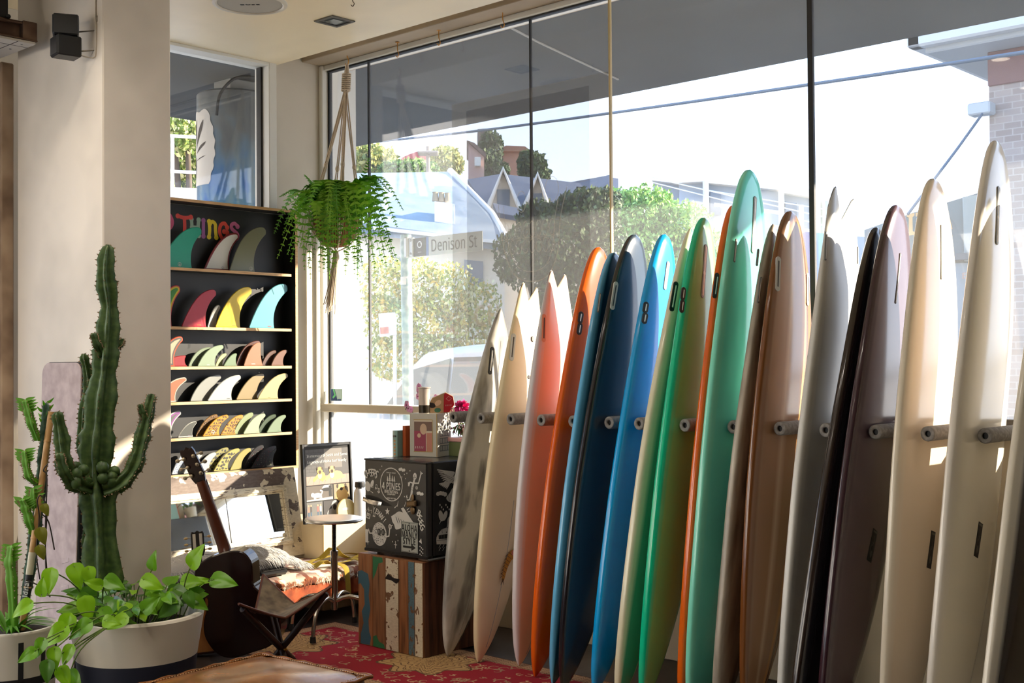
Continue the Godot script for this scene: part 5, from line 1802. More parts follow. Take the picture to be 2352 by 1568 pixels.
	g.rect(sk + Vector2(-0.052, -0.05), sk + Vector2(-0.042, -0.03))
	obj("skeleton_doodle", g, dm, door)
	g = Geo.new()
	g.xf = DX
	g.col = W
	# clouds
	for e in [[0.62, 0.07], [0.905, 0.315]]:
		if e[0] > 0.7:
			obj("cloud_doodle", g, dm, door)
			g = Geo.new()
			g.xf = DX
			g.col = W
		var c: Vector2 = P.call(e[0], e[1])
		for k in 4:
			g.disc(c + Vector2(-0.016 + k * 0.011, 0.003 * sin(k * 2.0)), 0.010, 0.008)
	obj("cloud_doodle", g, dm, door)
	g = Geo.new()
	g.xf = DX
	g.col = W
	# hop leaf, notes, stars, sparkles
	g.disc(P.call(0.05, 0.29), 0.022, 0.028, 12, 0.4)
	g.disc(P.call(0.125, 0.255), 0.012, 0.022, 12, -0.5)
	for k in 6:
		g.stroke([P.call(0.11, 0.24 + k * 0.012), P.call(0.15, 0.235 + k * 0.012)], 0.002)
	g.stroke([P.call(0.07, 0.33), P.call(0.14, 0.36)], 0.003)
	for e in [[0.29, 0.05], [0.26, 0.09], [0.19, 0.19], [0.21, 0.17], [0.19, 0.31], [0.235, 0.35], [0.62, 0.15], [0.66, 0.12], [0.70, 0.105], [0.68, 0.165], [0.75, 0.075], [0.66, 0.365], [0.69, 0.36], [0.55, 0.86], [0.46, 0.88], [0.52, 0.80]]:
		g.disc(P.call(e[0], e[1]), 0.0028, 0.004, 8)
	for e in [[0.19, 0.30], [0.23, 0.34], [0.15, 0.62]]:
		var c: Vector2 = P.call(e[0], e[1])
		g.stroke([c, c + Vector2(0.0, 0.018), c + Vector2(0.010, 0.016), c + Vector2(0.010, 0.0)], 0.003)
		g.disc(c - Vector2(0.003, 0), 0.0042)
		g.disc(c + Vector2(0.008, -0.001), 0.0042)
	for e in [[0.05, 0.92, 0.014], [0.51, 0.91, 0.018], [0.70, 0.37, 0.012], [0.06, 0.55, 0.011], [0.02, 0.57, 0.009]]:
		var c: Vector2 = P.call(e[0], e[1])
		g.stroke([c + Vector2(0, e[2]), c - Vector2(0, e[2])], 0.0034)
		g.stroke([c + Vector2(e[2] * 0.6, 0), c - Vector2(e[2] * 0.6, 0)], 0.0034)
	var star := func(c: Vector2, r: float) -> void:
		var pts: Array = []
		for k in 10:
			var an := TAU * k / 10.0 + 0.3
			pts.append(c + Vector2(cos(an), sin(an)) * (r if k % 2 == 0 else r * 0.42))
		g.fill(PackedVector2Array(pts))
	star.call(P.call(0.38, 0.55), 0.02)
	g.ring(P.call(0.855, 0.255), 0.008, 0.002)
	g.ring(P.call(0.855, 0.255), 0.004, 0.002)
	obj("small_doodles", g, dm, door).set_meta("kind", "stuff")
	g = Geo.new()
	g.xf = DX
	g.col = W
	# fist round a bottle with rays
	g.fill(PackedVector2Array(curve([P.call(0.44, 0.60), P.call(0.50, 0.57), P.call(0.57, 0.535), P.call(0.66, 0.555), P.call(0.72, 0.62), P.call(0.70, 0.69), P.call(0.62, 0.71), P.call(0.52, 0.74), P.call(0.49, 0.69), P.call(0.46, 0.66)], 30)))
	g.fill(poly([P.call(0.60, 0.50), P.call(0.64, 0.485), P.call(0.82, 0.66), P.call(0.76, 0.70)]))
	for e in [[0.50, 0.50, 0.54, 0.47], [0.54, 0.48, 0.56, 0.42], [0.66, 0.47, 0.68, 0.42], [0.70, 0.51, 0.74, 0.48], [0.71, 0.53, 0.76, 0.515]]:
		g.stroke([P.call(e[0], e[1]), P.call(e[2], e[3])], 0.005, 0.002)
	obj("fist_doodle", g, dm, door)
	g = Geo.new()
	g.xf = DX
	g.col = W
	# little beer glass creature at the left edge, die, ball with sunglasses
	g.rect(P.call(0.005, 0.80), P.call(0.055, 0.93))
	g.disc(P.call(0.03, 0.795), 0.014, 0.008)
	var die: Vector2 = P.call(0.055, 0.62)
	g.stroke([die + Vector2(-0.014, -0.012), die + Vector2(0.010, -0.016), die + Vector2(0.016, 0.006), die + Vector2(-0.008, 0.012), die + Vector2(-0.014, -0.012)], 0.006)
	g.disc(die, 0.006)
	g.stroke([P.call(0.065, 0.57), P.call(0.12, 0.555), P.call(0.115, 0.59)], 0.003)
	var ball: Vector2 = P.call(0.245, 0.815)
	g.disc(ball, 0.057, 0.062, 30)
	g.stroke([ball + Vector2(-0.052, 0.0), ball + Vector2(-0.08, -0.002), ball + Vector2(-0.088, 0.018)], 0.007)
	g.stroke([ball + Vector2(0.052, -0.01), ball + Vector2(0.076, -0.004), ball + Vector2(0.082, 0.036)], 0.007)
	g.ring(ball + Vector2(0.085, 0.046), 0.011, 0.004)
	g.ring(ball + Vector2(0.085, 0.046), 0.005, 0.003)
	g.stroke([ball + Vector2(0.09, 0.05), ball + Vector2(0.106, 0.056)], 0.004)
	obj("ball_doodle", g, dm, door)
	g = Geo.new()
	g.xf = DX
	g.col = W
	# pineapple edge behind the sign
	for k in 8:
		g.disc(P.call(0.90 + 0.022 * (k % 3), 0.89 + 0.014 * k), 0.004)
	g.fill(poly([P.call(0.885, 0.84), P.call(0.92, 0.80), P.call(0.93, 0.86)]))
	g.z2 = 0.0006
	g.col = K
	for k in 150:
		var v := Vector2(R(-0.05, 0.05), R(-0.055, 0.055))
		if (v / Vector2(0.052, 0.057)).length() < 1.0:
			var an := R(0, TAU)
			g.stroke([ball + v, ball + v + Vector2(cos(an), sin(an)) * 0.007], 0.002)
	for e in [[0.0, 0.006], [-0.005, -0.002], [0.005, -0.002]]:
		g.disc(sk + Vector2(e[0], e[1]), 0.003)
	for k in 4:
		g.stroke([P.call(0.52 + k * 0.04, 0.60 + 0.01 * k), P.call(0.55 + k * 0.035, 0.66)], 0.003)
	g.stroke([sk + Vector2(-0.022, -0.055), sk + Vector2(-0.012, -0.058)], 0.002)
	g.stroke([sk + Vector2(-0.025, -0.066), sk + Vector2(-0.014, -0.069)], 0.002)
	g.z2 = 0.0011
	for e in [-0.002, 0.030]:
		g.disc(ball + Vector2(e, 0.012), 0.014, 0.018)
	g.stroke([ball + Vector2(-0.03, 0.022), ball + Vector2(0.044, 0.014)], 0.004)
	g.col = W
	g.z2 = 0.0015
	for e in [-0.002, 0.030]:
		for k in 2:
			g.stroke([ball + Vector2(e - 0.004 + k * 0.008, 0.022), ball + Vector2(e - 0.006 + k * 0.008, 0.002)], 0.002)
	obj("doodle_details", g, dm, door).set_meta("kind", "stuff")
	var wm := mat("sticker_letter", C(214, 212, 206), 0.5)
	var face := Vector3(0, -PI / 2, 0)
	var put := func(at: Vector2, s: String, h: float, tilt: float, sq := 1.0, m := wm, dz := 0.0) -> void:
		letters("doodle_letters", s, h, m, door, Vector3(-0.0022 - dz, 0.25 + at.y, -0.005 + at.x), Vector3(0, -PI / 2, tilt), true, sq)
	put.call(P.call(0.446, 0.265), "4 PINES", 0.036, 0.0, 0.8)
	put.call(P.call(0.446, 0.325), "BREWING", 0.016, 0.0, 1.05)
	put.call(P.call(0.446, 0.355), "COMPANY", 0.008, 0.0, 1.2)
	put.call(P.call(0.446, 0.40), "BREW BETTER", 0.007, 0.0, 1.1)
	put.call(P.call(0.446, 0.115), "BORN IN MANLY", 0.006, 0.0, 1.1)
	var i := 0
	for ch in "CHEERS":
		put.call(P.call(0.025 + 0.036 * i, 0.185 - 0.052 * sin(0.5 + i * 0.36)), ch, 0.042, 0.5 - 0.2 * i, 0.8)
		i += 1
	i = 0
	for ch in "YEWW!":
		put.call(P.call(0.155 + 0.044 * i, 0.545 + 0.012 * i + 0.008 * i * i * 0.5), ch, 0.030, -0.25 - 0.16 * i, 0.8)
		i += 1
	i = 0
	for ch in "BEEG":
		put.call(P.call(0.885 + 0.018 * i, 0.53 + 0.05 * i), ch, 0.036, -0.5 - 0.1 * i, 0.9)
		i += 1
	# bottle opener
	g = Geo.new()
	g.xf = Transform3D(Basis(Vector3(0, 0, 1), Vector3(0, 1, 0), Vector3(-1, 0, 0)), Vector3(0, 0.25, -0.005))
	var op: Vector2 = P.call(0.80, 0.43)
	g.box(Vector3(op.x, op.y, 0.012), Vector3(0.07, 0.03, 0.02), 0.006, Basis(Vector3(0, 0, 1), 0.12))
	g.box(Vector3(op.x - 0.004, op.y - 0.012, 0.024), Vector3(0.05, 0.008, 0.01), 0.003, Basis(Vector3(0, 0, 1), 0.12))
	g.blob(Vector3(op.x, op.y + 0.028, 0.006), Vector3(0.012, 0.02, 0.006), 8)
	g.blob(Vector3(op.x, op.y - 0.034, 0.006), Vector3(0.018, 0.022, 0.006), 8)
	var opn := obj("bottle_opener", g, mat("bronze", C(128, 106, 78), 0.35, 0.8), door)
	opn.set_meta("label", "bronze bottle opener")
	# sign sticker
	g = Geo.new()
	g.xf = Transform3D(Basis(Vector3(0, 0, 1), Vector3(0, 1, 0), Vector3(-1, 0, 0)), Vector3(0, 0.25, -0.005))
	var sc: Vector2 = P.call(0.742, 0.805)
	g.box(Vector3(sc.x, sc.y, 0.004), Vector3(0.128, 0.158, 0.003), 0.001)
	var sign_m := mat("sign_plate", C(176, 180, 172), 0.5)
	var sg := obj("sign_plate", g, sign_m, door)
	sg.set_meta("label", "pale plate reading ALOHA MANLY STYLE with an arrow")
	var bm := mat("letter_black", C(30, 30, 32), 0.5)
	i = 0
	for s in ["ALOHA", "MANLY", "STYLE"]:
		put.call(sc + Vector2(0, 0.047 - 0.034 * i), s, 0.033, 0.0, 0.78, bm, 0.004)
		i += 1
	g = Geo.new()
	g.xf = Transform3D(Basis(Vector3(0, 0, 1), Vector3(0, 1, 0), Vector3(-1, 0, 0)), Vector3(-0.0064, 0.25, -0.005))
	g.col = K
	g.rect(sc + Vector2(-0.048, -0.056), sc + Vector2(0.018, -0.045))
	g.fill(poly([sc + Vector2(0.016, -0.068), sc + Vector2(0.05, -0.0505), sc + Vector2(0.016, -0.033)]))
	for e in [0.07, -0.07]:
		g.disc(sc + Vector2(0, e), 0.004)
	for e in [[-0.06, -0.075, 0.06, -0.075], [0.06, -0.075, 0.06, 0.075], [0.06, 0.075, -0.06, 0.075], [-0.06, 0.075, -0.06, -0.075]]:
		g.stroke([sc + Vector2(e[0], e[1]), sc + Vector2(e[2], e[3])], 0.0016)
	obj("sign_arrow", g, ink, sg)
	# doodles on the side: u along x
	g = Geo.new()
	g.xf = Transform3D(Basis.IDENTITY, Vector3(0.05, 0.25, 0.2362))
	g.col = W
	var Q := func(zx: float, zy: float) -> Vector2: return Vector2((zx - 1020.0) / 310.0 * 0.2, 0.235 - (zy - 350.0 + (zx - 1020.0) * 0.12) / 1130.0 * 0.47)
	# eagle: body, two wings of feathers, tail
	g.fill(PackedVector2Array(curve([Q.call(1290, 430), Q.call(1340, 400), Q.call(1380, 460), Q.call(1330, 540), Q.call(1260, 560), Q.call(1180, 590), Q.call(1220, 530), Q.call(1250, 490)], 24)))
	for k in 9:
		g.stroke([Q.call(1250 - k * 4, 450 + k * 9), Q.call(1065 + k * 12, 415 + k * 26)], 0.012, 0.005)
	for k in 6:
		g.stroke([Q.call(1190, 570 + k * 5), Q.call(1085 + k * 16, 590 + k * 12)], 0.012, 0.006)
	for k in 8:
		g.stroke([Q.call(1300, 520 + k * 5), Q.call(1345 - k * 16, 690 - k * 16)], 0.012, 0.006)
	for k in 4:
		g.disc(Q.call(1070 + k * 26, 712 - 9 * sin(k * 1.4)), 0.014, 0.011)
	g.fill(PackedVector2Array(curve([Q.call(1228, 640), Q.call(1262, 700), Q.call(1280, 760), Q.call(1240, 815), Q.call(1190, 812), Q.call(1160, 765), Q.call(1200, 700), Q.call(1228, 640)], 28)))
	for k in 9:
		g.disc(Q.call(1090 + (k % 3) * 60 + k * 6, 850 + (k / 3) * 28), 0.004, 0.006, 8)
	g.disc(Q.call(1100, 985), 0.016, 0.03, 12, 0.3)
	g.disc(Q.call(1145, 985), 0.014, 0.028, 12, -0.5)
	g.stroke([Q.call(1110, 1020), Q.call(1082, 1085)], 0.003)
	g.fill(PackedVector2Array(curve([Q.call(1050, 1330), Q.call(1052, 1240), Q.call(1110, 1150), Q.call(1165, 1120), Q.call(1180, 1010), Q.call(1260, 970), Q.call(1400, 965), Q.call(1420, 1310), Q.call(1240, 1335), Q.call(1050, 1335)], 40)))
	for k in 9:
		var q: Vector2 = Q.call(1075 + (k % 5) * 40, 1375 + (k / 5) * 40)
		g.stroke([q, q + Vector2(0.012, 0.014)], 0.0026)
	g.z2 = 0.0006
	g.col = K
	g.fill(PackedVector2Array(curve([Q.call(1180, 1105), Q.call(1195, 1030), Q.call(1265, 1010), Q.call(1265, 1090), Q.call(1180, 1105)], 16)))
	g.fill(poly([Q.call(1070, 1225), Q.call(1240, 1200), Q.call(1240, 1262), Q.call(1072, 1272)]))
	g.stroke([Q.call(1050, 1290), Q.call(1260, 1270)], 0.002)
	for k in 3:
		g.stroke([Q.call(1180 + k * 26, 720), Q.call(1195 + k * 20, 800)], 0.002)
	g.stroke(curve([Q.call(1115, 1200), Q.call(1115, 1150), Q.call(1200, 1120), Q.call(1262, 1115)], 14), 0.0022)
	g.disc(Q.call(1160, 1190), 0.004)
	for k in 7:
		g.stroke([Q.call(1150 + k * 18, 470 + k * 10), Q.call(1105 + k * 20, 455 + k * 18)], 0.0018)
	g.z2 = 0.0011
	g.col = L(150, 150, 146)
	for k in 9:
		g.stroke([Q.call(1085 + k * 17, 1225), Q.call(1085 + k * 17, 1262)], 0.002)
	obj("side_doodles", g, dm, fr)
	# ---- things on the fridge top (y = 0.997)
	var T := 0.998
	var car := thing("display_carton", "white and gold display carton with printed pink artwork on the fridge", "carton", Vector3(4.585, T, -4.86))
	car.rotation.y = 0.25
	g = Geo.new()
	g.span(Vector3(-0.07, 0, -0.09), Vector3(0.07, 0.235, 0.09), 0.002)
	obj("carton", g, mat("carton_white", C(206, 202, 190), 0.5), car)
	g = Geo.new()
	g.xf = Transform3D(Basis(Vector3(0, 0, 1), Vector3(0, 1, 0), Vector3(-1, 0, 0)), Vector3(-0.0708, 0, 0))
	for e in [[[-0.06, 0.03], [0.055, 0.20], L(226, 212, 190)], [[-0.06, 0.14], [0.055, 0.19], L(132, 104, 92)], [[-0.06, 0.03], [0.015, 0.14], L(168, 72, 96)], [[0.02, 0.03], [0.055, 0.13], L(206, 140, 120)]]:
		g.col = e[2]
		g.rect(Vector2(e[0][0], e[0][1]), Vector2(e[1][0], e[1][1]))
		g.z2 += 0.0003
	g.col = L(222, 190, 160)
	g.disc(Vector2(0.0, 0.15), 0.022, 0.03)
	g.disc(Vector2(-0.028, 0.115), 0.012)
	g.col = L(200, 160, 60)
	for e in [[-0.062, 0.028, 0.057, 0.028], [0.057, 0.028, 0.057, 0.202], [-0.062, 0.202, 0.057, 0.202], [0.085, 0.004, 0.085, 0.232]]:
		g.stroke([Vector2(e[0], e[1]), Vector2(e[2], e[3])], 0.003)
	g.col = L(230, 226, 214)
	for k in 5:
		g.stroke([Vector2(-0.052 + k * 0.012, 0.045), Vector2(-0.050 + k * 0.012, 0.056)], 0.003)
	obj("carton_print", g, ink, car)
	g = Geo.new()
	g.xf = Transform3D(Basis.IDENTITY, Vector3(0, 0, 0.0908))
	g.col = L(120, 124, 126)
	for k in 4:
		g.rect(Vector2(-0.05, 0.03 + k * 0.04), Vector2(0.055, 0.062 + k * 0.04))
	g.z2 = 0.0004
	g.col = L(190, 190, 184)
	for k in 4:
		for j in 4:
			g.rect(Vector2(-0.046 + j * 0.026, 0.034 + k * 0.04), Vector2(-0.026 + j * 0.026, 0.058 + k * 0.04))
	g.col = L(70, 70, 74)
	for j in 6:
		g.rect(Vector2(0.025, 0.196 + j * 0.005), Vector2(0.052, 0.199 + j * 0.005))
	obj("side_panel_print", g, ink, car)
	var tub := thing("paper_tube", "tall pale paper tube with a dark band standing on the display carton", "tube", Vector3(4.545, T + 0.2352, -4.865))
	g = Geo.new()
	g.lathe([Vector2(0, 0), Vector2(0.03, 0), Vector2(0.031, 0.044), Vector2(0.031, 0.135), Vector2(0.036, 0.137), Vector2(0.036, 0.142), Vector2(0.0, 0.142)], 28)
	obj("tube", g, mat("tube_pale", C(216, 200, 188), 0.5), tub)
	g = Geo.new()
	g.lathe([Vector2(0.0312, 0.002), Vector2(0.0318, 0.042), Vector2(0.0312, 0.044)], 28)
	obj("band", g, mat("band_dark", C(58, 52, 40), 0.3, 0.5), tub)
	var red := thing("red_carton", "red and patterned six-sided carton tipped on top of the display carton", "carton", Vector3(4.63, T + 0.236, -4.82))
	red.basis = Basis(Vector3(0, 1, 0), -0.75) * Basis(Vector3(0, 0, 1), 0.06)
	g = Geo.new()
	g.prism(poly([Vector2(-0.075, 0.03), Vector2(-0.06, 0.0), Vector2(0.045, 0.0), Vector2(0.075, 0.04), Vector2(0.07, 0.085), Vector2(0.03, 0.11), Vector2(-0.045, 0.085)]), 0.07, 0.002)
	obj("carton", g, mat("carton_print_base", C(186, 150, 110), 0.5), red)
	g = Geo.new()
	g.xf = Transform3D(Basis.IDENTITY, Vector3(0, 0, 0.0356))
	g.col = L(190, 30, 44)
	g.fill(poly([Vector2(0.012, 0.002), Vector2(0.045, 0.002), Vector2(0.072, 0.04), Vector2(0.068, 0.084), Vector2(0.03, 0.107), Vector2(0.02, 0.1)]))
	g.col = L(48, 40, 40)
	g.disc(Vector2(-0.05, 0.045), 0.022, 0.014, 12, -0.3)
	g.col = L(70, 120, 96)
	g.disc(Vector2(-0.02, 0.016), 0.018, 0.013)
	g.col = L(236, 196, 160)
	g.disc(Vector2(-0.015, 0.055), 0.02, 0.014, 12, 0.6)
	g.z2 = 0.0004
	g.col = L(230, 170, 160)
	g.stroke([Vector2(0.03, 0.075), Vector2(0.045, 0.088), Vector2(0.06, 0.075), Vector2(0.045, 0.062), Vector2(0.03, 0.075)], 0.002)
	for k in 6:
		g.stroke([Vector2(0.025 + k * 0.006, 0.035), Vector2(0.026 + k * 0.006, 0.043)], 0.002)
	obj("carton_print", g, ink, red)
	var bk := thing("teal_carton", "slim teal carton with a column of orange motifs at the left of the fridge top", "carton", Vector3(4.5, T, -5.0))
	g = Geo.new()
	g.span(Vector3(-0.05, 0, -0.02), Vector3(0.05, 0.14, 0.02), 0.001)
	obj("carton", g, mat("carton_teal", C(140, 178, 172), 0.5), bk)
	g = Geo.new()
	g.xf = Transform3D(Basis(Vector3(0, 0, 1), Vector3(0, 1, 0), Vector3(-1, 0, 0)), Vector3(-0.0508, 0, 0))
	g.col = L(214, 140, 62)
	for k in 5:
		g.disc(Vector2(-0.002, 0.012 + k * 0.018), 0.008, 0.006, 7)
	g.col = L(50, 60, 60)
	g.rect(Vector2(-0.016, 0.104), Vector2(0.012, 0.114))
	obj("carton_print", g, ink, bk)
	var ob := thing("orange_carton", "orange printed carton squeezed between the teal and white cartons", "carton", Vector3(4.535, T, -4.965))
	g = Geo.new()
	g.span(Vector3(-0.05, 0, -0.012), Vector3(0.05, 0.165, 0.012), 0.001)
	obj("carton", g, mat("carton_orange", C(196, 92, 44), 0.5), ob)
	var ac := thing("acrylic_holder", "clear acrylic brochure holder standing in front of the cartons", "holder", Vector3(4.4, T, -5.0))
	g = Geo.new()
	g.span(Vector3(0, 0, -0.035), Vector3(0.003, 0.2, 0.05), 0.0)
	var acm := mat("acrylic", Color(C(235, 235, 225), 0.06), 0.03)
	acm.transparency = BaseMaterial3D.TRANSPARENCY_ALPHA
	obj("sheet", g, acm, ac)
	g = Geo.new()
	g.span(Vector3(-0.03, 0, -0.035), Vector3(0.03, 0.003, 0.05), 0.0)
	obj("base", g, acm, ac)
	# flower pot
	var fp := thing("flower_pot", "olive green square flower pot with a pink rim, hot pink carnation and buds", "plant", Vector3(4.72, T, -4.70))
	g = Geo.new()
	g.span(Vector3(-0.085, 0, -0.07), Vector3(0.085, 0.08, 0.07), 0.003)
	var pb := obj("pot", g, mat("pot_olive", C(116, 126, 82), 0.4), fp)
	g = Geo.new()
	g.span(Vector3(-0.09, 0.08, -0.075), Vector3(0.09, 0.102, 0.075), 0.003)
	obj("rim", g, mat("pot_pink", C(232, 176, 172), 0.4), pb)
	var leafm := mat("leaf_dark", C(56, 92, 40), 0.5)
	leafm.backlight_enabled = true
	leafm.backlight = C(60, 110, 30)
	for k in 16:
		var an := R(0, TAU)
		var d := Vector3(cos(an), 0, sin(an))
		g = Geo.new()
		blade(g, [Vector3(d.x * 0.02, 0.10, d.z * 0.02), Vector3(d.x * 0.06, 0.15 + R(-0.02, 0.03), d.z * 0.05), Vector3(d.x * R(0.08, 0.12), R(0.10, 0.15), d.z * R(0.06, 0.09))], 0.028)
		obj("leaf", g, leafm, fp)
	g = Geo.new()
	var fc := Vector3(-0.07, 0.265, 0.02)
	for k in 150:
		var dd := Vector3(R(-1, 1), R(-0.5, 1), R(-1, 1)).normalized()
		var q := fc + dd * R(0.02, 0.044)
		var s := dd.cross(Vector3(R(-1, 1), R(-1, 1), R(-1, 1))).normalized() * 0.009
		g.col = L(226, 20, 130).lerp(L(255, 120, 190), R(0, 0.6))
		g.t3(fc + dd * 0.006, q + s, q - s)
		g.t3(q + s, q + dd * 0.008, q - s)
	obj("carnation", g, mat("petal", Color.WHITE, 0.6), fp)
	g = Geo.new()
	for k in 170:
		var q := Vector3(R(-0.09, 0.09), R(0.12, 0.285), R(-0.07, 0.07))
		g.col = [L(226, 190, 186), L(178, 110, 126), L(120, 60, 76), L(96, 128, 60)][rng.randi() % 4]
		g.blob(q, Vector3(0.006, 0.007, 0.006), 3)
		if k % 3 == 0:
			g.tube([q, Vector3(q.x * 0.5, 0.1, q.z * 0.5)], 0.0012, 4, false)
	obj("buds", g, mat("petal"), fp).set_meta("kind", "stuff")
	# orchid
	var orc := thing("orchid", "pale pink orchid sprays behind the paper tube on the fridge", "flower", Vector3(4.66, T, -5.0))
	g = Geo.new()
	g.lathe([Vector2(0, 0), Vector2(0.035, 0), Vector2(0.042, 0.07), Vector2(0.038, 0.07), Vector2(0.034, 0.06), Vector2(0, 0.06)], 16)
	obj("pot", g, mat("carton_white"), orc)
	for st in [[Vector3(0, 0.06, 0), Vector3(-0.04, 0.18, -0.01), Vector3(-0.075, 0.27, -0.03), Vector3(-0.10, 0.25, -0.035)], [Vector3(0, 0.06, 0), Vector3(-0.01, 0.22, 0.0), Vector3(-0.06, 0.36, 0.02), Vector3(-0.07, 0.38, 0.07)], [Vector3(0.01, 0.06, 0), Vector3(0.02, 0.2, 0.03), Vector3(0.03, 0.30, 0.08), Vector3(0.02, 0.31, 0.12)]]:
		var cv := curve(st, 16)
		g = Geo.new()
		g.tube(cv, 0.002, 5)
		var sm := obj("stem", g, mat("stem_green", C(92, 104, 60), 0.6), orc)
		for k in 4:
			g = Geo.new()
			var q: Vector3 = cv[9 + k * 2] + Vector3(R(-0.012, 0.012), R(-0.012, 0.012), R(-0.012, 0.012))
			g.col = L(232, 178, 214).lerp(L(206, 110, 176), R(0, 0.5))
			for j in 5:
				var an := TAU * j / 5.0 + k
				g.blob(q + Vector3(-0.002, sin(an) * 0.012, cos(an) * 0.012), Vector3(0.003, 0.011, 0.009), 4, Basis(Vector3(1, 0, 0), -an))
			g.col = L(170, 50, 120)
			g.blob(q + Vector3(-0.005, 0, 0), Vector3(0.004, 0.004, 0.004), 4)
			obj("flower", g, mat("petal"), sm)
	for k in 4:
		var d := Vector3(cos(k * 1.6), 0, sin(k * 1.6))
		g = Geo.new()
		blade(g, [Vector3(0, 0.06, 0), d * 0.05 + Vector3(0, 0.11, 0), d * 0.10 + Vector3(0, 0.075, 0)], 0.03)
		obj("leaf", g, leafm, orc)

# a leaf blade along a bent midrib, widest in the middle
func blade(g: Geo, pts: Array, w: float, across := Vector3.ZERO, fold := 0.25) -> void:
	var cv := curve(pts, 8)
	var rows: Array = []
	for i in cv.size():
		var t := i / 8.0
		var d: Vector3 = (cv[mini(i + 1, 8)] - cv[maxi(i - 1, 0)]).normalized()
		var s := across if across != Vector3.ZERO else d.cross(Vector3.UP)
		s = (s - d * s.dot(d)).normalized()
		var n := s.cross(d).normalized()
		if n.y < 0.0:
			n = -n
		var k := sin(PI * pow(t, 0.75)) * w / 2.0
		rows.append([cv[i] - s * k + n * k * fold, cv[i], cv[i] + s * k + n * k * fold])
	g.grid(rows)

func rib_column(parent: Node, called: String, pts: Array, radii: Array, ribs: int, m: Material, spine_m: Material, twist := 0.0) -> MeshInstance3D:
	var n := maxi(12, pts.size() * 6)
	var cv := curve(pts, n)
	var g := Geo.new()
	var sp := Geo.new()
	var rows: Array = []
	var side := Vector3.ZERO
	var per := 6
	for i in n + 1:
		var t := float(i) / n
		var d: Vector3 = (cv[mini(i + 1, n)] - cv[maxi(i - 1, 0)]).normalized()
		if side == Vector3.ZERO:
			side = d.cross(Vector3(0.3, 0.1, 1.0)).normalized()
		side = (side - d * side.dot(d)).normalized()
		var o := d.cross(side)
		var k := t * (radii.size() - 1)
		var ki := mini(int(k), radii.size() - 2)
		var r: float = lerpf(radii[ki], radii[ki + 1], k - ki) * (1.0 + 0.10 * sin(i * 0.9) + 0.06 * sin(i * 2.3))
		if i == n:
			r *= 0.35
		var row: Array = []
		for j in ribs * per:
			var a := TAU * j / (ribs * per) + twist * t
			var c := absf(cos(ribs * (a - twist * t) / 2.0))
			var rr := r * (0.40 + 0.66 * pow(c, 2.0)) * (1.0 + (R(-0.05, 0.09) if j % per == 0 else 0.0))
			var q: Vector3 = cv[i] + (side * cos(a) + o * sin(a)) * rr
			row.append(q)
			if j % per == 0:
				for s in 2:
					var out := ((side * cos(a) + o * sin(a)) + Vector3(R(-0.5, 0.5), R(-0.5, 0.5), R(-0.5, 0.5))).normalized()
					var w := d * 0.002
					sp.t3(q - w + d * R(-0.006, 0.006), q + w, q + out * R(0.006, 0.011))
		rows.append(row)
	g.grid(rows, true)
	var c := g.p(cv[n])
	var first := V_last(g, ribs * per)
	for j in ribs * per:
		g.f(c, first + j, first + (j + 1) % (ribs * per))
	var st := obj(called, g, m, parent)
	var so := obj("spines", sp, spine_m, st)
	so.set_meta("kind", "stuff")
	return st

func V_last(g: Geo, n: int) -> int:
	return g.V.size() - 1 - n

func heart_leaf(sd: int) -> ArrayMesh:
	# pothos leaf in the xy plane, stalk end at the origin, tip along +y, one unit long
	var g := Geo.new()
	var rows: Array = []
	for i in 13:
		var t := i / 12.0
		var w := 0.40 * pow(sin(PI * pow(t, 0.62)), 0.8) * (1.0 - 0.25 * t)
		if t >= 1.0:
			w = 0.002
		var row: Array = []
		for j in 9:
			var u := j / 4.0 - 1.0
			var y := t - 0.10 * pow(absf(u), 1.3) * (1.0 - t) * 1.5
			var z := -0.22 * t * t + 0.10 * absf(u) * w * 2.0 + 0.02 * sin(t * 7.0 + sd + u * 2.0) - 0.015 * (1.0 if absf(u) < 0.1 else 0.0)
			row.append(Vector3(u * w, y, z))
		rows.append(row)
	g.grid(rows)
	return g.mesh()

func put_leaf(parent: Node, mesh: ArrayMesh, at: Vector3, tip_dir: Vector3, face: Vector3, s: float, m: Material) -> void:
	var o := MeshInstance3D.new()
	o.mesh = mesh
	o.material_override = m
	o.name = "leaf"
	parent.add_child(o, true)
	var y := tip_dir.normalized()
	var z := (face - y * face.dot(y)).normalized()
	o.transform = Transform3D(Basis(y.cross(z) * s, y * s, z * s), at)

func frond(parent: Node, a: Vector3, b: Vector3, c: Vector3, n: int, size: float, m: Material) -> void:
	var cv := curve([a, b, c], n)
	var g := Geo.new()
	for i in range(2, n + 1):
		var t := float(i) / n
		var d: Vector3 = (cv[mini(i + 1, n)] - cv[i - 1]).normalized()
		var up := Vector3.UP if absf(d.y) < 0.85 else Vector3(-0.7, 0.2, 0.7)
		var s := d.cross(up).normalized()
		var nn := s.cross(d).normalized()
		var ln := size * (0.5 + 0.5 * sin(PI * minf(1.0, t * 1.25 + 0.1))) * (1.0 - 0.75 * pow(t, 4.0))
		for sg in [-1.0, 1.0]:
			var dir: Vector3 = (s * sg + d * 0.32 + nn * R(-0.12, 0.12)).normalized()
			var w := d * ln * 0.27
			var p0: Vector3 = cv[i]
			var p1 := p0 + dir * ln * 0.5 + nn * 0.002
			var p2 := p0 + dir * ln + d * ln * 0.12 - nn * 0.003
			var k := g.p(p0 - w * 0.7); g.p(p0 + w * 0.9); g.p(p1 + w); g.p(p1 - w * 0.85); g.p(p2)
			g.f(k, k + 1, k + 2); g.f(k, k + 2, k + 3); g.f(k + 3, k + 2, k + 4)
	g.tube(cv, 0.0016, 4, false)
	obj("frond", g, m, parent)

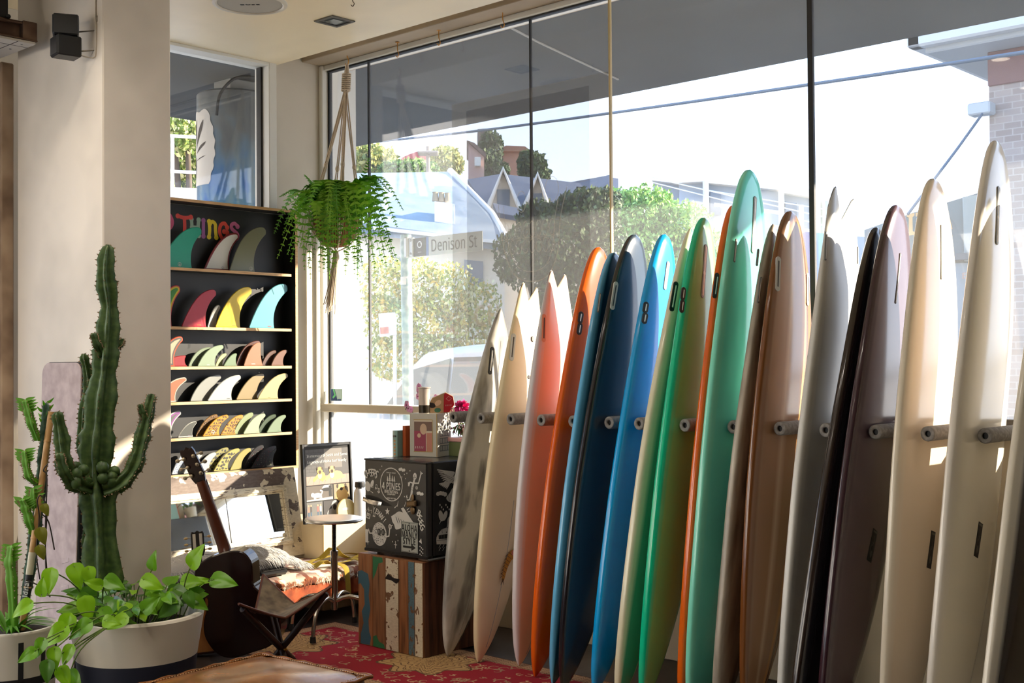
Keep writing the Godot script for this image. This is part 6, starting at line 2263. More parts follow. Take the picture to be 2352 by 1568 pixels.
func green(key: String, c: Color, back: Color, rough := 0.45) -> StandardMaterial3D:
	var m := mat(key, c, rough)
	m.backlight_enabled = true
	m.backlight = back
	return m

func build_plants() -> void:
	# ---- macrame hanger
	var rope := textured("macrame_cotton", ntex(0.1, 141, [[0.0, C(176, 156, 132)], [1.0, C(226, 212, 190)]]), 8.0, 0.9, false)
	var ctr: Vector3 = Vector3(4.780, 2.433, -5.905)
	var hook: Vector3 = Vector3(4.900, 3.387, -5.938)
	var mh := thing("macrame_hanger", "off-white macrame rope hanger holding the fern basket in the window corner", "plant hanger", Vector3.ZERO)
	var neck: Vector3 = hook + Vector3(0, -0.17, 0) + (ctr - hook) * Vector3(0.12, 0, 0.12)
	var g := Geo.new()
	for k in 7:
		var o := Vector3(cos(k * 0.9), 0, sin(k * 0.9)) * 0.012
		g.tube([hook + o * 0.4, neck + o * 1.5], 0.007, 6)
	for k in 9:
		var y := neck.lerp(hook, 0.05 + k * 0.075)
		var ring: Array = []
		for j in 13:
			ring.append(y + Vector3(cos(TAU * j / 12.0), 0.08 * sin(TAU * j / 12.0), sin(TAU * j / 12.0)) * 0.026)
		g.tube(ring, 0.005, 5, false)
	obj("wrapped_top", g, rope, mh)
	g = Geo.new()
	g.tube(curve([hook + Vector3(0, 0.06, 0), hook + Vector3(0.0, 0.025, 0.015), hook + Vector3(0, -0.005, 0), hook + Vector3(0, 0.012, -0.014)], 12), 0.003, 6)
	obj("hook", g, mat("brass", C(196, 140, 60), 0.3, 0.9), mh)
	for k in 4:
		var an := k * PI / 2.0 + 0.5
		var rim := ctr + Vector3(cos(an) * 0.15, -0.02, sin(an) * 0.15)
		var knot := neck.lerp(rim, 0.60)
		g = Geo.new()
		for j in 4:
			var o := Vector3(cos(j * 1.6 + k), 0, sin(j * 1.6 + k)) * 0.009
			g.tube(curve([neck + o * 1.2, knot + o * 0.8, rim + o * 2.2, ctr + Vector3(cos(an) * 0.10, -0.17, sin(an) * 0.10), ctr + Vector3(0, -0.235, 0)], 26), 0.0042, 5)
		g.blob(knot, Vector3(0.014, 0.02, 0.014), 6)
		g.blob(rim + Vector3(0, 0.05, 0), Vector3(0.014, 0.018, 0.014), 6)
		obj("cord", g, rope, mh)
	g = Geo.new()
	var bot: Vector3 = Vector3(4.780, 1.833, -5.974)
	var tk := ctr + Vector3(0, -0.235, 0)
	g.blob(tk + Vector3(0, -0.03, 0), Vector3(0.02, 0.03, 0.02), 7)
	for k in 22:
		var an := k * 2.4
		var o := Vector3(cos(an), 0, sin(an)) * (0.004 + 0.0012 * k)
		g.tube(curve([tk + o * 0.5, tk.lerp(bot, 0.5) + o * 0.8, bot + o * 1.3 + Vector3(0, R(-0.02, 0.06), 0)], 8), 0.0034, 5)
	obj("tassel", g, rope, mh)
	# ---- hanging fern
	var fern := thing("hanging_fern", "lush green Boston fern hanging in the window corner", "fern", ctr)
	g = Geo.new()
	g.lathe([Vector2(0, -0.21), Vector2(0.06, -0.20), Vector2(0.11, -0.15), Vector2(0.14, -0.07), Vector2(0.148, 0.0), Vector2(0.135, 0.0), Vector2(0.12, -0.03), Vector2(0, -0.03)], 24)
	obj("coir_basket", g, textured("coir", ntex(0.08, 143, [[0.0, C(84, 50, 30)], [1.0, C(166, 104, 64)]]), 6.0, 0.95, false), fern)
	var fg := [green("fern_a", C(126, 184, 56), C(150, 200, 50)), green("fern_b", C(98, 158, 50), C(110, 166, 40)), green("fern_c", C(152, 196, 72), C(176, 214, 70))]
	var tips := [[Vector3(4.620, 2.338, -6.325), 0.16], [Vector3(4.660, 2.571, -6.322), 0.13], [Vector3(4.700, 2.691, -6.114), 0.1], [Vector3(4.620, 2.147, -6.154), 0.12], [Vector3(4.600, 2.102, -5.953), 0.14], [Vector3(4.600, 2.069, -5.847), 0.14], [Vector3(4.620, 2.090, -5.739), 0.1], [Vector3(4.660, 2.120, -5.596), 0.12], [Vector3(4.660, 2.084, -5.517), 0.14], [Vector3(4.700, 2.046, -5.446), 0.15], [Vector3(4.740, 2.076, -5.391), 0.16], [Vector3(4.800, 2.136, -5.400), 0.18], [Vector3(4.840, 2.415, -5.354), 0.2], [Vector3(4.860, 2.324, -5.431), 0.18], [Vector3(4.760, 2.629, -5.688), 0.06], [Vector3(4.840, 2.535, -5.473), 0.18]]
	for e in tips:
		var tip: Vector3 = e[0] - ctr
		var mid := Vector3(tip.x * 0.62, maxf(tip.y * 0.25, 0.0) + e[1], tip.z * 0.62)
		frond(fern, Vector3(tip.x * 0.08, -0.02, tip.z * 0.08), mid, tip, 25, 0.066, fg[rng.randi() % 3])
	var up_tip: Vector3 = Vector3(4.820, 2.756, -5.631) - ctr
	frond(fern, Vector3(0.02, -0.02, 0.02), up_tip * 0.5 + Vector3(0.0, -0.05, 0.03), up_tip, 26, 0.056, fg[1])
	for k in 80:
		var an := R(0, TAU)
		var ln := R(0.16, 0.40)
		var tip := Vector3(cos(an) * ln, R(-0.36, 0.08), sin(an) * ln)
		tip.x = minf(tip.x, 0.26)
		frond(fern, Vector3(cos(an) * 0.04, -0.02, sin(an) * 0.04), Vector3(tip.x * 0.55, R(0.08, 0.18), tip.z * 0.55), tip, 21, R(0.05, 0.066), fg[rng.randi() % 3])
	for k in 26:
		var an := R(1.35, 3.15)
		var ln := R(0.12, 0.26)
		var tip := Vector3(cos(an) * ln, R(-0.42, -0.16), sin(an) * ln)
		frond(fern, Vector3(cos(an) * 0.05, -0.01, sin(an) * 0.05), Vector3(cos(an) * (ln * 0.8 + 0.05), R(0.02, 0.10), sin(an) * (ln * 0.8 + 0.05)), tip, 22, R(0.05, 0.066), fg[rng.randi() % 3])
	# ---- big planter
	var pc := Vector3(2.734, 0, -4.729)
	var pot := thing("large_planter", "large round cream and navy planter at the foot of the pier", "planter", pc)
	g = Geo.new()
	g.lathe([Vector2(0.250, 0.27), Vector2(0.278, 0.44), Vector2(0.272, 0.45), Vector2(0.252, 0.45), Vector2(0.246, 0.44), Vector2(0.24, 0.38)], 56)
	obj("cream_band", g, plaster("planter_cream", C(230, 220, 202), 151, 0.05), pot)
	g = Geo.new()
	g.lathe([Vector2(0, 0.0), Vector2(0.215, 0.0), Vector2(0.222, 0.01), Vector2(0.2502, 0.2705)], 56)
	obj("navy_band", g, mat("planter_navy", C(24, 28, 46), 0.6), pot)
	g = Geo.new()
	g.lathe([Vector2(0, 0.402), Vector2(0.12, 0.405), Vector2(0.243, 0.395)], 30)
	obj("soil", g, textured("soil", ntex(0.06, 153, [[0.0, C(26, 20, 16)], [1.0, C(74, 56, 42)]]), 4.0, 0.95, false), pot)
	var cact := textured("cactus_green", ntex(0.03, 155, [[0.0, C(34, 54, 22)], [0.5, C(58, 84, 34)], [1.0, C(96, 112, 58)]]), 3.0, 0.55, false)
	var spine := mat("spine_tan", C(150, 122, 92), 0.8)
	var cz := thing("tall_cactus", "tall branching dark green ribbed cactus in the cream and navy planter", "cactus", Vector3.ZERO)
	var s := 0.00188
	rib_column(cz, "trunk", [Vector3(2.618, 0.569, -4.800), Vector3(2.613, 0.872, -4.820), Vector3(2.610, 1.094, -4.840), Vector3(2.625, 1.298, -4.840), Vector3(2.647, 1.484, -4.840), Vector3(2.661, 1.616, -4.840), Vector3(2.668, 1.766, -4.840), Vector3(2.652, 1.897, -4.840), Vector3(2.664, 2.026, -4.840)], [40 * s, 37 * s, 37 * s, 35 * s, 28 * s, 27 * s, 19 * s, 22 * s, 11 * s], 5, cact, spine)
	rib_column(cz, "branch", [Vector3(2.622, 0.975, -4.800), Vector3(2.671, 0.998, -4.760), Vector3(2.727, 1.073, -4.740), Vector3(2.762, 1.183, -4.740), Vector3(2.790, 1.294, -4.740), Vector3(2.815, 1.379, -4.740)], [20 * s, 18 * s, 18 * s, 17 * s, 15 * s, 10 * s], 5, cact, spine)
	rib_column(cz, "branch", [Vector3(2.781, 1.272, -4.740), Vector3(2.762, 1.305, -4.735), Vector3(2.754, 1.337, -4.735)], [10 * s, 9 * s, 6 * s], 4, cact, spine)
	rib_column(cz, "branch", [Vector3(2.589, 0.985, -4.830), Vector3(2.500, 1.012, -4.800), Vector3(2.447, 1.088, -4.800), Vector3(2.439, 1.197, -4.810), Vector3(2.416, 1.315, -4.810)], [18 * s, 20 * s, 18 * s, 17 * s, 11 * s], 5, cact, spine)
	rib_column(cz, "branch", [Vector3(2.480, 1.005, -4.790), Vector3(2.424, 1.073, -4.770), Vector3(2.405, 1.146, -4.770)], [16 * s, 14 * s, 9 * s], 4, cact, spine)
	rib_column(cz, "branch", [Vector3(2.626, 1.052, -4.900), Vector3(2.591, 1.147, -4.920), Vector3(2.595, 1.297, -4.920), Vector3(2.617, 1.428, -4.920), Vector3(2.591, 1.556, -4.920)], [14 * s, 13 * s, 13 * s, 12 * s, 9 * s], 5, cact, spine)
	rib_column(cz, "branch", [Vector3(2.636, 1.203, -4.880), Vector3(2.621, 1.334, -4.900), Vector3(2.609, 1.447, -4.900)], [12 * s, 11 * s, 8 * s], 4, cact, spine)
	rib_column(cz, "branch", [Vector3(2.584, 0.567, -4.860), Vector3(2.586, 0.760, -4.870), Vector3(2.596, 0.926, -4.870)], [17 * s, 17 * s, 15 * s], 4, cact, spine)
	rib_column(cz, "bud", [Vector3(2.637, 1.550, -4.840), Vector3(2.604, 1.596, -4.830), Vector3(2.588, 1.643, -4.830)], [10 * s, 11 * s, 8 * s], 4, cact, spine)
	rib_column(cz, "bud", [Vector3(2.684, 1.578, -4.830), Vector3(2.706, 1.597, -4.820), Vector3(2.718, 1.620, -4.820)], [8 * s, 9 * s, 7 * s], 4, cact, spine)
	rib_column(cz, "bud", [Vector3(2.676, 1.842, -4.840), Vector3(2.689, 1.861, -4.830), Vector3(2.697, 1.870, -4.830)], [6 * s, 6 * s, 4 * s], 4, cact, spine)
	# knobbly clump where the branches leave the trunk
	g = Geo.new()
	for k in 24:
		var q: Vector3 = Vector3(2.563, 1.044, -4.800) + Vector3(R(-0.10, 0.11), R(-0.05, 0.05), R(-0.03, 0.04))
		g.blob(q, Vector3(R(0.016, 0.03), R(0.016, 0.032), R(0.016, 0.028)), 5)
	obj("knobbly_growth", g, cact, cz).set_meta("kind", "stuff")
	# ---- pothos in the big planter
	var lv := [heart_leaf(0), heart_leaf(2), heart_leaf(4)]
	var pg := [green("pothos_lime", C(136, 184, 24), C(150, 196, 20), 0.35), green("pothos_green", C(104, 156, 26), C(110, 160, 20), 0.35), green("pothos_deep", C(70, 116, 26), C(70, 110, 20), 0.35)]
	var po := thing("pothos", "lime green heart-leaved pothos spilling round the cactus in the cream planter", "plant", Vector3.ZERO)
	var cam_dir := Vector3(-0.62, 0.45, 0.64)
	var vines := Geo.new()
	var leaves := [[Vector3(2.868, 0.654, -4.520), 0.5, 1.0, 0.135, 0], [Vector3(2.995, 0.574, -4.550), 1.0, -0.1, 0.14, 1], [Vector3(2.336, 0.681, -4.700), -0.1, -1.0, 0.12, 0], [Vector3(2.459, 0.678, -4.750), 0.35, -0.9, 0.125, 0], [Vector3(2.496, 0.669, -4.700), 0.2, -1.0, 0.10, 0], [Vector3(2.730, 0.650, -4.600), 0.1, 0.9, 0.10, 1], [Vector3(2.690, 0.610, -4.600), 0.9, -0.35, 0.12, 0], [Vector3(2.876, 0.575, -4.600), 0.9, 0.05, 0.12, 0], [Vector3(2.577, 0.614, -4.700), 0.9, -0.4, 0.115, 1], [Vector3(2.530, 0.598, -4.660), -0.4, 0.2, 0.09, 0], [Vector3(2.438, 0.563, -4.620), 0.3, -1.0, 0.125, 0], [Vector3(2.476, 0.522, -4.550), 0.6, -0.9, 0.11, 1], [Vector3(2.731, 0.552, -4.550), -0.1, -1.0, 0.10, 1], [Vector3(2.782, 0.509, -4.500), -0.7, -0.5, 0.12, 2], [Vector3(2.834, 0.543, -4.500), 0.4, -0.7, 0.09, 2], [Vector3(2.602, 0.516, -4.450), 0.7, 0.6, 0.11, 1], [Vector3(2.513, 0.498, -4.430), -0.9, -0.35, 0.11, 0], [Vector3(2.311, 0.529, -4.500), -0.3, -0.9, 0.12, 0], [Vector3(2.273, 0.498, -4.460), -0.6, -0.5, 0.13, 0], [Vector3(2.366, 0.501, -4.450), -0.9, -0.6, 0.12, 1], [Vector3(2.419, 0.504, -4.430), 0.9, -0.1, 0.09, 0], [Vector3(2.202, 0.583, -4.600), -0.8, -0.5, 0.11, 0], [Vector3(2.255, 0.606, -4.620), 0.1, 0.9, 0.09, 0], [Vector3(2.166, 0.473, -4.420), -0.4, -0.9, 0.09, 1], [Vector3(2.199, 0.437, -4.400), 0.1, -1.0, 0.10, 0], [Vector3(2.268, 0.433, -4.400), -0.5, -0.9, 0.10, 0], [Vector3(2.173, 0.393, -4.400), 0.0, -1.0, 0.10, 2], [Vector3(2.225, 0.359, -4.400), 0.4, -0.7, 0.10, 0], [Vector3(2.260, 0.336, -4.400), 0.4, -0.5, 0.11, 1], [Vector3(2.132, 0.438, -4.420), -0.7, -0.4, 0.09, 1]]
	for e in leaves:
		var at: Vector3 = e[0]
		var tip: Vector3 = Vector3(0.68, 0, 0.73) * e[1] + Vector3(0, 1, 0) * e[2] + Vector3(-0.2, 0, 0.2)
		put_leaf(po, lv[rng.randi() % 3], at, tip, cam_dir + Vector3(R(-0.3, 0.3), R(-0.2, 0.4), R(-0.3, 0.3)), e[3] * 0.8, pg[e[4]])
		var root := Vector3(clampf(at.x, 2.6, 2.9), 0.40, clampf(at.z - 0.1, -4.9, -4.6))
		var outp := at if at.y > 0.46 else Vector3(at.x, 0.47, at.z)
		if at.y < 0.40:
			vines.tube(curve([root, Vector3(2.56, 0.48, -4.53), Vector3(lerpf(2.5, at.x, 0.7), 0.42, lerpf(-4.5, at.z, 0.7)), at], 14), 0.003, 5)
		else:
			vines.tube(curve([root, (root + outp) / 2.0 + Vector3(0, 0.05, 0), at], 10), 0.0028, 5)
	for k in 110:
		var an := R(0, TAU)
		var rr := 0.25 * sqrt(R(0, 1))
		var at := pc + Vector3(cos(an) * rr, R(0.45, 0.56), sin(an) * rr)
		if at.distance_to(Vector3(2.64, at.y, -4.82)) < 0.09:
			continue
		put_leaf(po, lv[k % 3], at, Vector3(cos(an) + R(-0.4, 0.4), R(-0.5, 0.4), sin(an) + R(-0.4, 0.4)), cam_dir + Vector3(R(-0.5, 0.5), R(0, 0.6), R(-0.5, 0.5)), R(0.055, 0.10), pg[1 + k % 2] if k % 5 else pg[0])
		vines.tube([Vector3(lerpf(at.x, pc.x, 0.5), 0.40, lerpf(at.z, pc.z, 0.5)), at], 0.0024, 4)
	obj("vines", vines, mat("vine_green", C(98, 120, 48), 0.6), po)
	# ---- second planter with its own plants
	var p2: Vector3 = Vector3(2.248, 0.450, -4.881)
	var pot2 := thing("striped_planter", "white planter with black stripes cut off by the left edge of the photo", "planter", Vector3(p2.x, 0, p2.z))
	g = Geo.new()
	g.lathe([Vector2(0, 0), Vector2(0.165, 0), Vector2(0.186, 0.44), Vector2(0.182, 0.45), Vector2(0.168, 0.45), Vector2(0.162, 0.40), Vector2(0, 0.40)], 44)
	var pbody := obj("pot", g, plaster("planter_white", C(214, 206, 190), 157, 0.04), pot2)
	g = Geo.new()
	for k in 12:
		var an := TAU * k / 12.0 + 0.2
		for j in 8:
			var y0 := 0.27 + j * 0.019
			var d := Vector3(cos(an), 0, sin(an))
			g.box(d * (0.1655 + y0 * 0.0475) + Vector3(0, y0, 0), Vector3(0.003, 0.0195, 0.02), 0.0, Basis(Vector3.UP, -an))
	for yb in [[0.235, 0.268], [0.13, 0.185], [0.02, 0.09]]:
		g.lathe([Vector2(0.1655 + yb[0] * 0.0475, yb[0]), Vector2(0.1655 + yb[1] * 0.0475, yb[1])], 44)
	obj("black_pattern", g, mat("pattern_black", C(24, 24, 26), 0.6), pbody)
	g = Geo.new()
	g.lathe([Vector2(0, 0.425), Vector2(0.162, 0.42)], 24)
	obj("soil", g, mats["soil"], pot2)
	var c2 := thing("leafy_cactus", "slim blue green cactus with leafy lime tips tied to a bamboo stake", "cactus", Vector3.ZERO)
	var blue := textured("cactus_blue", ntex(0.03, 159, [[0.0, C(34, 60, 44)], [0.5, C(62, 92, 76)], [1.0, C(106, 132, 120)]]), 3.0, 0.5, false)
	var lime := green("cactus_lime", C(104, 160, 40), C(130, 180, 40), 0.5)
	var zz := -4.93
	rib_column(c2, "trunk", [Vector3(p2.x + 0.06, 0.40, p2.z - 0.04), Vector3(2.347, 0.619, -4.920), Vector3(2.371, 0.760, -4.930), Vector3(2.401, 0.957, -4.930), Vector3(2.413, 1.102, -4.930), Vector3(2.424, 1.211, -4.930), Vector3(2.428, 1.349, -4.930)], [13 * s, 14 * s, 15 * s, 15 * s, 14 * s, 14 * s, 10 * s], 4, blue, spine)
	var tipsb := [[[Vector3(2.394, 1.195, -4.930), Vector3(2.358, 1.261, -4.910), Vector3(2.343, 1.315, -4.910), Vector3(2.328, 1.365, -4.910)], 8], [[Vector3(2.385, 1.014, -4.920), Vector3(2.342, 1.045, -4.900), Vector3(2.327, 1.109, -4.900), Vector3(2.320, 1.155, -4.900)], 7], [[Vector3(2.374, 0.797, -4.920), Vector3(2.341, 0.857, -4.890), Vector3(2.322, 0.922, -4.890), Vector3(2.307, 0.959, -4.890)], 9], [[Vector3(p2.x + 0.02, 0.40, p2.z), Vector3(2.250, 0.622, -4.860), Vector3(2.242, 0.711, -4.860), Vector3(2.248, 0.777, -4.860)], 10], [[Vector3(2.396, 0.885, -4.920), Vector3(2.364, 0.926, -4.900), Vector3(2.357, 0.999, -4.900)], 6]]
	for e in tipsb:
		rib_column(c2, "branch", e[0], [e[1] * s, (e[1] + 2) * s, (e[1] + 2) * s, e[1] * 0.8 * s], 3, lime, spine)
		for k in 14:
			var q: Vector3 = (e[0][-1] as Vector3).lerp(e[0][-2], k / 13.0)
			var dd := Vector3(-0.68, 0, -0.73) if k % 3 else Vector3(0.68, 0, 0.73)
			g = Geo.new()
			blade(g, [q, q + dd * 0.02 + Vector3(0, 0.004, 0), q + dd * R(0.035, 0.05) + Vector3(0, 0.012, 0)], 0.014, Vector3(0.2, 1, 0.2))
			obj("leaf", g, lime, c2)
	for k in 10:
		var q: Vector3 = (Vector3(2.428, 1.349, -4.930) as Vector3).lerp(Vector3(2.424, 1.266, -4.930), k / 9.0)
		g = Geo.new()
		var dd := Vector3(cos(k * 2.4), 0.3, sin(k * 2.4))
		blade(g, [q, q + dd * 0.02, q + dd * 0.036 + Vector3(0, 0.012, 0)], 0.013, Vector3(0.2, 1, 0.2))
		obj("leaf", g, lime, c2)
	var stake := thing("bamboo_stake", "leaning bamboo stake with a printed paper label beside the slim cactus", "stake", Vector3.ZERO)
	var sa: Vector3 = Vector3(2.436, 1.312, -4.900)
	var sb := Vector3(p2.x + 0.05, 0.41, p2.z + 0.0)
	g = Geo.new()
	g.tube([sb, sb.lerp(sa, 0.5), sa], 0.0135, 12)
	for k in 4:
		g.tube([sb.lerp(sa, 0.2 + k * 0.22), sb.lerp(sa, 0.207 + k * 0.22)], 0.015, 12)
	obj("cane", g, mat("bamboo", C(186, 142, 88), 0.5), stake)
	g = Geo.new()
	g.tube([sb.lerp(sa, 0.10), sb.lerp(sa, 0.36)], 0.0146, 12, false)
	var sl := obj("paper_label", g, mat("label_paper", C(206, 196, 170), 0.7), stake)
	g = Geo.new()
	g.tube([sb.lerp(sa, 0.12), sb.lerp(sa, 0.26)], 0.0149, 12, false)
	obj("black_band", g, mat("pattern_black"), sl)
	var ax := (sa - sb).normalized()
	var outn := (cam_dir - ax * cam_dir.dot(ax)).normalized()
	var lt := obj("label_letters", text_mesh("oldnar", 0.02), mat("caption_white", C(225, 225, 220), 0.6), sl)
	lt.transform = Transform3D(Basis(ax, outn.cross(ax), outn), sb.lerp(sa, 0.19) + outn * 0.0154)
	# dry vine with a few leaves hanging by the stake
	var dv := thing("dry_vine", "thin dark dry vine with a few small leaves hanging beside the bamboo stake", "vine", Vector3.ZERO)
	g = Geo.new()
	for pth in [[Vector3(2.357, 0.627, -4.840), Vector3(2.347, 0.735, -4.850), Vector3(2.359, 0.876, -4.850), Vector3(2.351, 0.949, -4.850), Vector3(2.368, 0.969, -4.850), Vector3(2.387, 0.910, -4.840), Vector3(2.380, 0.768, -4.840), Vector3(2.382, 0.661, -4.830)], [Vector3(2.378, 0.643, -4.830), Vector3(2.380, 0.821, -4.840), Vector3(2.392, 1.035, -4.850), Vector3(2.382, 1.072, -4.860), Vector3(2.401, 1.097, -4.860)], [Vector3(2.370, 0.893, -4.850), Vector3(2.395, 0.856, -4.840), Vector3(2.414, 0.743, -4.830)], [Vector3(2.279, 0.639, -4.800), Vector3(2.324, 0.612, -4.780), Vector3(2.331, 0.577, -4.700)]]:
		g.tube(curve(pth, 30), 0.0028, 5)
	obj("stem", g, mat("vine_brown", C(44, 34, 26), 0.7), dv)
	for e in [[Vector3(2.352, 0.834, -4.830), -1.0, 0.07], [Vector3(2.349, 0.763, -4.830), -0.9, 0.06], [Vector3(2.367, 0.931, -4.830), -0.7, 0.05]]:
		put_leaf(dv, lv[0], e[0], Vector3(0.2, e[1], 0.2), cam_dir, e[2], green("vine_leaf", C(120, 120, 30), C(150, 140, 20)))
	# spiky palm at the bottom left
	var palm := thing("spiky_palm", "low spiky fan of narrow green leaves at the left edge in the striped planter", "plant", Vector3(p2.x, 0, p2.z))
	var pmt := green("palm_green", C(84, 136, 30), C(100, 150, 30))
	for k in 30:
		var an := R(0.0, TAU)
		var up := R(0.1, 1.0)
		var d := Vector3(cos(an), 0, sin(an))
		g = Geo.new()
		blade(g, [Vector3(d.x * 0.02, 0.42, d.z * 0.02), Vector3(d.x * 0.09, 0.44 + up * 0.06, d.z * 0.09), Vector3(d.x * 0.2, 0.42 + up * 0.10, d.z * 0.2)], 0.018)
		obj("leaf", g, pmt, palm)
	# ---- tall padded board leaning on the pier
	var pad := thing("padded_board", "tall mauve grey padded board with a black side leaning on the pier", "padded board", Vector3(2.685, 0.002, -5.325))
	pad.rotation.z = -0.03
	var ol: Array = []
	for k in 9:
		var a := PI / 2.0 * k / 8.0
		ol.append(Vector2(-0.19 + 0.06 - 0.06 * sin(PI / 2.0 - a) , 1.46 + 0.06 * sin(a)))
	for k in 9:
		var a := PI / 2.0 * k / 8.0
		ol.append(Vector2(0.13 + 0.06 * sin(a), 1.46 + 0.06 * cos(a)))
	ol.append(Vector2(0.19, 0.0))
	ol.append(Vector2(-0.19, 0.0))
	g = Geo.new()
	g.xf = Transform3D(Basis(Vector3(0, 0, 1), Vector3(0, 1, 0), Vector3(-1, 0, 0)), Vector3(0, 0, 0))
	g.prism(PackedVector2Array(ol), 0.055, 0.004)
	obj("black_side", g, mat("pad_black", C(22, 22, 24), 0.7), pad)
	g = Geo.new()
	g.xf = Transform3D(Basis(Vector3(0, 0, 1), Vector3(0, 1, 0), Vector3(-1, 0, 0)), Vector3(-0.031, 0, 0))
	g.prism(inset(PackedVector2Array(ol), 0.003), 0.008, 0.003)
	for e in [[0.30, 0.05], [0.42, 0.03], [0.50, 0.03], [0.62, 0.03]]:
		g.box(Vector3(0.09, e[0], 0.004), Vector3(0.07, 0.018, 0.003), 0.001, Basis(Vector3(0, 0, 1), 0.25))
	for k in 3:
		g.box(Vector3(0.04 + k * 0.03, 0.12, 0.004), Vector3(0.008, 0.24, 0.003), 0.001)
	obj("canvas_face", g, textured("canvas_mauve", ntex(0.03, 161, [[0.0, C(160, 142, 138)], [1.0, C(190, 172, 168)]]), 1.5, 0.9, false), pad)

func build_ceiling_things() -> void:
	var g := Geo.new()
	# ---- round ceiling loudspeaker
	var sp := thing("ceiling_speaker", "round white loudspeaker grille set in the cream ceiling", "speaker", Vector3(3.806, 3.44, -5.42))
	g = Geo.new()
	g.lathe([Vector2(0.172, -0.006), Vector2(0.180, -0.012), Vector2(0.197, -0.009), Vector2(0.2, 0.0)], 48)
	obj("ring", g, mat("speaker_ring", C(206, 200, 186), 0.4), sp)
	g = Geo.new()
	g.lathe([Vector2(0.0, -0.009), Vector2(0.12, -0.008), Vector2(0.173, -0.005)], 48)
	obj("grille", g, textured("grille_mesh", ntex(0.3, 171, [[0.0, C(150, 146, 136)], [1.0, C(186, 180, 168)]]), 6.0, 0.6), sp)
	var lt := obj("lettering", text_mesh("BOSE", 0.02, 0.0006, "Droid Sans", true, 1.6), mat("letter_black", C(30, 30, 32), 0.5), sp)
	lt.transform = Transform3D(Basis(Vector3(0.68, 0, 0.733), Vector3(-0.733, 0, 0.68), Vector3(0, -1, 0)), Vector3(0.0, -0.0095, 0.0))
	# ---- square recessed downlight, switched off
	var dl := thing("square_downlight", "square recessed downlight near the window beam, switched off", "downlight", Vector3(4.335, 3.44, -5.36))
	g = Geo.new()
	for e in [[-0.083, -0.083, 0.083, -0.066], [-0.083, 0.066, 0.083, 0.083], [-0.083, -0.066, -0.066, 0.066], [0.066, -0.066, 0.083, 0.066]]:
		g.span(Vector3(e[0], -0.008, e[1]), Vector3(e[2], 0.0, e[3]), 0.002)
	obj("rim", g, mat("downlight_rim", C(96, 92, 84), 0.5), dl)
	g = Geo.new()
	g.span(Vector3(-0.066, -0.003, -0.066), Vector3(0.066, 0.0, 0.066), 0.0)
	obj("recess", g, mat("downlight_dark", C(40, 40, 40), 0.3), dl)
	g = Geo.new()
	g.span(Vector3(-0.04, -0.006, -0.04), Vector3(0.04, -0.003, 0.04), 0.001)
	obj("lens", g, mat("downlight_glass", C(112, 118, 112), 0.1), dl)
	# ---- hook on the ceiling
	var hk := thing("ceiling_hook", "small wire hook hanging from the cream ceiling beside the downlight", "hook", Vector3(4.115, 3.440, -4.937))
	g = Geo.new()
	g.tube(curve([Vector3(0, 0.0, 0), Vector3(0, -0.025, 0), Vector3(0, -0.04, 0.012), Vector3(0, -0.052, 0), Vector3(0, -0.042, -0.014)], 14), 0.0025, 6)
	obj("hook_wire", g, mat("hook_dark", C(96, 84, 70), 0.4, 0.8), hk)
	# ---- round ceiling lamps further into the shop
	var lampm := mat("lamp_glow", C(255, 238, 214), 0.4)
	lampm.emission_enabled = true
	lampm.emission = C(255, 238, 214)
	lampm.emission_energy_multiplier = 5.0
	var k := 0
	for p in [Vector2(2.34, -4.74), Vector2(2.36, -3.87), Vector2(2.37, -2.98), Vector2(1.41, -4.03), Vector2(1.43, -4.89), Vector2(0.47, -5.06), Vector2(0.50, -4.17), Vector2(1.41, -3.15)]:
		var ld := thing("ceiling_lamp", "round warm downlight in the shop ceiling behind the view", "downlight", Vector3(p.x, 3.44, p.y), 0.0, "round warm ceiling downlights")
		g = Geo.new()
		g.lathe([Vector2(0.055, -0.004), Vector2(0.06, -0.008), Vector2(0.075, -0.005), Vector2(0.078, 0.0)], 28)
		obj("trim_ring", g, mat("speaker_ring"), ld)
		g = Geo.new()
		g.lathe([Vector2(0, -0.004), Vector2(0.056, -0.004)], 24)
		obj("glowing_disc", g, lampm, ld)
		var li := SpotLight3D.new()
		li.name = "lamp_light"
		li.light_color = C(255, 243, 228)
		li.light_energy = 0.65
		li.light_size = 0.05
		li.spot_range = 12.0
		li.spot_angle = 62.0
		li.spot_attenuation = 2.0
		li.shadow_enabled = true
		ld.add_child(li)
		li.position = Vector3(0, -0.03, 0)
		li.rotation.x = -PI / 2.0
		k += 1
	# ---- wall loudspeaker on the pier
	var ws := thing("wall_speaker", "small black two-part loudspeaker bracketed high on the pier", "speaker", Vector3(2.670, 3.004, -5.227))
	var blk := mat("speaker_black", C(24, 24, 25), 0.35)
	for e in [[0.045, -0.5], [-0.05, -0.15]]:
		g = Geo.new()
		g.box(Vector3.ZERO, Vector3(0.11, 0.094, 0.10), 0.006)
		g.box(Vector3(-0.054, 0, 0), Vector3(0.008, 0.084, 0.09), 0.003)
		var cu := obj("cabinet", g, blk, ws)
		cu.position = Vector3(0, e[0], 0)
		cu.rotation.y = e[1]
	g = Geo.new()
	g.tube([Vector3(0.05, 0.03, 0.0), Vector3(0.115, 0.04, 0.05), Vector3(0.115, -0.05, 0.05), Vector3(0.05, -0.06, 0.0)], 0.004, 6)
	obj("bracket", g, mat("bracket_grey", C(150, 140, 126), 0.4, 0.6), ws)
	g = Geo.new()
	g.tube(curve([Vector3(0.04, -0.08, 0.03), Vector3(0.10, -0.09, 0.06), Vector3(0.109, -0.05, 0.07), Vector3(0.107, 0.05, 0.075), Vector3(0.107, 0.13, 0.07), Vector3(0.107, 0.3, 0.07)], 26), 0.003, 6)
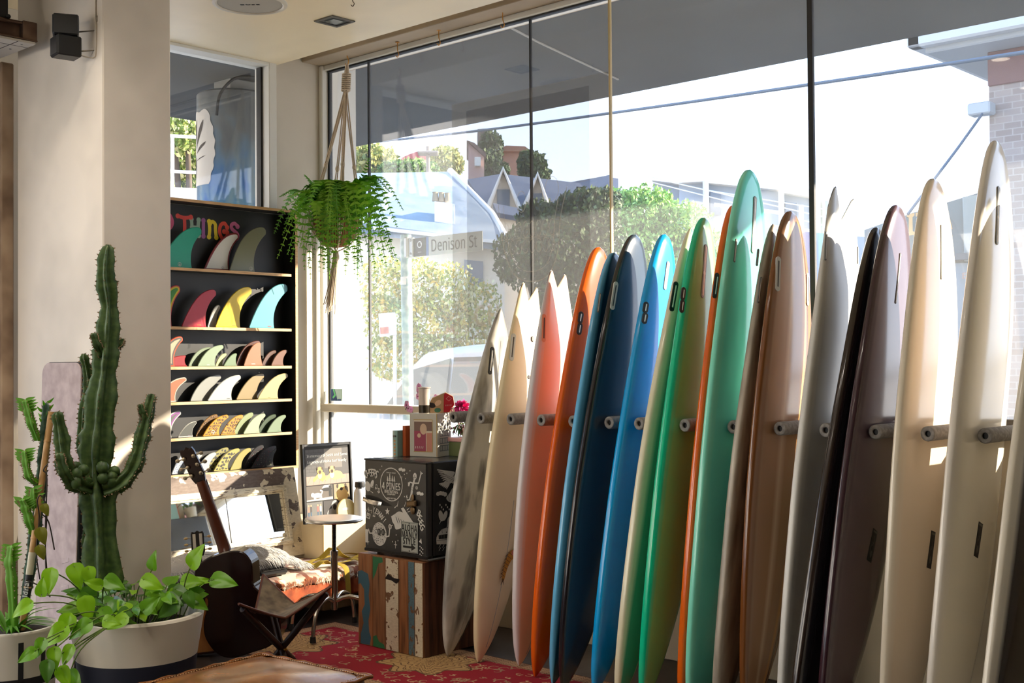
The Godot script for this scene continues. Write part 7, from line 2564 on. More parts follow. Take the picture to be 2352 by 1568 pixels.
	obj("cable", g, mat("cable_pale", C(190, 176, 156), 0.5), ws)
	g = Geo.new()
	g.box(Vector3(0.108, 0.09, 0.075), Vector3(0.006, 0.03, 0.012), 0.002)
	obj("cable_clip", g, mat("bracket_grey"), ws)
	# ---- roller door track end at the top left
	var P: Vector3 = Vector3(2.700, 3.050, -5.585)
	var tr := thing("door_track", "rusty steel track end over a white screwed panel at the top left corner", "door track", P)
	g = Geo.new()
	g.span(Vector3(-1.2, -0.012, -0.8), Vector3(0.0, 0.0, 0.0), 0.002)
	var panel := obj("white_panel", g, mat("panel_white", C(216, 210, 202), 0.6), tr)
	g = Geo.new()
	for e in [Vector2(-0.05, -0.04), Vector2(-0.16, -0.04), Vector2(-0.05, -0.16), Vector2(-0.3, -0.04), Vector2(-0.05, -0.3)]:
		g.blob(Vector3(e.x, -0.013, e.y), Vector3(0.006, 0.002, 0.006), 5)
	obj("screws", g, mat("screw_steel", C(150, 150, 150), 0.3, 0.8), panel)
	g = Geo.new()
	g.span(Vector3(-0.09, -0.0125, -0.8), Vector3(-0.085, -0.0118, 0.0), 0.0)
	g.span(Vector3(-1.2, -0.0125, -0.085), Vector3(0.0, -0.0118, -0.08), 0.0)
	obj("panel_joints", g, mat("joint_dark", C(60, 54, 50), 0.8), panel)
	g = Geo.new()
	g.span(Vector3(-1.2, 0.002, -0.05), Vector3(0.01, 0.10, -0.042), 0.002)
	g.span(Vector3(-1.2, 0.002, -0.05), Vector3(0.01, 0.01, 0.0), 0.002)
	g.span(Vector3(-1.2, 0.078, -0.05), Vector3(-0.06, 0.086, -0.01), 0.002)
	g.span(Vector3(-0.06, 0.002, -0.05), Vector3(0.01, 0.095, -0.004), 0.003)
	obj("steel_channel", g, mats["rusty_steel"], tr)
	g = Geo.new()
	g.span(Vector3(-0.16, 0.08, -0.10), Vector3(-0.11, 0.39, -0.05), 0.004)
	g.span(Vector3(-0.5, 0.2, -0.14), Vector3(-0.14, 0.39, -0.05), 0.01)
	g.blob(Vector3(-0.12, 0.105, -0.03), Vector3(0.012, 0.012, 0.012), 6)
	obj("hanger", g, mat("hanger_black", C(24, 22, 22), 0.5), tr)

# a flat-sided solid: a polygon of points in space pushed along a direction
func solid(g: Geo, pts: Array, dir: Vector3) -> void:
	var o: Vector3 = pts[0]
	var ux: Vector3 = (pts[1] - o).normalized()
	var n: Vector3 = Vector3.ZERO
	for i in range(1, pts.size() - 1):
		n += (pts[i] - o).cross(pts[i + 1] - o)
	n = n.normalized()
	var uy := n.cross(ux)
	var flat := PackedVector2Array()
	for q in pts:
		flat.append(Vector2((q - o).dot(ux), (q - o).dot(uy)))
	var tris := Geometry2D.triangulate_polygon(flat)
	for k in range(0, tris.size(), 3):
		g.t3(pts[tris[k]], pts[tris[k + 1]], pts[tris[k + 2]])
		g.t3(pts[tris[k]] + dir, pts[tris[k + 2]] + dir, pts[tris[k + 1]] + dir)
	for i in pts.size():
		var j := (i + 1) % pts.size()
		g.q(pts[i], pts[j], pts[j] + dir, pts[i] + dir)

func down(p: Vector3, y := 0.0) -> Vector3:
	return Vector3(p.x, y, p.z)

# a leafy crown: leaf cards scattered through a few rounded masses, on a trunk
func tree(called: String, label: String, cat: String, masses: Array, n: int, leaf: float, cols: Array, trunk := true, group := "") -> Node3D:
	var t := thing(called, label, cat, Vector3.ZERO, 0.0, group)
	var g := Geo.new()
	g.t3(Vector3(-0.5, 0, 0), Vector3(0, 0.9, 0.1), Vector3(0.5, 0, 0))
	g.t3(Vector3(-0.5, 0, 0), Vector3(0.5, 0, 0), Vector3(0, -0.9, 0.1))
	var m := mat("tree_leaf", Color.WHITE, 0.6)
	m.backlight_enabled = true
	m.backlight = Color(0.55, 0.6, 0.3)
	var mm := MultiMesh.new()
	mm.transform_format = MultiMesh.TRANSFORM_3D
	mm.use_colors = true
	mm.mesh = g.mesh()
	mm.instance_count = n
	var total := 0.0
	for e in masses:
		total += e[1].x * e[1].y
	var k := 0
	for e in masses:
		var share := int(n * e[1].x * e[1].y / total)
		if e == masses[-1]:
			share = n - k
		for i in share:
			var d := Vector3(R(-1, 1), R(-1, 1), R(-1, 1)).normalized()
			var q: Vector3 = e[0] + d * e[1] * pow(R(0.15, 1.0), 0.4) * (1.0 + 0.14 * sin(d.x * 9.0) * sin(d.y * 8.0 + 2.0) * sin(d.z * 9.0))
			var b := Basis(Vector3(R(-1, 1), R(-1, 1), R(-1, 1)).normalized(), R(0, TAU)).scaled(Vector3.ONE * leaf * R(0.7, 1.3))
			mm.set_instance_transform(k, Transform3D(b, q))
			mm.set_instance_color(k, (cols[rng.randi() % cols.size()] as Color).srgb_to_linear() * R(0.75, 1.25))
			k += 1
	var o := MultiMeshInstance3D.new()
	o.multimesh = mm
	o.material_override = m
	o.name = "crown"
	o.set_meta("kind", "stuff")
	t.add_child(o, true)
	if trunk:
		g = Geo.new()
		for e in masses:
			var c: Vector3 = e[0]
			var base := down((masses[0][0] as Vector3), -0.1)
			g.tube(curve([base, base.lerp(c, 0.4) + Vector3(0.1, 0.2, 0), c], 8), [0.16, 0.13, 0.12, 0.10, 0.09, 0.08, 0.06, 0.05, 0.03], 7)
		obj("trunk", g, mat("bark", C(92, 78, 64), 0.9), t)
	return t

func build_outside() -> void:
	var g := Geo.new()
	var pave := plaster("pavement", C(186, 182, 174), 181, 0.05)
	g.span(Vector3(-40, -0.35, -9.2), Vector3(5.3, -0.16, -6.62), 0.0)
	g.span(Vector3(-9.0, -0.35, -6.62), Vector3(-3.5, -0.16, 3.0), 0.0)
	g.span(Vector3(5.32, -0.35, -9.2), Vector3(8.0, -0.16, 20), 0.0)
	struct("ground_footpath", g, pave)
	g = Geo.new()
	g.span(Vector3(-160, -0.6, -170), Vector3(200, -0.30, 60), 0.0)
	struct("ground_road", g, plaster("asphalt", C(150, 148, 144), 183, 0.06))
	# awning slab round the corner of the shop
	var conc := textured("awning_concrete", ntex(0.008, 185, [[0.0, C(26, 31, 36)], [0.5, C(36, 43, 49)], [1.0, C(47, 54, 60)]]), 0.25, 0.85)
	g = Geo.new()
	g.span(Vector3(5.3, 3.6, -9.05), Vector3(7.56, 3.95, 9.0), 0.004)
	g.span(Vector3(2.9, 3.6, -9.05), Vector3(5.3, 3.95, -6.62), 0.004)
	struct("awning_slab", g, conc)
	g = Geo.new()
	g.span(Vector3(-3.6, 3.7, -6.8), Vector3(5.5, 4.6, 3.2), 0.0)
	struct("roof_slab", g, conc)
	g = Geo.new()
	g.tube([Vector3(5.529, 3.596, -5.123), Vector3(5.940, 3.596, -5.233), Vector3(6.419, 3.596, -5.344), Vector3(7.115, 3.596, -5.498)], 0.008, 6)
	tag(obj("conduit_line", g, mat("conduit_grey", C(140, 140, 138), 0.7)), "thin grey line of conduit running across the underside of the awning", "conduit")
	# corner post of the building, white, in front of the round column
	g = Geo.new()
	g.span(Vector3(5.14, -0.16, -6.62), Vector3(5.42, 3.6, -6.47), 0.006)
	struct("corner_post", g, plaster("post_white", C(222, 222, 218), 187, 0.03))
	# round column with faded blue paint
	var col := thing("round_column", "round concrete street column painted with faded blue below bare grey", "column", Vector3(5.2, -0.16, -7.6))
	var cm := mat("column_paint", Color.WHITE, 0.8)
	var nz := noise(0.02, 191, 4)
	cm.albedo_texture = image_tex(256, 384, func(x, y):
		var a: float = TAU * x / 256.0
		var v: float = nz.get_noise_3d(cos(a) * 60.0, y * 1.2, sin(a) * 60.0)
		var w: float = nz.get_noise_3d(cos(a) * 140.0 + 300.0, y * 0.5, sin(a) * 140.0)
		var c := C(92, 96, 98).lerp(C(124, 126, 124), clampf(0.5 + v, 0, 1))
		var blue := C(46, 108, 166).lerp(C(126, 156, 172), clampf(0.45 + 1.5 * w, 0, 1)).lerp(C(14, 84, 166), clampf(v * 2.4 - 0.1, 0, 0.8))
		return c.lerp(blue, clampf((y / 384.0 - 0.05 + v * 0.12) * 5.0, 0, 1)))
	g = Geo.new()
	g.lathe([Vector2(0.0, 3.66), Vector2(0.26, 3.66), Vector2(0.275, 3.645), Vector2(0.275, 0.0)], 48)
	for i in g.V.size():
		g.U[i] = Vector2(g.U[i].x, 1.0 - g.V[i].y / 3.66)
	obj("shaft", g, cm, col)
	g = Geo.new()
	g.span(Vector3(-0.11, 3.66, -0.11), Vector3(0.11, 3.76, 0.11), 0.006)
	obj("top_block", g, mat("block_grey", C(150, 150, 146), 0.7), col)
	g = Geo.new()
	g.tube(curve([Vector3(0.0, 3.755, 0.25), Vector3(-0.17, 3.72, 0.25), Vector3(-0.26, 3.6, 0.2), Vector3(-0.27, 3.45, 0.17)], 14), 0.011, 7)
	obj("black_cable", g, mat("gasket_black", C(22, 22, 24), 0.6), col)
	# torn paper with a leaf print on the column
	var pap := thing("torn_poster", "torn white poster with a dark leaf print wrapped on the round column", "poster", Vector3(5.2, -0.16, -7.6))
	g = Geo.new()
	var rows: Array = []
	for i in 22:
		var t := i / 21.0
		var y := lerpf(2.97, 3.51, t)
		var half := 0.36 * (0.45 + 0.55 * pow(sin(PI * (0.12 + 0.8 * t)), 0.7)) + 0.012 * sin(i * 1.7)
		var row: Array = []
		for j in 13:
			var a := lerpf(4.1, 3.42 - half * 2.0, j / 12.0)
			row.append(Vector3(cos(a) * 0.279, y + 0.008 * sin(j * 1.3) * t, sin(a) * 0.279))
		rows.append(row)
	g.grid(rows)
	obj("paper", g, mat("paper_white", C(214, 208, 200), 0.8), pap)
	g = Geo.new()
	var leafd := func(a0: float, y0: float, a1: float, y1: float, w: float) -> void:
		var rr: Array = []
		for i in 11:
			var t := i / 10.0
			var a := lerpf(a0, a1, t)
			var y := lerpf(y0, y1, t)
			var hw := w * sin(PI * pow(t, 1.6)) + 0.002
			var row: Array = []
			for j in 3:
				var aa := a + (j - 1) * hw / 0.297
				row.append(Vector3(cos(aa) * 0.2815, y, sin(aa) * 0.2815))
			rr.append(row)
		g.grid(rr)
	for e in [[3.5, 3.24, 3.1, 3.44, 0.022], [3.5, 3.2, 3.0, 3.28, 0.024], [3.52, 3.15, 3.0, 3.18, 0.018], [3.58, 3.25, 3.5, 3.46, 0.012], [3.56, 2.99, 3.54, 3.2, 0.008]]:
		leafd.call(e[0], e[1], e[2], e[3], e[4])
	obj("leaf_print", g, mat("print_brown", C(72, 62, 56), 0.8), pap)
	# ---- street sign
	var ss := thing("street_sign", "grey street name sign reading Denison St on a tall pole outside the window", "sign", Vector3(6.2, -0.16, -6.80))
	g = Geo.new()
	g.tube([Vector3(0, 0, 0), Vector3(0.0, 2.64, -0.03)], 0.042, 16)
	obj("pole", g, textured("pole_green", ntex(0.04, 195, [[0.0, C(96, 128, 134)], [0.6, C(150, 176, 176)], [1.0, C(206, 212, 206)]]), 1.2, 0.5, false), ss)
	g = Geo.new()
	g.tube([Vector3(0, 2.26, -0.028), Vector3(0, 2.32, -0.028)], 0.0435, 16)
	obj("tape_band", g, mat("tape_pale", C(214, 216, 214), 0.5), ss)
	g = Geo.new()
	g.box(Vector3(0, 2.54, -0.02), Vector3(0.075, 0.16, 0.085), 0.01)
	g.box(Vector3(-0.005, 2.54, 0.035), Vector3(0.03, 0.145, 0.06), 0.004)
	var clp := obj("clamp", g, mat("clamp_steel", C(196, 198, 198), 0.35, 0.6), ss)
	for e in [Vector3(-0.022, 2.59, 0.045), Vector3(-0.022, 2.49, 0.045)]:
		g = Geo.new()
		g.blob(e, Vector3(0.005, 0.009, 0.009), 6)
		obj("bolt", g, mat("screw_steel", C(150, 150, 150), 0.3, 0.8), clp)
	g = Geo.new()
	g.span(Vector3(-0.004, 2.466, 0.055), Vector3(0.004, 2.606, 0.78), 0.002)
	var plate := obj("sign_plate", g, mat("sign_grey", C(176, 184, 186), 0.5), ss)
	g = Geo.new()
	g.span(Vector3(-0.0055, 2.467, 0.056), Vector3(-0.004, 2.605, 0.20), 0.0)
	obj("council_panel", g, mat("panel_dark", C(52, 58, 66), 0.5), plate)
	g = Geo.new()
	g.span(Vector3(-0.0055, 2.467, 0.20), Vector3(-0.004, 2.605, 0.225), 0.0)
	obj("blue_stripe", g, mat("stripe_blue", C(84, 120, 176), 0.5), plate)
	g = Geo.new()
	g.xf = Transform3D(Basis(Vector3(0, 0, 1), Vector3(0, 1, 0), Vector3(-1, 0, 0)), Vector3(-0.0062, 0, 0))
	g.col = L(200, 208, 214)
	g.ring(Vector2(0.128, 2.555), 0.022, 0.008)
	g.stroke(curve([Vector2(0.112, 2.54), Vector2(0.128, 2.532), Vector2(0.15, 2.548), Vector2(0.14, 2.565)], 8), 0.007)
	obj("council_emblem", g, mat("ink", Color.WHITE, 0.6), plate)
	g = Geo.new()
	g.xf = Transform3D(Basis(Vector3(0, 0, 1), Vector3(0, 1, 0), Vector3(-1, 0, 0)), Vector3(-0.0062, 0, 0))
	g.col = L(200, 208, 214)
	g.stroke([Vector2(0.11, 2.498), Vector2(0.146, 2.498)], 0.004)
	obj("council_line", g, mat("ink"), plate)
	letters("sign_letters", "Denison St", 0.088, mat("sign_ink", C(44, 48, 54), 0.5), plate, Vector3(-0.0062, 2.536, 0.49), Vector3(0, -PI / 2, 0), false, 0.82)
	# ---- car
	var car := thing("white_car", "white car parked across the street behind the street sign", "car", Vector3(9.0, -0.30, -9.85))
	var prof := [Vector2(-1.35, 0.42), Vector2(-1.42, 0.75), Vector2(-1.36, 1.08), Vector2(-0.62, 1.22), Vector2(-0.10, 1.82), Vector2(0.3, 1.98), Vector2(1.4, 2.02), Vector2(2.0, 1.92), Vector2(2.24, 1.6), Vector2(2.4, 1.18), Vector2(2.44, 0.6), Vector2(2.36, 0.42)]
	g = Geo.new()
	rows = []
	var pcv := curve(prof, 60)
	for e in [[0.0, 0.94], [0.06, 0.985], [0.3, 1.0], [1.4, 1.0], [1.64, 0.985], [1.7, 0.94]]:
		var row: Array = []
		for q in pcv:
			var tuck: float = 0.0 if q.y < 1.2 else (q.y - 1.2) * 0.22
			var x: float = lerpf(0.0, 1.7, e[0] / 1.7)
			x = lerpf(x, 0.85, tuck * 0.9)
			row.append(Vector3(x, 0.42 + (q.y - 0.42) * e[1], q.x * e[1]))
		rows.append(row)
	g.grid(rows, true)
	for e in [0, 5]:
		var c := g.p(Vector3(rows[e][0].x, 0.9, 0.5))
		for i in 61:
			var a := g.p(rows[e][i])
			var b := g.p(rows[e][(i + 1) % 61])
			g.f(c, a, b)
	obj("body", g, mat("car_white", C(226, 230, 234), 0.2), car)
	var gm := mat("car_glass", C(62, 74, 80), 0.08)
	for w in [[[-0.50, 1.25], [-0.05, 1.74], [0.52, 1.86], [0.52, 1.25]], [[0.58, 1.25], [0.58, 1.87], [1.36, 1.88], [1.36, 1.25]], [[1.42, 1.25], [1.42, 1.88], [1.86, 1.80], [2.08, 1.5], [2.12, 1.27]]]:
		g = Geo.new()
		var pts: Array = []
		for v in w:
			var tuck: float = (v[1] - 1.2) * 0.22 * 0.9
			pts.append(Vector3(lerpf(-0.012, 0.85, tuck) - 0.006, v[1], v[0]))
		solid(g, pts, Vector3(0.02, 0, 0))
		obj("window", g, gm, car)
	for z in [-0.62, 1.66]:
		g = Geo.new()
		g.xf = Transform3D(Basis(Vector3(0, 0, 1), PI / 2.0), Vector3(0.0, 0.35, z))
		g.lathe([Vector2(0, -0.12), Vector2(0.34, -0.12), Vector2(0.36, -0.08), Vector2(0.36, 0.06), Vector2(0.33, 0.08), Vector2(0.24, 0.06), Vector2(0.0, 0.05)], 28)
		var wl := obj("wheel", g, mat("tyre", C(34, 34, 36), 0.7), car)
		g = Geo.new()
		g.xf = Transform3D(Basis(Vector3(0, 0, 1), PI / 2.0), Vector3(0.0, 0.35, z))
		g.lathe([Vector2(0.23, 0.062), Vector2(0.2, 0.075), Vector2(0.05, 0.055), Vector2(0, 0.06)], 20)
		obj("hub_cap", g, mat("hub_silver", C(170, 172, 174), 0.3, 0.7), wl)
	g = Geo.new()
	g.box(Vector3(-0.06, 1.22, -0.38), Vector3(0.16, 0.12, 0.10), 0.03)
	obj("wing_mirror", g, mats["car_white"], car)
	# ---- houses
	var cream := plaster("house_cream", C(236, 222, 200), 201, 0.02)
	var slate := textured("house_slate", ntex(0.02, 203, [[0.0, C(72, 78, 92)], [1.0, C(104, 108, 118)]]), 0.3, 0.7)
	var pale_roof := textured("house_pale_roof", ntex(0.02, 205, [[0.0, C(112, 122, 130)], [1.0, C(142, 152, 158)]]), 0.2, 0.6)
	var trimw := mat("house_trim", C(240, 234, 222), 0.5)
	var wing := mat("house_window", C(96, 108, 120), 0.1)
	var ha := thing("pale_roofed_house", "cream house under a long pale grey roof with a white chimney", "house", Vector3.ZERO)
	g = Geo.new()
	solid(g, [Vector3(21.720, 5.366, -26.490), Vector3(24.770, 4.773, -23.212), down(Vector3(24.770, 4.773, -23.212)), down(Vector3(21.720, 5.366, -26.490))], Vector3(2.4, 0, -2.3))
	obj("walls", g, cream, ha)
	g = Geo.new()
	solid(g, [Vector3(26.277, 7.953, -31.804), Vector3(28.632, 7.985, -29.261), Vector3(26.335, 5.983, -25.171), Vector3(24.414, 4.834, -22.713), Vector3(21.906, 5.292, -25.408), Vector3(21.254, 5.478, -26.107)], Vector3(0, -0.25, 0))
	obj("roof", g, pale_roof, ha)
	g = Geo.new()
	solid(g, [Vector3(21.800, 5.293, -25.376), Vector3(24.356, 4.847, -22.627), Vector3(24.357, 4.752, -22.629), Vector3(21.800, 5.197, -25.377)], Vector3(0.2, 0, -0.2))
	obj("fascia", g, trimw, ha)
	g = Geo.new()
	g.tube([Vector3(28.612, 8.015, -29.282), Vector3(26.281, 5.945, -25.083), Vector3(24.340, 4.824, -22.645)], 0.11, 6)
	obj("barge_board", g, trimw, ha)
	g = Geo.new()
	solid(g, [Vector3(23.780, 6.121, -24.981), Vector3(24.167, 6.042, -24.566), Vector3(24.175, 5.153, -24.581), Vector3(23.788, 5.206, -24.998)], Vector3(0.6, 0, -0.6))
	var chm := obj("chimney", g, mat("chimney_white", C(244, 240, 234), 0.7), ha)
	for px in [Vector3(23.935, 6.147, -25.108), Vector3(24.053, 6.134, -24.980), Vector3(24.172, 6.120, -24.853)]:
		g = Geo.new()
		g.lathe([Vector2(0, 0), Vector2(0.10, 0), Vector2(0.075, 0.22), Vector2(0.09, 0.26), Vector2(0.0, 0.26)], 12, px)
		obj("chimney_pot", g, mat("chimney_pot", C(168, 150, 124), 0.8), chm)
	g = Geo.new()
	solid(g, [Vector3(25.720, 7.211, -29.482), Vector3(25.834, 7.210, -29.359), Vector3(24.802, 6.410, -27.551), Vector3(24.675, 6.412, -27.687)], Vector3(0, -0.1, 0.0) + Vector3(-0.06, 0.14, 0.06))
	obj("skylight", g, mat("skylight_white", C(240, 244, 246), 0.3), ha)
	for e in [[Vector3(23.729, 4.382, -23.758), Vector3(24.090, 4.329, -23.370), Vector3(24.096, 3.607, -23.383), Vector3(23.735, 3.660, -23.771)], [Vector3(22.371, 4.469, -25.222), Vector3(22.633, 4.418, -24.941), Vector3(22.639, 3.744, -24.953), Vector3(22.377, 3.795, -25.234)]]:
		g = Geo.new()
		solid(g, e, Vector3(0.3, 0, -0.3))
		obj("window", g, wing, ha)
	var hb := thing("gabled_house", "cream house with dark slate roof and two white-edged gables behind the film poster", "house", Vector3.ZERO)
	g = Geo.new()
	solid(g, [Vector3(31.002, 6.998, -29.672), Vector3(33.850, 6.843, -26.601), down(Vector3(33.850, 6.843, -26.601)), down(Vector3(31.002, 6.998, -29.672))], Vector3(5, 0, -4.6))
	obj("walls", g, cream, hb)
	g = Geo.new()
	solid(g, [Vector3(35.382, 9.082, -35.190), Vector3(36.305, 9.304, -34.188), Vector3(38.499, 8.904, -31.830), Vector3(39.397, 9.252, -30.851), Vector3(33.420, 6.707, -26.186), Vector3(30.487, 6.892, -29.347)], Vector3(0, -0.3, 0))
	obj("roof", g, slate, hb)
	for e in [[Vector3(30.054, 7.085, -28.927), Vector3(30.402, 8.009, -28.526), Vector3(30.786, 7.077, -28.136)], [Vector3(30.848, 6.926, -28.073), Vector3(31.207, 7.820, -27.662), Vector3(31.499, 6.949, -27.370)]]:
		g = Geo.new()
		var b0: Vector3 = e[0]
		var b1: Vector3 = e[2]
		solid(g, [e[0], e[1], e[2], b1 - Vector3(0, 0.5, 0), b0 - Vector3(0, 0.5, 0)], Vector3(3.2, 0, -3.0))
		var gb := obj("gable", g, cream, hb)
		g = Geo.new()
		solid(g, [b0 + Vector3(-0.2, -0.25, 0.2), e[1] + Vector3(-0.2, 0.16, 0.2), e[1] + Vector3(3.0, 0.16, -2.8), b0 + Vector3(3.0, -0.25, -2.8)], Vector3(0, -0.12, 0))
		solid(g, [e[1] + Vector3(-0.2, 0.16, 0.2), b1 + Vector3(-0.2, -0.25, 0.2), b1 + Vector3(3.0, -0.25, -2.8), e[1] + Vector3(3.0, 0.16, -2.8)], Vector3(0, -0.12, 0))
		obj("gable_roof", g, slate, gb)
		g = Geo.new()
		g.tube([b0 + Vector3(-0.22, -0.28, 0.22), e[1] + Vector3(-0.22, 0.14, 0.22), b1 + Vector3(-0.22, -0.28, 0.22)], 0.09, 5)
		obj("barge_board", g, trimw, gb)
		g = Geo.new()
		var ctr: Vector3 = (b0 + b1) / 2.0 + Vector3(-0.04, 0.1, 0.04)
		var ax := (b1 - b0).normalized()
		solid(g, [ctr - ax * 0.22 - Vector3(0, 0.35, 0), ctr + ax * 0.22 - Vector3(0, 0.35, 0), ctr + ax * 0.22 + Vector3(0, 0.3, 0), ctr - ax * 0.22 + Vector3(0, 0.3, 0)], Vector3(0.06, 0, -0.06))
		obj("window", g, wing, gb)
	g = Geo.new()
	solid(g, [Vector3(28.877, 6.786, -27.556), Vector3(29.579, 6.577, -26.803), Vector3(28.214, 6.023, -25.349), Vector3(27.528, 6.221, -26.084)], Vector3(0, -0.15, 0))
	obj("porch_roof", g, slate, hb)
	g = Geo.new()
	solid(g, [Vector3(27.654, 6.219, -26.242), Vector3(28.344, 6.020, -25.503), down(Vector3(28.344, 6.020, -25.503)), down(Vector3(27.654, 6.219, -26.242))], Vector3(1.6, 0, -1.6))
	obj("porch_walls", g, cream, hb)
	var hg := thing("grey_long_house", "long grey building stepping up behind the dark tree, right of the gables", "building", Vector3.ZERO)
	g = Geo.new()
	solid(g, [Vector3(41.975, 9.605, -36.889), Vector3(43.907, 10.105, -34.790), Vector3(44.344, 9.980, -34.321), down(Vector3(44.344, 9.980, -34.321)), down(Vector3(41.975, 9.605, -36.889))], Vector3(6, 0, -6))
	obj("walls", g, mat("house_grey", C(128, 130, 140), 0.8), hg)
	var hc := thing("salmon_house", "salmon pink house high on the hill under the brown tower", "house", Vector3.ZERO)
	g = Geo.new()
	solid(g, [Vector3(58.036, 15.535, -54.715), Vector3(58.307, 15.761, -54.416), Vector3(59.126, 15.666, -53.535), Vector3(59.403, 15.090, -53.251), Vector3(59.500, 12.797, -53.208), Vector3(57.981, 12.814, -54.847)], Vector3(6, 0, -6))
	obj("walls", g, mat("house_salmon", C(196, 150, 124), 0.8), hc)
	g = Geo.new()
	solid(g, [Vector3(57.630, 15.437, -54.567), Vector3(58.015, 15.775, -54.143), Vector3(58.868, 15.709, -53.224), Vector3(59.181, 15.363, -52.895)], Vector3(6.6, 0, -6.4))
	obj("roof", g, mat("roof_terracotta", C(176, 124, 96), 0.8), hc)
	var ht := thing("brown_tower", "square brown tower on the hilltop behind the film poster", "tower", Vector3.ZERO)
	g = Geo.new()
	solid(g, [Vector3(64.161, 18.880, -62.732), Vector3(64.905, 18.937, -61.927), down(Vector3(64.949, 13.586, -62.022)), down(Vector3(64.204, 13.594, -62.826))], Vector3(2.0, 0, -2.0))
	obj("tower_walls", g, mat("tower_brown", C(116, 100, 92), 0.8), ht)
	var hd := thing("pink_gable_house", "pink walled house with a dark gable roof at the left edge of the film poster", "house", Vector3.ZERO)
	g = Geo.new()
	solid(g, [Vector3(53.091, 15.128, -52.706), Vector3(53.534, 14.533, -52.244), Vector3(53.755, 14.262, -52.012), Vector3(53.773, 12.113, -52.050), Vector3(53.116, 12.120, -52.760)], Vector3(5, 0, -5))
	obj("walls", g, mat("house_pink", C(206, 168, 156), 0.8), hd)
	g = Geo.new()
	solid(g, [Vector3(52.804, 15.235, -52.571), Vector3(53.133, 15.071, -52.220), Vector3(53.611, 14.424, -51.721), Vector3(53.613, 14.156, -51.726)], Vector3(5, 0, -5))
	obj("roof", g, mat("roof_brown", C(120, 92, 84), 0.8), hd)
	g = Geo.new()
	solid(g, [Vector3(53.069, 14.198, -52.166), Vector3(53.323, 14.195, -51.891), Vector3(53.328, 13.661, -51.901), Vector3(53.073, 13.664, -52.175)], Vector3(0.4, 0, -0.4))
	obj("window", g, trimw, hd)
	var he := thing("red_roof_house", "distant house with a red tiled roof on the hill above the street sign", "house", Vector3.ZERO)
	g = Geo.new()
	solid(g, [Vector3(56.992, 15.946, -63.191), Vector3(57.362, 16.185, -62.785), Vector3(57.733, 16.364, -62.380), Vector3(58.439, 16.051, -61.626), Vector3(58.360, 15.626, -61.723), Vector3(56.994, 15.641, -63.197)], Vector3(5, 0, -5))
	obj("roof", g, mat("roof_red", C(190, 104, 96), 0.8), he)
	g = Geo.new()
	solid(g, [Vector3(57.170, 15.674, -63.301), Vector3(58.456, 15.660, -61.913), Vector3(58.468, 14.195, -61.939), Vector3(57.182, 14.209, -63.327)], Vector3(5, 0, -5))
	obj("walls", g, cream, he)
	# telegraph pole on the hill
	g = Geo.new()
	var tp: Vector3 = Vector3(41.116, 12.246, -43.634)
	g.tube([down(Vector3(41.145, 10.441, -43.650)), tp], 0.10, 6)
	g.box(tp - Vector3(0, 0.35, 0), Vector3(1.0, 0.1, 1.0), 0.02, Basis(Vector3.UP, 0.78))
	tag(obj("telegraph_pole", g, mat("pole_wood", C(140, 128, 116), 0.8)), "telegraph pole with a crossarm standing before the red roof on the hill", "pole")
	# hill behind it all
	g = Geo.new()
	g.blob(Vector3(78, -6, -92), Vector3(42, 17.5, 46), 14)
	struct("hill", g, textured("hill_green", ntex(0.02, 207, [[0.0, C(96, 112, 62)], [0.5, C(140, 146, 92)], [1.0, C(176, 168, 120)]]), 0.02, 0.9))
	var yel := [C(176, 170, 84), C(150, 158, 76), C(196, 184, 112), C(116, 132, 66)]
	var grn := [C(80, 120, 50), C(104, 144, 58), C(132, 164, 72), C(64, 100, 44)]
	var drk := [C(52, 76, 40), C(70, 94, 48), C(88, 110, 58), C(40, 60, 34)]
	tree("hill_tree", "pale yellow green tree on the hill at the far left of the window", "tree", [[Vector3(45.710, 13.159, -53.369), Vector3(1.6, 1.1, 1.6)], [Vector3(45.197, 13.340, -53.918), Vector3(1.2, 0.9, 1.2)], [Vector3(46.223, 12.828, -52.823), Vector3(1.1, 0.8, 1.1)]], 4500, 0.17, yel)
	tree("hill_tree", "rounded tree on the hill between the red roof and the film poster", "tree", [[Vector3(50.028, 13.665, -51.636), Vector3(0.9, 0.8, 0.9)], [Vector3(50.277, 13.250, -51.378), Vector3(0.8, 0.7, 0.8)]], 2600, 0.16, yel)
	tree("hill_tree", "low green trees under the red roof on the hill", "tree", [[Vector3(44.788, 12.096, -48.505), Vector3(1.5, 0.5, 1.0)], [Vector3(44.065, 12.057, -49.286), Vector3(1.0, 0.5, 1.0)]], 3000, 0.15, grn)
	tree("hill_tree", "tall dark tree against the brown tower on the hill", "tree", [[Vector3(56.206, 15.188, -53.757), Vector3(0.8, 1.3, 0.8)], [Vector3(54.624, 13.886, -52.555), Vector3(0.9, 1.0, 0.9)], [Vector3(55.035, 13.473, -52.123), Vector3(0.8, 0.8, 0.8)]], 3600, 0.16, drk)
	tree("hill_tree", "dark tree on the hill right of the salmon house", "tree", [[Vector3(53.538, 13.085, -47.862), Vector3(0.9, 1.0, 0.9)], [Vector3(53.822, 12.644, -47.567), Vector3(0.7, 0.6, 0.7)], [Vector3(53.323, 13.732, -48.077), Vector3(0.5, 0.4, 0.5)]], 3000, 0.16, drk)
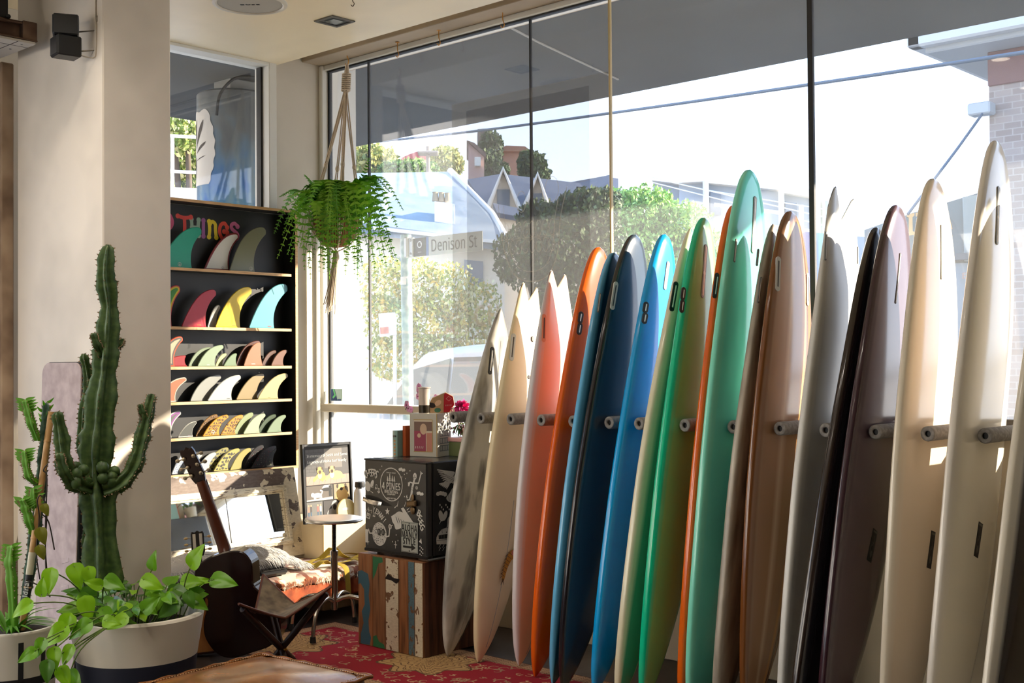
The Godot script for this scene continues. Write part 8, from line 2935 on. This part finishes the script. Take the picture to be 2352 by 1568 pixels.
	tree("street_tree", "big dark green tree behind the skull film poster", "tree", [[Vector3(15.213, 3.461, -12.960), Vector3(0.75, 0.7, 0.75)], [Vector3(14.777, 3.251, -13.437), Vector3(0.5, 0.55, 0.5)], [Vector3(15.477, 3.960, -12.662), Vector3(0.55, 0.45, 0.55)], [Vector3(15.628, 3.313, -12.516), Vector3(0.4, 0.7, 0.5)], [Vector3(15.268, 2.744, -12.920), Vector3(0.6, 0.5, 0.6)], [Vector3(14.967, 3.822, -13.216), Vector3(0.4, 0.4, 0.4)], [Vector3(15.646, 4.101, -12.475), Vector3(0.35, 0.3, 0.4)]], 13000, 0.055, drk)
	tree("street_tree", "sunlit bright green tree right of the film poster", "tree", [[Vector3(21.781, 4.811, -16.136), Vector3(0.75, 0.65, 0.75)], [Vector3(21.522, 4.282, -16.429), Vector3(0.7, 0.7, 0.7)], [Vector3(22.308, 4.611, -15.572), Vector3(0.7, 0.5, 0.7)], [Vector3(21.919, 3.939, -16.009), Vector3(0.9, 0.6, 0.8)], [Vector3(21.385, 5.008, -16.558), Vector3(0.4, 0.4, 0.4)], [Vector3(22.641, 4.124, -15.226), Vector3(0.5, 0.4, 0.5)]], 13000, 0.062, [C(112, 160, 66), C(146, 188, 92), C(92, 138, 58), C(176, 206, 120)])
	tree("hedge", "yellow green flowering hedge behind the street sign pole", "hedge", [[Vector3(11.239, 2.638, -12.857), Vector3(0.32, 0.45, 0.4)], [Vector3(11.529, 2.574, -12.546), Vector3(0.4, 0.5, 0.4)], [Vector3(11.861, 2.509, -12.189), Vector3(0.4, 0.45, 0.4)], [Vector3(12.111, 2.324, -11.924), Vector3(0.35, 0.4, 0.4)], [Vector3(11.326, 2.089, -12.778), Vector3(0.4, 0.45, 0.4)], [Vector3(11.699, 2.024, -12.377), Vector3(0.5, 0.45, 0.4)], [Vector3(12.031, 1.898, -12.021), Vector3(0.45, 0.4, 0.4)], [Vector3(11.454, 1.600, -12.652), Vector3(0.6, 0.4, 0.4)], [Vector3(11.993, 1.473, -12.074), Vector3(0.6, 0.4, 0.4)]], 12000, 0.04, [C(196, 190, 92), C(160, 168, 76), C(230, 220, 160), C(124, 140, 62), C(214, 176, 70), C(246, 240, 214)], false)
	tree("corner_shrub", "small leafy trees beyond the white railing seen through the little back window", "tree", [[Vector3(11.561, 5.563, -18.319), Vector3(0.5, 0.3, 0.5)], [Vector3(11.409, 5.489, -18.485), Vector3(0.4, 0.4, 0.5)], [Vector3(12.171, 5.125, -19.144), Vector3(0.5, 0.5, 0.5)], [Vector3(11.958, 4.970, -19.378), Vector3(0.5, 0.5, 0.5)], [Vector3(12.329, 5.360, -18.967), Vector3(0.4, 0.6, 0.5)], [Vector3(12.121, 4.653, -19.211), Vector3(0.7, 0.4, 0.5)]], 7000, 0.06, [C(150, 168, 74), C(186, 190, 110), C(112, 134, 60), C(214, 204, 150)])
	# white railing and wall beyond the back window
	var ra := thing("white_railing", "white railing in front of the trees seen through the little back window", "railing", Vector3.ZERO)
	for e in [[Vector3(10.137, 5.111, -16.925), Vector3(10.785, 5.050, -16.227)], [Vector3(10.142, 4.553, -16.935), Vector3(10.790, 4.505, -16.236)]]:
		g = Geo.new()
		g.tube([e[0], e[1]], 0.028, 6)
		obj("rail", g, trimw, ra)
	for e in [[Vector3(10.304, 5.110, -16.745), Vector3(10.311, 4.225, -16.761)], [Vector3(10.581, 5.066, -16.446), Vector3(10.588, 4.222, -16.461)]]:
		g = Geo.new()
		g.tube([e[0], e[1]], 0.028, 6)
		obj("post", g, trimw, ra)
	g = Geo.new()
	solid(g, [Vector3(9.478, 4.175, -16.189), Vector3(10.311, 4.101, -15.292), down(Vector3(10.311, 4.101, -15.292), -0.3), down(Vector3(9.478, 4.175, -16.189), -0.3)], Vector3(0.3, 0, -0.3))
	tag(obj("white_wall", g, mat("wall_bright", C(240, 236, 228), 0.8)), "low white wall under the railing seen through the little back window", "wall")
	var lb := thing("white_building", "sunlit white building across the lane outside the side doorway, out of view", "building", Vector3(-11.0, -0.3, -3.0))
	g = Geo.new()
	g.span(Vector3(-4, 0, -8), Vector3(0, 5.5, 8), 0.02)
	obj("walls", g, mat("wall_bright"), lb)
	# sunlit building across the side street, facing the roller door
	var wb := thing("white_building", "sunlit white building across the side street behind the pier", "building", Vector3(-3, -0.3, -13.2))
	g = Geo.new()
	g.span(Vector3(-9, 0, -5), Vector3(8.5, 6.0, 0), 0.02)
	obj("walls", g, mat("wall_bright"), wb)
	for k in 5:
		g = Geo.new()
		g.span(Vector3(-7.6 + k * 3.2, 1.0, -0.02), Vector3(-6.2 + k * 3.2, 2.6, 0.04), 0.01)
		obj("window", g, wing, wb)
	# sale board, flax, post
	var sb := thing("notice_board", "small white and red notice board on a post by the hedge", "sign", Vector3.ZERO)
	g = Geo.new()
	solid(g, [Vector3(8.694, 2.053, -10.027), Vector3(8.816, 2.066, -9.895), Vector3(8.831, 1.824, -9.886), Vector3(8.706, 1.797, -10.021)], Vector3(0.03, 0, -0.03))
	obj("board", g, mat("board_white", C(240, 238, 234), 0.6), sb)
	g = Geo.new()
	solid(g, [Vector3(8.682, 1.900, -9.986), Vector3(8.743, 1.909, -9.920), Vector3(8.746, 1.838, -9.918), Vector3(8.686, 1.829, -9.984)], Vector3(0.01, 0, -0.01))
	obj("red_panel", g, mat("panel_red", C(214, 130, 116), 0.6), sb)
	g = Geo.new()
	g.tube([Vector3(8.840, 2.053, -9.929), down(Vector3(8.850, 1.532, -9.931), -0.3)], 0.02, 6)
	obj("post", g, trimw, sb)
	var fx := thing("flax", "spiky pale flax clump beside the white car", "plant", down(Vector3(10.945, 1.197, -11.005), -0.3))
	for k in 22:
		g = Geo.new()
		var an := R(0, TAU)
		var d := Vector3(cos(an), 0, sin(an))
		blade(g, [d * 0.05, d * 0.2 + Vector3(0, R(0.9, 1.2), 0), d * R(0.35, 0.6) + Vector3(0, R(1.3, 1.75), 0)], 0.07)
		obj("leaf", g, green("flax_leaf", C(170, 186, 96), C(190, 200, 110)), fx)
	# ---- white apartments
	var ap := thing("white_apartments", "white framed grey apartment block behind the tall mint longboard", "apartment block", Vector3.ZERO)
	var gw := mat("apt_grey", C(168, 178, 188), 0.7)
	for e in [[Vector3(48.681, 10.401, -35.514), Vector3(49.647, 10.218, -34.477)], [Vector3(47.907, 9.970, -33.418), Vector3(48.781, 10.044, -32.472)], [Vector3(48.024, 9.814, -31.824), Vector3(50.302, 9.462, -29.373)], [Vector3(48.592, 9.064, -28.287), Vector3(50.014, 8.733, -26.761)]]:
		g = Geo.new()
		solid(g, [e[0], e[1], down(e[1]), down(e[0])], Vector3(6, 0, -4))
		obj("walls", g, gw, ap)
		g = Geo.new()
		var up := Vector3(0, 0.35, 0)
		solid(g, [e[0] + up + Vector3(-0.5, 0, 0.3), e[1] + up + Vector3(-0.5, 0, 0.3), e[1] + Vector3(-0.5, 0, 0.3), e[0] + Vector3(-0.5, 0, 0.3)], Vector3(6, 0, -4))
		obj("roof_slab", g, trimw, ap)
	for e in [[Vector3(47.464, 9.945, -31.689), Vector3(47.601, 9.943, -31.541)], [Vector3(48.109, 9.191, -28.069), Vector3(48.215, 9.190, -27.955)], [Vector3(48.787, 8.799, -26.611), Vector3(48.866, 8.798, -26.526)], [Vector3(48.945, 8.797, -26.441), Vector3(49.011, 8.796, -26.370)], [Vector3(48.291, 8.456, -27.157), Vector3(48.370, 8.455, -27.071)]]:
		g = Geo.new()
		solid(g, [e[0], e[1], down(e[1]), down(e[0])], Vector3(0.3, 0, -0.3))
		obj("white_column", g, trimw, ap)
	for e in [[1632, 436, 1656, 492], [1800, 456, 1826, 500], [1850, 470, 1872, 520]]:
		pass
	for e in [[Vector3(47.745, 9.430, -31.547), Vector3(48.076, 9.366, -31.191), Vector3(48.085, 8.332, -31.209), Vector3(47.753, 8.397, -31.565)], [Vector3(48.512, 9.190, -30.431), Vector3(48.869, 9.126, -30.047), Vector3(48.876, 8.257, -30.062), Vector3(48.519, 8.322, -30.447)], [Vector3(48.170, 8.669, -27.869), Vector3(48.515, 8.587, -27.499), Vector3(48.521, 7.847, -27.512), Vector3(48.176, 7.928, -27.883)]]:
		g = Geo.new()
		solid(g, e, Vector3(0.2, 0, -0.2))
		obj("window", g, wing, ap)
	for e in [[Vector3(46.936, 7.983, -30.840), Vector3(48.563, 7.293, -26.893)], [Vector3(46.930, 8.679, -30.828), Vector3(48.518, 8.238, -28.388)]]:
		g = Geo.new()
		g.tube([e[0], e[1]], 0.09, 5)
		obj("balcony_rail", g, trimw, ap)
	var shed := thing("blue_grey_building", "low blue grey building between the striped board and the swallow-tail board", "building", Vector3.ZERO)
	g = Geo.new()
	solid(g, [Vector3(26.907, 4.698, -15.020), Vector3(28.076, 4.534, -13.761), down(Vector3(28.076, 4.534, -13.761)), down(Vector3(26.907, 4.698, -15.020))], Vector3(3, 0, -2.5))
	obj("walls", g, mat("wall_bluegrey", C(124, 144, 166), 0.7), shed)
	# ---- shop front with big letters
	var pz := thing("pizza_shop", "dark fronted shop with big orange letters between the longboards", "shop", Vector3.ZERO)
	g = Geo.new()
	solid(g, [Vector3(15.806, 3.330, -7.908), Vector3(16.246, 3.557, -7.426), Vector3(17.005, 3.889, -6.598), Vector3(17.145, 3.949, -6.445), down(Vector3(17.145, 3.949, -6.445), -0.3), down(Vector3(15.806, 3.330, -7.908), -0.3)], Vector3(3, 0, -1.5))
	obj("front", g, mat("shop_teal", C(92, 120, 132), 0.7), pz)
	g = Geo.new()
	solid(g, [Vector3(16.643, 3.769, -6.845), Vector3(16.848, 3.815, -6.622), Vector3(16.880, 2.871, -6.612), Vector3(16.666, 2.873, -6.843)], Vector3(0.05, 0, -0.03))
	obj("pale_panel", g, mat("shop_panel", C(158, 178, 182), 0.7), pz)
	g = Geo.new()
	solid(g, [Vector3(15.643, 2.905, -7.800), Vector3(16.910, 3.012, -6.429), Vector3(16.911, 2.921, -6.431), Vector3(15.644, 2.815, -7.802)], Vector3(0.3, 0, -0.2))
	obj("awning_edge", g, mat("awning_dark", C(84, 100, 112), 0.7), pz)
	g = Geo.new()
	solid(g, [Vector3(15.758, 2.811, -7.826), Vector3(17.012, 2.869, -6.470), down(Vector3(17.012, 2.869, -6.470), -0.3), down(Vector3(15.758, 2.811, -7.826), -0.3)], Vector3(0.05, 0, -0.03))
	obj("shop_window", g, mat("shop_glass", C(150, 170, 182), 0.15), pz)
	var a0: Vector3 = Vector3(16.080, 3.370, -7.390)
	var a1: Vector3 = Vector3(16.547, 3.473, -6.883)
	var dx := (a1 - a0).normalized()
	var dn := dx.cross(Vector3.UP)
	var tl := obj("shop_letters", text_mesh("PIZZA", 0.30, 0.03, "Droid Sans", true, 0.72), mat("letter_orange", C(214, 168, 104), 0.6), pz)
	tl.transform = Transform3D(Basis(dx, Vector3.UP, dn), Vector3(16.219, 3.404, -7.239))
	var tl2 := obj("shop_letters", text_mesh("E E", 0.085, 0.02), mat("letter_pale", C(176, 150, 140), 0.6), pz)
	tl2.transform = Transform3D(Basis(dx, Vector3.UP, dn), Vector3(16.594, 2.672, -6.780))
	# ---- brick building with deep eaves
	var bm := mat("brick_grey", Color.WHITE, 0.85)
	bm.albedo_texture = image_tex(128, 128, func(x, y):
		var row := int(y / 8.0)
		var xx := int(x + (row % 2) * 8) % 16
		if y % 8 == 0 or xx == 0:
			return C(172, 166, 160)
		var h := fmod(absf(sin((row * 37 + int((x + (row % 2) * 8) / 16.0) * 91) * 12.9)) * 43758.5, 1.0)
		return C(140, 128, 122).lerp(C(160, 150, 144), h))
	bm.uv1_triplanar = true
	bm.uv1_world_triplanar = true
	bm.uv1_scale = Vector3(0.55, 0.72, 0.55)
	var br := thing("brick_house", "brick house with deep white eaves at the right edge of the window", "house", Vector3.ZERO)
	var bc: Vector3 = Vector3(16.004, 3.371, -6.221)
	g = Geo.new()
	g.span(Vector3(bc.x, -0.3, bc.z), Vector3(bc.x + 5.0, 5.55, bc.z + 7.0), 0.01)
	obj("walls", g, bm, br)
	g = Geo.new()
	g.span(Vector3(bc.x - 0.55, 5.55, bc.z - 0.62), Vector3(bc.x + 5.5, 5.66, bc.z + 7.5), 0.02)
	obj("soffit", g, mat("soffit_grey", C(170, 176, 180), 0.7), br)
	g = Geo.new()
	g.span(Vector3(bc.x - 0.72, 5.62, bc.z - 0.80), Vector3(bc.x - 0.52, 5.80, bc.z + 7.5), 0.03)
	g.span(Vector3(bc.x - 0.72, 5.62, bc.z - 0.80), Vector3(bc.x + 5.5, 5.80, bc.z - 0.60), 0.03)
	obj("gutter", g, mat("gutter_white", C(196, 200, 202), 0.5), br)
	g = Geo.new()
	g.span(Vector3(bc.x - 0.03, 5.1, bc.z + 0.0), Vector3(bc.x + 0.02, 5.55, bc.z + 7.0), 0.01)
	obj("timber_band", g, mat("timber_red", C(122, 92, 88), 0.8), br)
	g = Geo.new()
	g.span(Vector3(bc.x - 0.6, 5.8, bc.z - 0.7), Vector3(bc.x + 5.5, 5.9, bc.z + 7.5), 0.02)
	obj("roof", g, slate, br)
	g = Geo.new()
	g.span(Vector3(bc.x - 0.05, 2.6, bc.z + 1.05), Vector3(bc.x + 0.03, 4.9, bc.z + 2.4), 0.01)
	var bw := obj("window_frame", g, trimw, br)
	g = Geo.new()
	g.span(Vector3(bc.x - 0.07, 2.72, bc.z + 1.15), Vector3(bc.x - 0.04, 4.8, bc.z + 2.3), 0.0)
	obj("window_pane", g, wing, bw)
	g = Geo.new()
	g.box(Vector3(bc.x - 0.12, 0, bc.z - 0.05) + Vector3(0, (Vector3(15.942, 4.792, -6.250) as Vector3).y, 0), Vector3(0.22, 0.16, 0.30), 0.02)
	obj("wire_bracket", g, mat("bracket_pale", C(176, 184, 190), 0.6), br)
	# ---- wires
	var wm := mat("wire_blue_grey", C(84, 100, 116), 0.6)
	g = Geo.new()
	g.tube(curve([Vector3(15.377, 5.844, -18.607), Vector3(14.986, 5.525, -14.621), Vector3(14.190, 5.174, -10.339), Vector3(13.257, 4.853, -7.086), Vector3(12.418, 4.584, -4.467), Vector3(11.686, 4.375, -2.908)], 40), 0.022, 7)
	tag(obj("power_cable", g, wm), "thick power cable crossing the sky below the awning edge", "cable")
	g = Geo.new()
	g.tube([Vector3(15.720, 4.695, -6.198), Vector3(15.115, 4.186, -6.275), Vector3(14.119, 3.280, -6.492)], 0.018, 6)
	tag(obj("stay_wire", g, wm), "slanting stay wire running down from the brick house corner", "wire")
	var k := 0
	for e in [[Vector3(32.258, 7.637, -23.883), Vector3(30.905, 5.509, -16.569)], [Vector3(32.259, 7.493, -23.885), Vector3(30.907, 5.265, -16.573)], [Vector3(33.625, 7.163, -22.420), Vector3(32.633, 6.004, -17.634)], [Vector3(30.662, 5.207, -22.727), Vector3(30.909, 4.961, -16.579)]]:
		g = Geo.new()
		g.tube([e[0], e[1]], 0.02, 5)
		tag(obj("thin_wire", g, mat("wire_pale", C(206, 212, 218), 0.6)), "thin pale overhead wire in front of the white apartments", "wire", "thin wires before the apartments")
		k += 1
	g = Geo.new()
	g.tube([Vector3(17.378, 4.241, -13.546), down(Vector3(17.393, 3.020, -13.562))], 0.035, 8)
	tag(obj("pale_post", g, trimw), "slim pale post standing just right of the film poster edge", "post")
